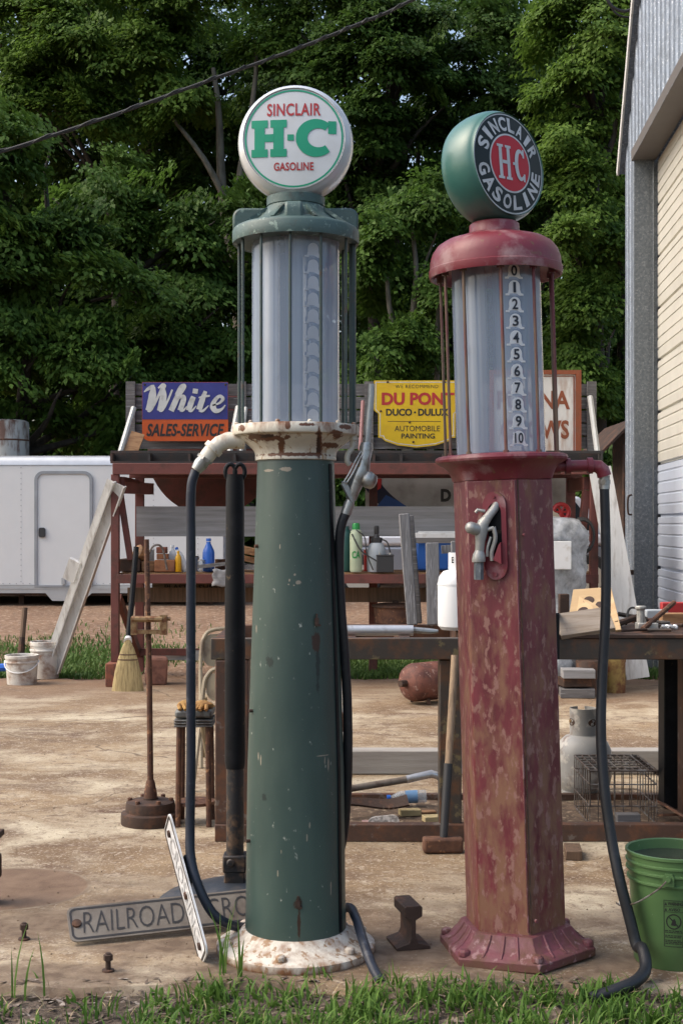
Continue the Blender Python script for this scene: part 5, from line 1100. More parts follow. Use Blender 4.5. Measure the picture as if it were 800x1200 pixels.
# green bucket
g=Vector((P(788,0,4.70).x,4.70,0)); k=4.70/F
t=thing('plastic_bucket','green plastic bucket with wire handle full of murky water','bucket',tuple(g))
zr=.385
b.lathe([(.130,0),(.134,.006),(.150,.285),(.159,.287),(.159,.293),(.152,.296),(.1535,.318),(.162,.320),(.162,.326),(.155,.329),(.156,.345),(.163,.347),(.163,.353),(.157,.356),(.158,.374),(.164,.377),(.164,.386),(.158,.388),(.154,.384),(.15,.30),(.131,.02)],64,M=g,cap=False); part('body',m_greenpl,t,smooth=40)
b.lathe([(.1525,.352),(1e-4,.352)],48,M=g,cap=False); part('water',m_dirtwater,t)
b.lathe([(.1545,.352),(.1555,.372)],48,M=g,cap=False); part('mud_line',m_drust,t)
def BK(a,r,z): return g+Vector((r*math.sin(R(a)),-r*math.cos(R(a)),z))
ha=-19
b.prism([(-.018,-.022),(.018,-.022),(.018,.008),(.012,.02),(-.012,.02),(-.018,.008)],lambda u,v,w:BK(ha+math.degrees(u/.16),.158+w,.317+v),.012); b.tube([BK(ha,.168,.322),BK(ha,.182,.322)],.009,10); part('ear',m_greenpl,t)
b.tube(spline([BK(ha,.176,.322),BK(-30,.185,.285),BK(-50,.20,.235),BK(-72,.20,.205),BK(-92,.196,.195)],6),.0028,6); part('handle',m_wire,t)
b.tube([BK(-66,.201,.22),BK(-74,.199,.213)],.010,10); part('handle_grip',m_white,t)
def LB_(u,v,w=0): return BK(-13+math.degrees(u/.15)*1.0,.1392+(v-.105)*.0571+.0014+w,v)   # label on the bucket wall
def lq(x0,y0,x1,y1,w=0):
    n=4
    for i in range(n):
        a=x0+(x1-x0)*i/n; c=x0+(x1-x0)*(i+1)/n; b.add([LB_(a,y0,w),LB_(c,y0,w),LB_(c,y1,w),LB_(a,y1,w)],[(0,1,2,3)])
ux0,ux1,uy0,uy1=-.034,.034,.085,.245
for q in ((ux0,uy0,ux1,uy0+.002),(ux0,uy1-.002,ux1,uy1),(ux0,.002+uy0,ux0+.002,uy1-.002),(ux1-.002,.002+uy0,ux1,uy1-.002),(ux0+.002,.223,ux1-.002,.2245),(ux0+.002,.204,ux1-.002,.2055)): lq(*q)
put_text(b,'WARNING',(-.020,.2275,.031,.240),lambda u,v,w:LB_(u,v),offset=.03); put_text(b,'AVISO',(-.018,.208,.022,.219),lambda u,v,w:LB_(u,v),offset=.03)
for y in (.2275,.208): b.add([LB_(-.031,y),LB_(-.022,y),LB_(-.0265,y+.011)],[(0,1,2)])
n=28; b.add([LB_(r*math.cos(2*PI*i/n),.172+r*math.sin(2*PI*i/n)) for i in range(n) for r in (.0225,.0265)],[(2*i,2*i+1,(2*i+3)%(2*n),(2*i+2)%(2*n)) for i in range(n)])
b.add([LB_(-.0165,.185),LB_(-.0135,.188),LB_(.0165,.158),LB_(.0135,.155)],[(0,1,2,3)])
b.add([LB_(-.010,.160,.0004),LB_(.006,.158,.0004),LB_(.008,.172,.0004),LB_(.002,.184,.0004),LB_(-.004,.176,.0004)],[(0,1,2,3,4)])
random.seed(9)
for i in range(9):
    y=.139-.0055*i; x=-.030
    while x<.026:
        w_=random.uniform(.006,.016); 
        if i not in (2,5): lq(x,y,min(x+w_,.030),y+.0028)
        x+=w_+.0022
part('warning_label',m_let_black,t,smooth=0)
# propane tank and wire crate
g=Vector((P(683,0,7.55).x,7.55,0)); k=7.55/F
t=thing('propane_tank','old grey gas bottle with rust streaks standing behind the wire crate','gas bottle',tuple(g))
b.lathe([(.125,.0),(.13,.005),(.13,.03),(.11,.035)],32,M=g,cap=False); part('foot_ring',m_propane,t)
b.lathe([(.06,.02),(.115,.03),(.148,.07),(.155,.11),(.156,.115),(.156,.235),(.153,.26),(.135,.30),(.10,.333),(.05,.35),(1e-4,.352)],48,M=g); part('tank',m_propane,t)
pts=[(.077*math.cos(R(a)),.077*math.sin(R(a))) for a in range(-255,76,10)]
m_=len(pts)
vs=[g+Vector((x*.98,y*.98,.335)) for x,y in pts]+[g+Vector((x,y,.49)) for x,y in pts]+[g+Vector((x*.95,y*.95,.335)) for x,y in pts]+[g+Vector((x*.95,y*.95,.49)) for x,y in pts]
b.add(vs,[(i,i+1,m_+i+1,m_+i) for i in range(m_-1)]+[(2*m_+i,3*m_+i,3*m_+i+1,2*m_+i+1) for i in range(m_-1)]+[(m_+i,m_+i+1,3*m_+i+1,3*m_+i) for i in range(m_-1)]+[(0,m_,3*m_,2*m_),(m_-1,3*m_-1,4*m_-1,2*m_-1)]); part('collar',m_propane,t)
for a in (-58,-160): b.prism([(.030*math.cos(R(q)),.020*math.sin(R(q))) for q in range(0,360,24)],lambda u,v,w:g+Vector(((.0772+w)*math.cos(R(a)+u/.077),(.0772+w)*math.sin(R(a)+u/.077),.415+v)),.001)
part('hand_hole',m_drust,t)
b.tube([g+Vector((0,0,.35)),g+Vector((0,0,.42))],.016,8); b.tube([g+Vector((-.08,-.02,.42)),g+Vector((0,0,.41))],.010,8); part('valve',m_brass,t)
Y0,Y1=6.78,7.22; xl,xr=P(690.5,0,Y0).x,P(769,0,Y0).x; zc=P(0,903,Y0).z
t=thing('wire_crate','rusty wire crate turned upside down beside the old grey gas bottle','wire crate',((xl+xr)/2,7.0,0))
def wire(p,q,r=.0028): b.tube([p,q],r,5)
for z,r in ((.008,.005),(.10,.003),(zc-.07,.004),(zc,.006)):
    for p,q in (((xl,Y0),(xr,Y0)),((xr,Y0),(xr,Y1)),((xr,Y1),(xl,Y1)),((xl,Y1),(xl,Y0))): wire((*p,z),(*q,z),r)
part('rim_wire',m_wire,t)
for i in range(9):
    x=xl+(xr-xl)*i/8; wire((x,Y0,.008),(x,Y0,zc)); wire((x,Y1,.008),(x,Y1,zc))
for i in range(1,7):
    y=Y0+(Y1-Y0)*i/7; wire((xl,y,.008),(xl,y,zc)); wire((xr,y,.008),(xr,y,zc))
part('side_wire',m_wire,t)
for i in range(1,9): x=xl+(xr-xl)*i/9; wire((x,Y0,zc),(x,Y1,zc),.004)
for i in range(1,6): y=Y0+(Y1-Y0)*i/6; wire((xl,y,zc),(xr,y,zc),.004)
part('base_wire',m_wire,t)
mb=MB(); mb.box((P(736,0,6.70).x,6.72,.05),(.115,.06,.055)); tag(mb.build('wood_offcut',m_wood,bevel=.004),'grey wood offcut in front of the wire crate','offcut')
rod('iron_rod',Vector((P(735,0,7.4).x,7.32,.26)),Vector((P(785,0,7.3).x,7.3,.13)),.014,m_drust,'dark rod poking out behind the wire crate')
mb=MB(); q=Vector((P(788,0,6.85).x,6.78,.02)); mb.beam(q+Vector((-.06,.1,.08)),q+Vector((.05,-.08,.03)),.10,.012,up=(.3,.3,1)); mb.beam(q+Vector((-.08,.02,.03)),q+Vector((.09,.05,.03)),.08,.012,up=(-.3,.2,1)); tag(mb.build('scrap_plates',m_rust),'rusty scrap plates beside the foot of the black bench leg','scrap')
# grey beam on the slab
mb=MB(); mb.span((P(330,0,8.2).x,8.17,.003),(P(860,0,8.2).x,8.30,.145)); tag(mb.build('grey_timber',m_greytimber,bevel=.006),'long pale grey timber lying on the slab behind the bench','timber')
# tools under the bench
t=thing('post_hole_tool','tool shaft with a silver bent end lying under the bench','tool',tuple(Vector((P(465,0,7.1).x,7.1,.1))))
b.tube([Vector((P(396,0,7.0).x,7.0,.135)),Vector((P(478,0,7.1).x,7.1,.175))],.018,12); part('shaft',mat('rusty_grey_shaft',(.2,.17,.14),.7,col2=(.12,.09,.07),amt=.5,scale=20),t)
b.tube([Vector((P(476,0,7.1).x,7.1,.174)),Vector((P(505,0,7.12).x,7.12,.20)),Vector((P(513,0,7.12).x,7.12,.19)),Vector((P(517,0,7.12).x,7.12,.165))],[.021,.021,.02,.012],12); part('silver_end',m_silver,t)
t=thing('water_bottle','clear plastic water bottle with a blue label lying under the bench','bottle',tuple(Vector((P(474,0,7.25).x,7.25,.0))))
Mx=Matrix.Translation((P(453,0,7.22).x,7.22,.052+.0))@Matrix.Rotation(R(87),4,'Y')
b.lathe([(.013,.02),(.013,.03),(.03,.06),(.034,.08),(.034,.2),(.031,.212),(1e-4,.212)],20,M=Mx); part('body',m_clear,t)
b.lathe([(.0345,.10),(.0345,.165)],20,M=Mx,cap=False); part('label',m_paleblue,t); b.lathe([(1e-4,0),(.016,0),(.016,.02),(.012,.022)],14,M=Mx); part('cap',m_bluepl,t)
t=thing('scrub_brush','pale bristle scrub brush lying on the dirt under the bench','brush',tuple(Vector((P(448,0,6.7).x,6.7,.0))))
q=Vector((P(449,0,6.66).x,6.66,.045)); c,s=math.cos(R(10)),math.sin(R(10))
b.prism(rrect(-.078,-.042,.078,.042,.036,6),lambda u,v,w:q+Vector((u*c,-w*.8+v*.35,v*.75+u*s*.6)),.03); part('bristles',m_brush,t)
b.box(q+Vector((-.085,.02,-.012)),(.04,.04,.03)); b.prism(rrect(-.07,-.036,.07,.036,.03,6),lambda u,v,w:q+Vector((u*c,.012+w*.8+v*.35,v*.75+u*s*.6)),.012); part('block',mat('pink_plastic',(.42,.26,.24),.6),t)
t=thing('scrap_iron','twisted dark steel blade under the water bottle','scrap blade',tuple(Vector((P(440,0,6.95).x,6.95,.0))))
pts=spline([Vector((P(398,0,6.9).x,6.9,.10)),Vector((P(425,0,6.95).x,6.95,.085)),Vector((P(455,0,6.95).x,6.95,.075)),Vector((P(478,0,6.95).x,6.95,.095))],5)
for i in range(len(pts)-1): b.beam(pts[i],pts[i+1],.05+.03*(i/len(pts)),.012,up=(0,-.6,1))
part('blade',m_drust,t)
for x,Y,w_,h_,d_,m,lab,nm in ((480,7.0,.11,.03,.06,m_sponge,'yellowed foam strip beside the scrub brush','foam_piece'),(507,6.85,.10,.03,.07,m_sponge,'pale foam block beside the sledgehammer grip','foam_piece'),(500,7.05,.09,.012,.05,m_cutwood,'orange brown wood chip between the two foam pieces','wood_chip'),(422,6.75,.05,.012,.05,m_blackpl,'small black chip left of the scrub brush','plastic_chip'),(462,6.58,.09,.01,.03,m_blackpl,'thin black strip in front of the scrub brush','plastic_chip')):
    mb=MB(); mb.box((P(x,0,Y).x,Y,h_/2+.008),(w_,d_,h_),(0,0,R(12))); tag(mb.build(nm,m,bevel=.003),lab,'scrap')
# bits behind the green pump's right edge
mb=MB(); mb.beam(Vector((P(402,0,6.6).x,6.6,.02)),Vector((P(404,0,6.62).x,6.62,1.0)),.028,.02,up=(0,-1,0)); tag(mb.build('white_batten',m_paint_white),'narrow white batten standing behind the hanging hose of the green pump','batten')
t=thing('pipe_wrench','rusty tool with a pale handle hanging behind the green pump','tool',tuple(Vector((P(404,0,6.35).x,6.35,.5))))
b.tube([P(405,800,6.38),P(405,830,6.38)],.018,8); b.tube([P(404,858,6.38),P(407,862,6.38)],.035,10); part('shaft',m_alugrey,t); b.box(P(405,846,6.38),(.05,.03,.09)); part('jaw',m_rust,t,bevel=.005)

# ------------------------------------------------------------------ small clutter
def tin(name,p,r,h,m,label,cat,lid=None):
    t=thing(name,label,cat,tuple(p)); bb=MB(); bb.lathe([(r*.97,0),(r,.004),(r,h-.004),(r*1.03,h),(r*1.03,h+.004),(r*.9,h+.004),(1e-4,h+.002)],18,M=p); bb.build('body',m,t)
    if lid: bb=MB(); bb.lathe([(r*.92,h+.005),(r*.92,h+.015),(1e-4,h+.018)],16,M=p); bb.build('lid',lid,t)
    return t
tin('paint_can',base(227,13.05),.055,.13,m_alugrey,'dull grey paint can behind the hose on the rack shelf','can',m_drust)
tin('glass_jar',base(236,12.9),.035,.10,m_clear,'small clear jar left of the blue jug','jar',m_silver)
tin('oil_can',base(258,13.1),.05,.11,m_rust,'rusty oil can right of the blue jug','can')
tin('tin_can',base(175,13.15)+Vector((0,0,.0)),.05,.2,m_greypl,'tall grey tin behind the orange brown block','can')
tin('glass_jar',base(476,12.78),.04,.11,m_white,'white plastic jar between the battery and the tall ragged plank','jar',m_silver)
tin('spray_can',base(430,13.1),.033,.2,m_let_red,'thin red spray can between the two sprayers','can',m_white)
tin('paint_can',Vector((P(690,0,7.2).x,7.2,zt_+.017)),.05,.11,m_drust,'dark rusty can behind the plywood on the bench','can')
for x0,Y0_,x1,Y1_,r,m,lab,nm in (
 (741,7.15,781,7.3,.010,m_rust,'thin rusty pipe lying at the back of the bench before the red box','iron_pipe'),
 (758,6.58,786,6.55,.008,m_greysteel,'short grey bar near the front edge of the bench','iron_bar'),
 (728,6.55,760,6.6,.007,m_drust,'dark thin bar lying along the front edge of the bench','iron_bar'),
 (765,6.95,800,6.8,.011,m_drust,'dark pipe crossing below the tilted rusty rod','iron_pipe')):
    bb=MB(); bb.tube([Vector((P(x0,0,Y0_).x,Y0_,zz_+r+.002)),Vector((P(x1,0,Y1_).x,Y1_,zz_+r+.004))],r,8); tag(bb.build(nm,m),lab,'bar')
bb=MB()
for k in range(3): bb.tube([Vector((P(772,0,6.75).x,6.75,zz_+.012+.012*k))+Vector(((.055-.004*k)*math.cos(R(a)),(.055-.004*k)*math.sin(R(a)),0)) for a in range(0,360,18)],.006,6,closed=True)
tag(bb.build('wire_coil',m_wire),'small flat coil of rusty wire on the bench','wire coil')
bb=MB()
for k in range(4): bb.tube([P(681,628,12.66)+Vector(((.12-.006*k)*math.cos(R(a)),-.02*k,(.17-.008*k)*math.sin(R(a)))) for a in range(0,360,15)],.010,6,closed=True)
tag(bb.build('cable_coil',m_cable),'coil of black cable hanging on the slanting brace at the right of the rack','cable coil')
bb=MB(); bb.beam(Vector((P(398,0,6.9).x,6.9,zt_+.012)),Vector((P(426,0,7.0).x,7.0,zt_+.012)),.03,.02); tag(bb.build('wood_strip',m_ply),'pale wood strip lying behind the silver tube','strip')
for k,(x,y,z,w_,m,lab) in enumerate(((672,12.0,.0,.30,m_wood,'grey timber offcut, lowest of the pile behind the bench by the red pump'),(670,12.05,.09,.26,m_drust,'dark timber offcut in the middle of the pile behind the bench by the red pump'),(673,12.0,.17,.28,m_lightboard,'pale timber offcut on top of the pile behind the bench by the red pump'))):
    bb=MB(); bb.box((P(x,0,y).x,y-.15,z+.042),(w_,.2,.078),(0,0,R((-5,6,-2)[k]))); tag(bb.build('wood_offcut',m,bevel=.005),lab,'offcut')
bb=MB(); bb.tube(spline([P(172,652,12.7)+Vector((0,-.0,-.02)),P(180,640,12.68),P(190,642,12.68),P(196,668,12.66)],6),.010,6); tag(bb.build('wire_loop',m_wire),'loop of stiff wire over the small bricks','wire')
bb=MB(); bb.box(base(292,12.85)+Vector((0,0,.20)),(.16,.12,.07),(.1,.2,.4)); tag(bb.build('wood_chunk',m_cutwood,bevel=.006),'brown wood chunk lying on the split board behind the black post','block')
t=thing('shop_rag','crumpled grey rag hanging over the shelf edge right of the blue jug','rag',tuple(base(262,12.72)))
bb=MB(); q=base(262,12.70)
n_=7; vs=[q+Vector(((i/(n_-1)-.5)*.20+.01*math.sin(j*2),-.02-.012*math.sin(i*2.1+j),.03-.16*j/(n_-1)+.01*math.sin(i*1.7))) for j in range(n_) for i in range(n_)]
bb.add(vs,[(j*n_+i,j*n_+i+1,(j+1)*n_+i+1,(j+1)*n_+i) for j in range(n_-1) for i in range(n_-1)]); o=bb.build('cloth',m_lightboard,t,smooth=60); o.modifiers.new('thick','SOLIDIFY').thickness=.008
# ------------------------------------------------------------------ trailer
YT=21.0; T=lambda x,y,Y=YT:P(x,y,Y)
tr=thing('box_trailer','long white enclosed box trailer with a side door parked on the gravel','trailer',(T(60,0).x,YT+1.1,.25))
b=MB()
def part(name,m,parent=tr,**k):
    global b
    o=b.build(name,m,parent,**k); b=MB(); return o
xl,xr=T(-215,0).x,T(262,0).x; zt1,zb1=T(0,545).z,T(0,686).z
b.span((xl,YT,zb1),(xr,YT+2.3,zt1)); part('body',m_trailer,bevel=.01)
pf=[(0,0),(.02,.06),(.06,.12),(.14,.15),(2.16,.15),(2.24,.12),(2.28,.06),(2.3,0)]
b.prism([(a,c) for a,c in pf],lambda u,v,w:Vector((xl+w,YT-.012+u*1.01,zt1+.001+v)),xr-xl); part('roof_edge',m_trailtrim,smooth=60)
b.span((xl,YT-.012,zb1-.12),(xr,YT+.05,zb1)); b.span((xl,YT-.02,zb1-.055),(xr,YT-.013,zb1-.035)); part('lower_trim',m_trailtrim)
b.span((xl,YT+.05,zb1-.16),(xr,YT+2.2,zb1-.002)); part('chassis',m_drust)
random.seed(1)
for x in (25,136,180,232,-60,-140):
    X=T(x,0).x
    for k in range(22): z=zb1+.06+(zt1-zb1-.1)*k/21; b.box((X,YT-.003,z),(.012,.008,.012))
for k in range(60): X=xl+.1+(xr-xl-.2)*k/59; b.box((X,YT-.003,zb1+.03),(.012,.008,.012))
part('rivets',mat('rivet_grey',(.34,.35,.38),.5,bump=0))
x0,x1=T(41,0).x,T(109,0).x; zd0,zd1=T(0,688).z,T(0,552).z
o_=rrect(x0,zd0,x1,zd1,.14,6,(0,0,1,1)); i_=rrect(x0+.045,zd0+.03,x1-.045,zd1-.045,.11,6,(0,0,1,1)); n=len(o_)
fn=lambda u,v,w:Vector((u,YT-w,v))
vs=[fn(u,v,.0) for u,v in o_]+[fn(u,v,.03) for u,v in o_]+[fn(u,v,.03) for u,v in i_]+[fn(u,v,.0) for u,v in i_]
b.add(vs,[(k*n+i,k*n+(i+1)%n,(k+1)*n+(i+1)%n,(k+1)*n+i) for k in range(3) for i in range(n)]); dr_f=part('door_frame',mat('door_trim_grey',(.33,.35,.38),.4,.4,bump=0))
b.prism(i_,fn,.012); dr=part('door',m_trailer)
X=T(50,0).x; z=T(0,624).z; b.prism(rrect(X-.05,z-.075,X+.05,z+.075,.03,4),lambda u,v,w:fn(u,v,.013+w),.03); part('handle',m_blackpl,dr)
b.box((T(75,0).x,YT-.03,T(0,681).z),(.05,.05,.1)); part('latch',m_trailtrim,dr)
for xa,xb in ((62,100),):
    b.prism([(T(xa-8,0).x,zb1-.12),(T(xa,0).x,zb1-.24),(T(xb-2,0).x,zb1-.24),(T(xb+8,0).x,zb1-.12)],fn,.02); part('step_well',m_trailtrim)
for x in (-110,-70):
    Mx=Matrix.Translation((T(x,0).x,YT+.2,.25+.33))@Matrix.Rotation(PI/2,4,'X'); w=MB(); w.lathe([(.2,-.1),(.31,-.1),(.33,-.06),(.33,.06),(.31,.1),(.2,.1)],28,M=Mx); wh=w.build('wheel',m_wheel,tr); w=MB(); w.lathe([(1e-4,.08),(.08,.08),(.18,.09),(.2,.10)],20,M=Mx); w.build('rim',m_trailtrim,wh)
for x in (20,245): b.span((T(x,0).x-.04,YT+.3,.22),(T(x,0).x+.04,YT+.38,zb1-.1)); part('jack_leg',m_drust)
# pickup truck behind the rack
tk=thing('pickup_truck','silver and white pickup truck parked behind the rack beyond the shelf','pickup truck',(T(560,0,22).x,22.9,.27))
Y2=22.0; q=lambda x,y:P(x,y,Y2)
zg_=.27; z1=q(0,672).z; z2=q(0,640).z; z3=q(0,626).z
xa,xb=q(388,0).x,q(790,0).x
b.span((xa,Y2,z1),(xb,Y2+1.8,z2)); part('lower_body',m_truck,tk,bevel=.05)
b.span((xa-.02,Y2-.02,z2),(xb+.02,Y2+1.82,z3)); part('upper_body',m_truckwhite,tk,bevel=.06)
xc,xd=q(560,0).x,q(680,0).x
b.prism([(xc,z3),(xd+.5,z3),(xd,z3+.62),(xc+.1,z3+.65)],lambda u,v,w:Vector((u,Y2+.12+w,v)),1.55); cab=part('cab',m_truckwhite,tk,bevel=.05)
b.prism([(xc+.12,z3+.06),(xd+.3,z3+.06),(xd-.08,z3+.54),(xc+.18,z3+.56)],lambda u,v,w:Vector((u,Y2+.11+w,v)),.008); part('window',m_glassdark,cab)
b.span((xa,Y2+.1,z1-.2),(xb,Y2+1.7,z1-.002)); part('chassis',m_drust,tk)
for x in (420,690):
    Mx=Matrix.Translation((q(x,0).x,Y2+.06,zg_+.38))@Matrix.Rotation(PI/2,4,'X'); w=MB(); w.lathe([(.22,-.1),(.36,-.1),(.385,-.06),(.385,.06),(.36,.1),(.22,.1)],28,M=Mx); wh=w.build('wheel',m_wheel,tk); w=MB(); w.lathe([(1e-4,.07),(.07,.075),(.10,.06),(.2,.10),(.225,.105)],20,M=Mx); w.build('rim',mat('cream_rim',(.5,.47,.4),.5),wh)
# silo behind the trailer
t=thing('storage_tank','rust streaked pale round tank standing behind the white trailer','tank',(P(8,0,23.9).x,24.0,.3))
p=Vector((P(8,0,23.9).x,24.0,.3)); zt4=P(0,494,23.9).z-.3
b.lathe([(.37,0),(.37,zt4-.04),(.36,zt4),(.30,zt4+.03),(1e-4,zt4+.05)],36,M=p); part('shell',m_tank,t)
for z in (.9,1.8,2.7): b.lathe([(.372,z),(.38,z+.015),(.372,z+.03)],36,M=p,cap=False)
part('hoop',m_rust,t)
# low tin roofed shed
t=thing('tin_shed','low dark shed with a rusty tin roof between the rack and the garage','shed',(P(745,0,20).x,20.6,.2))
xs0=P(705,0,19.6).x; zr0=P(0,528,19.6).z; zr1=P(0,492,19.6).z
nn=26
vs=[]; 
for i in range(nn+1):
    y=19.6+2.2*i/nn; dz=.03*(i%2)
    for k,(x,z) in enumerate(((xs0,zr0),(xs0+.45,zr1),(xs0+2.2,zr1+.35))): vs.append((x,y,z+dz))
fs=[(3*i+k,3*i+k+1,3*i+k+4,3*i+k+3) for i in range(nn) for k in range(2)]
n=len(vs); vs+= [(x,y,z-.05) for x,y,z in vs]; fs+=[tuple(n+a for a in f_[::-1]) for f_ in fs]; fs+=[(k,n+k,n+k+1,k+1) for k in range(2)]+[(3*i,3*i+3,n+3*i+3,n+3*i) for i in range(nn)]
b.add(vs,fs); part('roof',mat('dark_rusty_tin',(.030,.019,.015),.85,col2=(.075,.036,.022),amt=.4,scale=5),t,smooth=0)
b.span((xs0+.55,19.9,.15),(xs0+2.1,21.6,zr1-.05)); part('wall',m_drust,t)
b.span((xs0+.33,19.7,.15),(xs0+.41,19.78,zr0+.1)); part('post',m_drust,t)

# ------------------------------------------------------------------ garage
ga=thing('garage','tall galvanised metal garage with a cream and white roll up door','garage',(3.1,13.0,0))
dl=math.hypot(.0696,1); dx,dy=-.0696/dl,-1/dl; C0=Vector((3.105,14.73,0)); NW=Vector((-1/dl,.0696/dl,0))
def W(t,z,out=0): return C0+Vector((dx,dy,0))*t+NW*out+Vector((0,0,z))
tA=.755; tB=6.4; zL=5.30; zE=5.50
def roofz(t): return zE+.03+1.29*t
# corrugated wall sheets as one part: strip left of the door, gable above, strip right of the door
def corr(t0,t1,z0,z1f,step=.0145):
    n=max(2,int((t1-t0)/step)); vs=[]
    for i in range(n+1):
        t=t0+(t1-t0)*i/n; o=.016*max(-.6,min(.6,math.sin(2*PI*t/.23)*1.6))+.004*math.sin(2*PI*t/.0767); vs+= [W(t,z0,o),W(t,z1f(t),o)]
    b.add(vs,[(2*i,2*i+2,2*i+3,2*i+1) for i in range(n)])
corr(-.02,tA,.0,lambda t:min(zL,roofz(t)-.05)); corr(-.02,7.0,zL+.001,lambda t:min(roofz(t)-.05,roofz(3.2)))
corr(tB,9.5,0,lambda t:zL); part('wall',m_corr,ga,smooth=60)
# the far side wall and back of the shell (towards +x)
b.add([W(-.02,0,-.02),W(-.02,0,-9),W(-.02,zE-.1,-9),W(-.02,zE-.1,-.02)],[(0,1,2,3)]); part('side_wall',m_corr,ga)
# spangled corner trim and jamb
b.add([W(tA-.015,0,.022),W(tA,0,.022),W(tA,0,-.24),W(tA,zL,-.24),W(tA,zL,.022),W(tA-.015,zL,.022)],[(0,1,4,5),(1,2,3,4)]); part('door_jamb',m_galv,ga)
b.add([W(tA+.004,1.68,.02),W(tA+.004,1.68,-.13),W(tA+.004,zL,-.13),W(tA+.004,zL,.02)],[(0,1,2,3)])
b.add([W(tA-.11,.0,.020),W(tA-.014,.0,.028),W(tA-.014,zL,.028),W(tA-.11,zL,.020)],[(0,1,2,3)])
b.add([W(tA+.003,.0,-.165),W(tA+.022,.0,-.175),W(tA+.022,zL,-.175),W(tA+.003,zL,-.165)],[(0,1,2,3)]); part('jamb_trim',m_galv,ga)
b.tube(spline([W(tA-.1,1.62,.03),W(tA-.1,1.64,.07),W(tA-.1,1.80,.07),W(tA-.1,1.83,.03)],5),.010,6); part('pull_handle',m_drust,ga)
b.add([W(tA-.04,zL,.045),W(tB,zL,.045),W(tB,zL+.10,.05),W(tA-.04,zL+.10,.05)],[(0,1,2,3)]); b.add([W(tA-.04,zL-.004,.045),W(tB,zL-.004,.045),W(tB,zL-.004,-.20),W(tA-.04,zL-.004,-.20)],[(0,1,2,3)]); b.add([W(tA-.04,zL,.045),W(tA-.04,zL+.10,.05),W(tA-.04,zL+.1,.0),W(tA-.04,zL,.0)],[(0,1,2,3)]); part('door_lintel',m_soffit,ga)
b.add([W(tB,0,.022),W(tB,0,-.24),W(tB,zL,-.24),W(tB,zL,.022)],[(0,1,2,3)]); part('door_jamb',m_galv,ga)
# sectional door: ribbed profile swept along the wall
def door(z0,z1,m,name):
    pr=[]; z=z0; sec=.535; 
    k=math.floor(z0/sec)
    pts=[]
    zc=z0
    while zc<z1-1e-6:
        s0=math.floor(zc/sec+1e-6)*sec; 
        for (f_,o) in ((0,-.030),(.035,-.030),(.045,-.005),(.20,0),(.21,-.008),(.235,-.008),(.245,0),(.40,0),(.41,-.008),(.435,-.008),(.445,0),(.62,0),(.63,-.008),(.655,-.008),(.665,0),(.82,0),(.83,-.008),(.855,-.008),(.865,0),(.975,0),(.985,-.03)):
            z=s0+f_*sec
            if zc-1e-6<=z<=z1: pts.append((z,o-.215))
        zc=s0+sec
    vs=[]
    for z,o in pts: vs+=[W(tA+.012,z,o),W(tB-.01,z,o)]
    b.add(vs,[(2*i,2*i+1,2*i+3,2*i+2) for i in range(len(pts)-1)])
    return part(name,m,ga,smooth=15)
zsplit=.535*4-.004
door(.01,zsplit,m_doorwhite,'door_panel'); door(zsplit+.004,zL-.02,m_cream,'door_panel')
b.add([W(tA+.006,0,-.235),W(tA+.03,0,-.235),W(tA+.03,zL,-.235),W(tA+.006,zL,-.235)],[(0,1,2,3)])
for k in range(10): z=.535*k+.535*.99; b.box(W(tA+.02,z,-.225),(.03,.03,.04))
part('door_seal',m_blackpl,ga)
# roof sheet with a rake board
vs=[W(-.12,roofz(-.12),.07),W(3.2,roofz(3.2),.07),W(3.2,roofz(3.2),-9),W(-.12,roofz(-.12),-9)]; n=len(vs); vs+=[v+Vector((0,0,.05)) for v in vs]
b.add(vs,[(3,2,1,0),(4,5,6,7),(0,1,5,4),(1,2,6,5),(2,3,7,6),(3,0,4,7)])
vs=[W(3.2,roofz(3.2),.16),W(7,roofz(3.2)-.4,.16),W(7,roofz(3.2)-.4,-9),W(3.2,roofz(3.2),-9)]; vs+=[v+Vector((0,0,.05)) for v in vs]
b.add(vs,[(3,2,1,0),(4,5,6,7),(0,1,5,4),(1,2,6,5),(2,3,7,6),(3,0,4,7)]); part('roof',m_corr,ga)
b.beam(W(-.13,roofz(-.13)+.02,.075),W(3.2,roofz(3.2)+.02,.075),.02,.10,up=(-dx,-dy,1)); part('rake_board',m_paint_white,ga)
b.beam(W(tA-.25,1.02,.05),W(tA-.05,1.02,.03),.02,.02); b.box(W(tA-.06,1.02,.035),(.05,.05,.05)); part('latch',m_drust,ga)

# ------------------------------------------------------------------ cables
def cable(pts,r,label):
    mb=MB(); mb.tube(spline(pts,10),r,6); return tag(mb.build('overhead_cable',m_cable),label,'cable')
cable([P(-260,225,9.6),P(-60,194,10),P(100,146,10.3),P(240,96,10.6),P(340,60,10.8),P(420,28,11),P(482,0,11.1),P(640,-90,11.5)],.013,'thick twisted black cable crossing the upper left before the trees')
mb=MB(); pts=spline([P(-260,225,9.6),P(-60,194,10),P(100,146,10.3),P(240,96,10.6),P(340,60,10.8),P(420,28,11),P(482,0,11.1),P(640,-90,11.5)],14); 
tw=[p+Vector((0,.014*math.sin(i*1.3),.016*math.cos(i*1.3))) for i,p in enumerate(pts)]
mb.tube(tw,.008,5); o=mb.build('twisted_wire',m_cable,bpy.data.objects['overhead_cable'])
cable([P(700,-30,13.9),P(713,3,13.9),P(728,13,13.9),P(742,9,13.9),P(752,-4,13.9)],.016,'black cable loop hanging by the garage roof edge, higher of the two')
cable([P(702,-20,14.0),P(718,12,14.0),P(732,20,14.0),P(745,16,14.0),P(756,0,14.0)],.010,'thin black cable loop hanging by the garage roof edge, lower of the two')

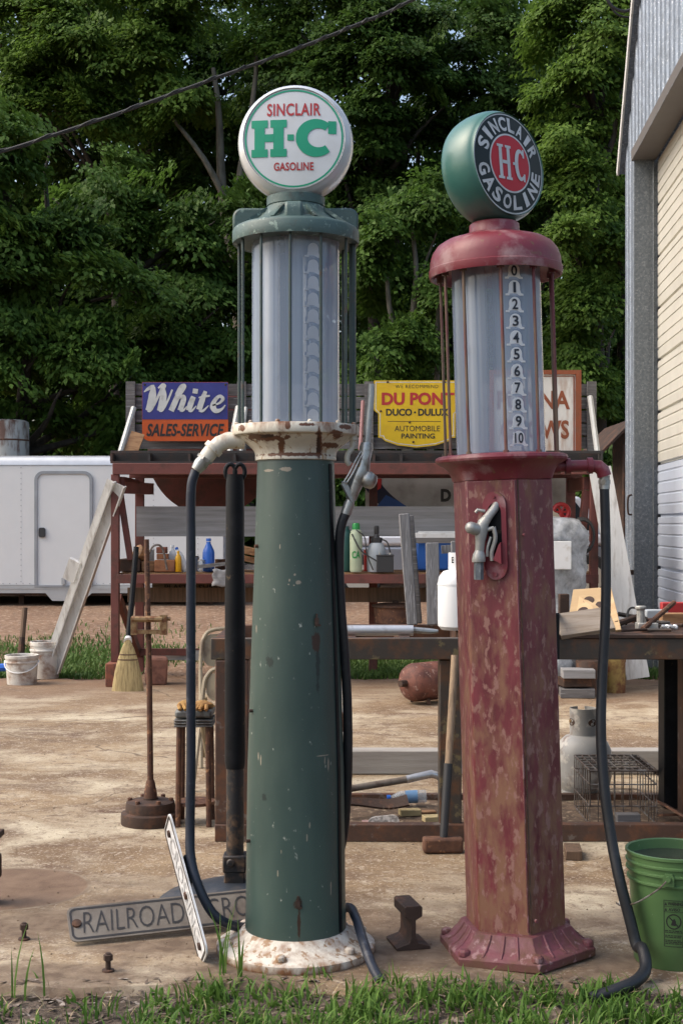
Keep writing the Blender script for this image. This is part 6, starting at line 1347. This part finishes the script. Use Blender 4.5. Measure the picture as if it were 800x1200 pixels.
# ------------------------------------------------------------------ trees
def leaves(sp, per, L, rng, thick=.10, tilt=-.42):
    """sp: x,y,z,radius,dx,dy - every spray is a thin sheet of leaves hanging outwards from its twig"""
    n=len(sp)*per; C=np.repeat(sp[:,:3],per,axis=0); Rr=np.repeat(sp[:,3],per)
    az0=np.arctan2(sp[:,5],sp[:,4])+rng.normal(0,.35,len(sp)); ti=tilt+rng.normal(0,.28,len(sp))
    e1=np.repeat(np.stack([np.cos(az0)*np.cos(ti),np.sin(az0)*np.cos(ti),np.sin(ti)],1),per,axis=0)
    e2=np.repeat(np.stack([-np.sin(az0),np.cos(az0),np.zeros(len(sp))],1),per,axis=0)
    nn=np.cross(e1,e2)
    a=(rng.random(n)-.35)*1.5*Rr; b=rng.normal(0,.42,n)*Rr*(1-.35*np.abs(a)/Rr)
    c=C+e1*a[:,None]+e2*b[:,None]+nn*(rng.normal(0,thick,n)*Rr)[:,None]; c[:,2]-=.22*b*b/Rr+.15*np.maximum(a,0)**2/Rr
    d=e1*(.75+rng.normal(0,.35,n))[:,None]+e2*(np.sign(b)*.55+rng.normal(0,.4,n))[:,None]; d[:,2]-=.18+.25*rng.random(n)
    d/=np.linalg.norm(d,axis=1)[:,None]
    up=nn+rng.normal(0,.33,(n,3)); s=np.cross(d,up); s/=np.linalg.norm(s,axis=1)[:,None]+1e-9
    nrm=np.cross(s,d); l=(L*(.6+.75*rng.random(n)))[:,None]; w=l*.27
    return np.stack([c-d*l*.5, c+s*w-d*l*.02+nrm*l*.07, c+d*l*.5-nrm*l*.10, c-s*w-d*l*.02+nrm*l*.07],1).reshape(-1,3)
def mesh_quads(name,v,m):
    me=bpy.data.meshes.new(name); nq=len(v)//4
    me.vertices.add(len(v)); me.vertices.foreach_set('co',v.astype(np.float32).ravel())
    me.loops.add(nq*4); me.loops.foreach_set('vertex_index',np.arange(nq*4,dtype=np.int32))
    me.polygons.add(nq); me.polygons.foreach_set('loop_start',np.arange(nq,dtype=np.int32)*4)
    me.update(calc_edges=True); me.materials.append(m); me.validate(); return me
def limb(mb,p,q,r0,r1,rng,k=5,wob=.08):
    p=np.array(p); q=np.array(q); L=np.linalg.norm(q-p); pts=[]; 
    ph=rng.random(4)*6
    for i in range(k+1):
        t=i/k; e=math.sin(PI*t)*wob*L; pts.append(Vector(p+(q-p)*t+np.array([e*math.sin(ph[0]+t*3),e*math.cos(ph[1]+t*3),e*.5*math.sin(ph[2])])))
    mb.tube(pts,[r0+(r1-r0)*i/k for i in range(k+1)],8); return pts
def tree(name,label,x,Y,blobs,n,per,L,m,mbark,seed,rt=.2,forks=None,spr=.62,front=.72,group=None):
    """blobs in metres from the trunk foot: (dx,dy,z,rx,ry,rz)"""
    rng=np.random.default_rng(seed); g=Vector((P(x,0,Y).x,Y,zg(0,Y)-.05)); t=thing(name,label,'tree',tuple(g),group=group)
    tb=MB(); top=max(bb[2] for bb in blobs)
    if forks is None:
        H=top*.95; pts=limb(tb,(g.x,g.y,g.z),(g.x+rng.normal(0,.3),g.y+.2,g.z+H),rt,rt*.25,rng,8,.03)
        for bb in blobs:
            for j in range(3):
                i=int(np.clip((bb[2]-bb[5]*rng.uniform(.4,1.1))/H*8,1,7)); q=pts[i]
                e=(g.x+bb[0]+rng.normal(0,.45)*bb[3],g.y+bb[1]+rng.normal(0,.3)*bb[4],g.z+bb[2]+rng.normal(0,.3)*bb[5]); limb(tb,q,e,rt*.42,rt*.08,rng,5,.07)
    else:
        for (p,q,r0,r1) in forks: limb(tb,(g.x+p[0],g.y+p[1],g.z+p[2]),(g.x+q[0],g.y+q[1],g.z+q[2]),r0,r1,rng,7,.035)
    tb.build('trunk',mbark,t,smooth=60)
    vol=np.array([bb[3]*bb[5] for bb in blobs]); cnt=np.maximum(3,(n/8*vol/vol.sum())).astype(int); S_=[]; tw=MB()
    for bb,k in zip(blobs,cnt):
        u=rng.normal(size=(k,3)); u/=np.linalg.norm(u,axis=1)[:,None]
        flip=(u[:,1]>0)&(rng.random(k)<front); u[flip,1]*=-1
        for q in range(k):
            R_=np.array(bb[3:6])*rng.uniform(.8,1.15); c0=np.array(bb[:3]); tip=c0+u[q]*R_; tip[2]-=.10*R_[2]; st=c0+u[q]*R_*.25-np.array([0,0,.15*R_[2]])
            hd=u[q,:2]+rng.normal(0,.25,2); lat=np.array([-hd[1],hd[0],0]); lat/=np.linalg.norm(lat)+1e-9; Lb=np.linalg.norm(tip-st)
            for z_ in range(8):
                tt=.35+.65*(z_+rng.random())/8; p_=st+(tip-st)*tt+lat*rng.normal(0,.20)*Lb*tt+np.array([0,0,.22*Lb*math.sin(PI*tt)*.6+rng.normal(0,.10)*Lb])
                dv=hd*.7+lat[:2]*rng.normal(0,.8); S_.append((*p_,spr*rng.uniform(.6,1.25),dv[0],dv[1]))
            if q%3==0: tw.tube([Vector(g)+Vector(st),Vector(g)+Vector(st*.5+tip*.5)+Vector((0,0,.08*Lb)),Vector(g)+Vector(tip)],[.035,.022,.008],5,cap=False)
    S_=np.array(S_); tw.build('branches',mbark,t,smooth=60)
    v=leaves(S_,per,L,rng)
    v=v[:] ; o=bpy.data.objects.new('crown',mesh_quads('crown',v,m)); COL.objects.link(o); o.parent=t
    return t
def bl(x0,y0,Y,*spec):   # blob list from picture-like extents at the tree's own distance
    k=Y/F; gx=P(x0,0,Y).x; gz0=zg(0,Y)-.05; out=[]
    for (cx,cy,rx,ry,dyy) in spec: out.append(((cx-400)*k-gx,dyy,EYE-(cy-HZ)*k-gz0,rx*k,max(1.2,min(rx,ry)*k*.8),ry*k))
    return out
tree('broadleaf_tree','big dark broadleaf tree drooping over the left end of the trailer',30,25,bl(30,0,25,(-30,250,120,130,0),(75,330,110,120,.3),(20,440,120,95,-.2),(130,440,75,85,.6),(-40,520,90,60,0)),520,150,.135,m_leaf,m_barkdark,21)
tree('broadleaf_tree','lush tree left of the white globe with dense layered foliage',185,27,bl(185,0,27,(190,330,95,120,0),(230,440,80,90,.4),(120,240,80,80,.4),(250,250,70,80,.5),(170,500,100,50,0)),480,150,.13,m_leaf,m_barkdark,22)
tree('broadleaf_tree','tall lighter tree with bare grey limbs above the white globe',275,30,bl(275,0,30,(120,40,120,70,0),(60,120,110,70,.5),(240,-20,110,50,0),(340,40,60,50,.3),(200,110,60,40,.3),(10,20,90,70,.6),(180,50,60,60,.8),(330,120,50,60,.9)),640,120,.13,m_leaf_y,m_bark,23,forks=[((0,0,0),(.1,0,6.5),.22,.17),((.1,0,6.5),(-.45,-.3,11.2),.15,.05),((.1,0,6.8),(.5,-.3,11.8),.12,.04),((-.1,0,8.2),(-1.6,-.6,10.4),.09,.03),((.2,0,8.0),(1.2,-.4,10.6),.07,.03)])
tree('broadleaf_tree','broad dark tree high behind the left ones at the top of the picture',120,33,bl(120,0,33,(60,30,110,80,0),(170,70,100,70,.3),(280,90,90,70,.5),(20,120,90,70,.4),(240,190,80,70,.2)),460,130,.14,m_leaf_d,m_barkdark,31)
tree('broadleaf_tree','deep green tree filling the gap between the two globes',440,29.5,bl(440,0,29.5,(450,90,100,90,0),(430,200,60,90,.8),(500,180,70,80,.9),(390,20,80,60,0),(520,30,90,60,.2),(460,300,60,70,1.2)),480,140,.14,m_leaf_d,m_barkdark,24)
tree('forked_tree','slender tree with a pale forked trunk between the two pumps',484,25.5,bl(484,0,25.5,(455,255,38,34,.3),(500,230,45,36,.5),(430,320,26,30,.4),(455,400,46,24,-.6),(500,395,34,28,-.4),(445,440,52,26,-.3),(515,330,22,30,.3)),200,120,.12,m_leaf,m_bark,25,rt=.1,forks=[((-.12,0,0),(-.15,0,3.9),.13,.105),((-.15,0,3.9),(-.02,-.1,5.1),.10,.075),((-.02,-.1,5.1),(.0,.1,7.2),.07,.03),((-.15,0,3.9),(-.5,-.05,5.9),.075,.04),((.35,.3,0),(.42,.3,3.6),.085,.06),((.42,.3,3.6),(.62,.2,6.2),.06,.03),((-.02,-.1,5.1),(.45,.1,6.8),.04,.02)])
tree('broadleaf_tree','dark tree behind the teal globe and the red cap',600,30.5,bl(600,0,30.5,(600,120,100,110,0),(570,300,60,120,.4),(620,420,70,80,0),(640,250,60,80,.4),(540,430,50,60,.4)),480,140,.14,m_leaf_d,m_barkdark,26)
tree('pale_leaved_tree','yellow green tree with hanging sprays between the red pump and the garage',690,26.5,bl(690,0,26.5,(665,190,42,40,0),(690,110,60,60,.2),(650,280,34,30,-.3),(700,270,36,40,0),(690,30,60,50,.3),(690,360,46,46,0),(660,440,50,40,0)),420,130,.12,m_leaf_y,m_barkdark,27)
tree('broadleaf_tree','mid green tree standing close against the garage corner',735,28.5,bl(735,0,28.5,(720,420,60,80,0),(720,560,60,90,0),(735,300,50,70,0),(745,180,50,80,.5)),300,140,.13,m_leaf,m_barkdark,28)
tree('broadleaf_tree','dense tree whose low branches hang over the trailer roof',330,28,bl(330,0,28,(330,330,60,90,.5),(300,440,60,80,.3),(380,440,60,70,.5),(350,240,50,60,.9),(250,540,60,40,.3)),380,140,.13,m_leaf,m_barkdark,29)
for k,(x,Y,w,h,lab) in enumerate(((100,25.5,70,34,'leafy shrub behind the trailer below the dark broadleaf tree'),(205,25,60,40,'rounded shrub behind the trailer left of the green pump'),(410,24.5,50,40,'leafy shrub behind the rack right of the green pump'),(715,23.5,34,60,'tall shrub between the tin shed and the rack'))):
    t=tree('leafy_shrub',lab,x,Y,bl(x,0,Y,(x,560,w,h,0),(x+w*.5,590,w*.7,h,.2),(x-w*.4,595,w*.7,h,.1)),110,80,.13,m_leaf,m_barkdark,60+k,rt=.05,spr=.45,group='shrubs behind the trailer'); t['category']='shrub'
# the wood behind: one mass
rng=np.random.default_rng(77); k_=6200; Sx=rng.uniform(-23,19,k_); Sz=np.where(np.arange(k_)<4300,rng.uniform(.5,17,k_),rng.uniform(.3,9.5,k_)); Sy=rng.uniform(34,41,k_)
keep=np.ones(k_,bool)
for (px,py,rx,ry) in ((222,72,22,16),(292,45,18,16),(250,2,30,10),(262,95,14,14),(745,12,30,24),(690,265,12,14),(385,78,8,10),(720,235,16,14),(15,8,14,10)):
    X=400+Sx*F/Sy; Yp=HZ-(Sz-EYE)*F/Sy; keep&=((X-px)/rx)**2+((Yp-py)/ry)**2>1.0
S_=np.stack([Sx,Sy,Sz,rng.uniform(.7,1.3,k_),rng.normal(0,1,k_),rng.normal(-.6,1,k_)],1)[keep]
mb=MB(); 
for i in range(42): X=-22+i+rng.normal(0,.3); mb.tube([Vector((X,36+rng.normal(0,1.5),0)),Vector((X+rng.normal(0,.5),37,6)),Vector((X+rng.normal(0,1),37,12))],[.2,.15,.06],6)
o=bpy.data.objects.new('woods',mesh_quads('woods',leaves(S_,90,.24,rng),m_leaf_d)); COL.objects.link(o); tag(o,'dark far wood closing the view behind the nearer trees','woods',kind='stuff')
o=mb.build('far_trunks',m_barkdark,o)

# ------------------------------------------------------------------ grass and litter
def blades(n,xy,hmin,hmax,wid,m,name,label,rng,bend=.6,seg=4,zfn=None):
    V=[];Fc=[]
    for (x,y) in xy:
        h=rng.uniform(hmin,hmax); az=rng.random()*6.283; bd=rng.uniform(.1,bend)*h*1.2; w=wid*rng.uniform(.6,1.3); z=zfn(x,y) if zfn else zg(x,y)
        ca,sa=math.cos(az),math.sin(az); pv=az+1.57+rng.normal(0,.5); wx,wy=math.cos(pv),math.sin(pv); i0=len(V)
        for s in range(seg+1):
            t=s/seg; o=bd*t*t; zz=h*(t-.35*bd/h*t*t*t); ww=w*(1-t**1.6)*.5*(.7+.6*t if t<.5 else 1)
            V.append((x+ca*o-wx*ww,y+sa*o-wy*ww,z+zz)); V.append((x+ca*o+wx*ww,y+sa*o+wy*ww,z+zz))
        for s in range(seg): Fc.append((i0+2*s,i0+2*s+1,i0+2*s+3,i0+2*s+2))
    me=bpy.data.meshes.new(name); me.from_pydata(V,[],Fc); me.materials.append(m); me.polygons.foreach_set('use_smooth',[True]*len(me.polygons)); me.update()
    o=bpy.data.objects.new(name,me); COL.objects.link(o); return tag(o,label,'grass',kind='stuff')
rng=np.random.default_rng(5); xy=[]
# tufts along the slab edge
def tuft(cx,cy,n,sp): xy.extend((cx+rng.normal(0,sp),min(cy+rng.normal(0,sp*.7),4.60)) for _ in range(n))
for i in range(250):
    x=rng.uniform(-.62,1.5); y=rng.uniform(3.75,4.40); tuft(x,y,int(rng.integers(7,18)),.035)
for i in range(30): tuft(rng.uniform(-.55,.9),rng.uniform(4.38,4.5),12,.03)
for i in range(34): tuft(rng.uniform(-1.6,-.6),rng.uniform(3.85,4.36),int(rng.integers(4,9)),.025)
tuft(-.42,4.52,8,.02); tuft(-1.16,4.44,5,.015); tuft(-.27,4.5,7,.03); tuft(-1.0,4.5,4,.02)
blades(0,xy,.035,.10,.012,m_grass,'grass','fresh green crabgrass growing along the front edge of the slab',rng,bend=.9)
xy=[(P(262,0,4.55).x+rng.normal(0,.012),4.56+rng.normal(0,.01)) for _ in range(5)]+[(P(283,0,4.5).x+rng.normal(0,.012),4.52) for _ in range(3)]+[(P(33,0,4.4).x+rng.normal(0,.02),4.4+rng.normal(0,.01)) for _ in range(5)]
t=blades(0,xy,.16,.30,.011,m_grass,'tall_weeds','few taller grass stems rising beside the white plinth',rng,bend=.35)
# broad low weeds and dead straw among the grass
xy=[]
for i in range(120): 
    x=rng.uniform(-.62,1.5); y=rng.uniform(3.8,4.42); tuft(x,y,int(rng.integers(4,9)),.022)
for i in range(16): tuft(rng.uniform(-1.7,-.6),rng.uniform(3.9,4.34),6,.02)
blades(0,xy,.02,.06,.019,m_grass,'weeds','low broad leaved weeds among the grass before the slab',rng,bend=1.3)
xy=[(rng.uniform(-1.6,1.5),rng.uniform(3.75,4.42)) for _ in range(420)]
m_straw2=mat('dead_straw',(.34,.27,.15),.85,bump=0)
blades(0,xy,.03,.09,.005,m_straw2,'dead_straw','dry straw coloured stems scattered through the front grass',rng,bend=1.6)
# short grass at the far side of the slab
xy=[]; 
while len(xy)<26000:
    x=rng.uniform(-6,3.4); y=13.35+abs(rng.normal(0,1.5))
    if math.sin(x*1.9+1)+math.sin(y*2.3+x)*.8+rng.normal(0,.5)>-.1 and y<19: xy.append((x,y))
blades(0,xy,.03,.10,.02,m_grass_far,'grass','patchy short grass on the gravel beyond the slab',rng,bend=.8,seg=2)
# dry litter
V=[];Fc=[]
for i in range(5200):
    x=rng.uniform(-1.75,1.6); y=rng.uniform(3.7,4.50); z=zg(x,y)+rng.uniform(.002,.016); 
    if y>4.44: z=.004
    if y>4.40 and rng.random()<.6: continue
    l=rng.uniform(.004,.024)*(1.5 if rng.random()<.1 else 1); w=l*rng.uniform(.15,.6); az=rng.random()*6.28; ti=rng.normal(0,.35); ca,sa=math.cos(az),math.sin(az); i0=len(V)
    for u,v in ((-l,-w*.4),(l*.2,-w),(l,0),(0,w)): V.append((x+u*ca-v*sa,y+u*sa+v*ca,z+u*math.sin(ti)*.6+.001*v))
    Fc.append((i0,i0+1,i0+2,i0+3))
me=bpy.data.meshes.new('dry_litter'); me.from_pydata(V,[],Fc); me.materials.append(m_litter); o=bpy.data.objects.new('dry_litter',me); COL.objects.link(o); tag(o,'dry leaf and wood chip litter on the earth before the slab','litter',kind='stuff')
# gravel crumbs on the slab
V=[];Fc=[]
for i in range(700):
    x=rng.uniform(-2.6,2.6); y=4.6+abs(rng.normal(0,2.6)); 
    if y>12.5: continue
    r=rng.uniform(.001,.0035)*(1+.12*y); i0=len(V)
    for u,v,w in ((r,0,0),(-.5*r,.8*r,0),(-.6*r,-.8*r,0),(.1*r,.1*r,.9*r)): V.append((x+u,y+v,.001+w))
    Fc+= [(i0,i0+1,i0+3),(i0+1,i0+2,i0+3),(i0+2,i0,i0+3)]
me=bpy.data.meshes.new('gravel'); me.from_pydata(V,[],Fc); me.materials.append(mat('gravel_crumb',(.16,.10,.065),.9,col2=(.3,.24,.18),amt=.4,scale=3,bump=0)); o=bpy.data.objects.new('gravel',me); COL.objects.link(o); tag(o,'scattered gravel crumbs and dirt specks on the slab','gravel',kind='stuff')

# ------------------------------------------------------------------ camera and light
cam=bpy.data.cameras.new('camera'); co=bpy.data.objects.new('camera',cam); COL.objects.link(co); SC.camera=co
co.location=(0,0,EYE); co.rotation_euler=(PI/2,0,0)
cam.sensor_fit='VERTICAL'; cam.sensor_height=36; cam.sensor_width=24; cam.lens=36*F/1200; cam.shift_y=15/1200; cam.clip_end=2000; cam.clip_start=.05
EL,AZ=47,-86          # sun behind the viewer's left shoulder; AZ measured from -y towards x
w=bpy.data.worlds.new('World'); SC.world=w; w.use_nodes=True; nt=w.node_tree; bg=nt.nodes['Background']
sky=nt.nodes.new('ShaderNodeTexSky'); sky.sky_type='NISHITA'; sky.sun_disc=False; sky.sun_elevation=R(EL); sky.dust_density=5.5; sky.air_density=1.2; sky.ozone_density=1.0
sd=Vector((math.sin(R(AZ))*math.cos(R(EL)),-math.cos(R(AZ))*math.cos(R(EL)),math.sin(R(EL))))
sky.sun_rotation=math.atan2(sd.x,sd.y)
nt.links.new(sky.outputs[0],bg.inputs[0]); bg.inputs[1].default_value=.145
su=bpy.data.lights.new('sun','SUN'); su.energy=.6; su.angle=R(55); su.color=(1,.995,.98); so=bpy.data.objects.new('sun',su); COL.objects.link(so)
so.rotation_euler=sd.to_track_quat('Z','Y').to_euler(); so.location=(0,0,30)
SC.view_settings.view_transform='Standard'; SC.view_settings.look='None'; SC.view_settings.exposure=0.95; SC.view_settings.gamma=1; SC.view_settings.use_curve_mapping=False
SC.render.engine='CYCLES'
try:
    SC.cycles.use_denoising=True; SC.cycles.denoiser='OPENIMAGEDENOISE'; SC.cycles.max_bounces=8; SC.cycles.transparent_max_bounces=16; SC.cycles.caustics_reflective=False; SC.cycles.caustics_refractive=False
except Exception: pass
for o in list(SC.objects):
    if '_o' in o.keys(): del o['_o']
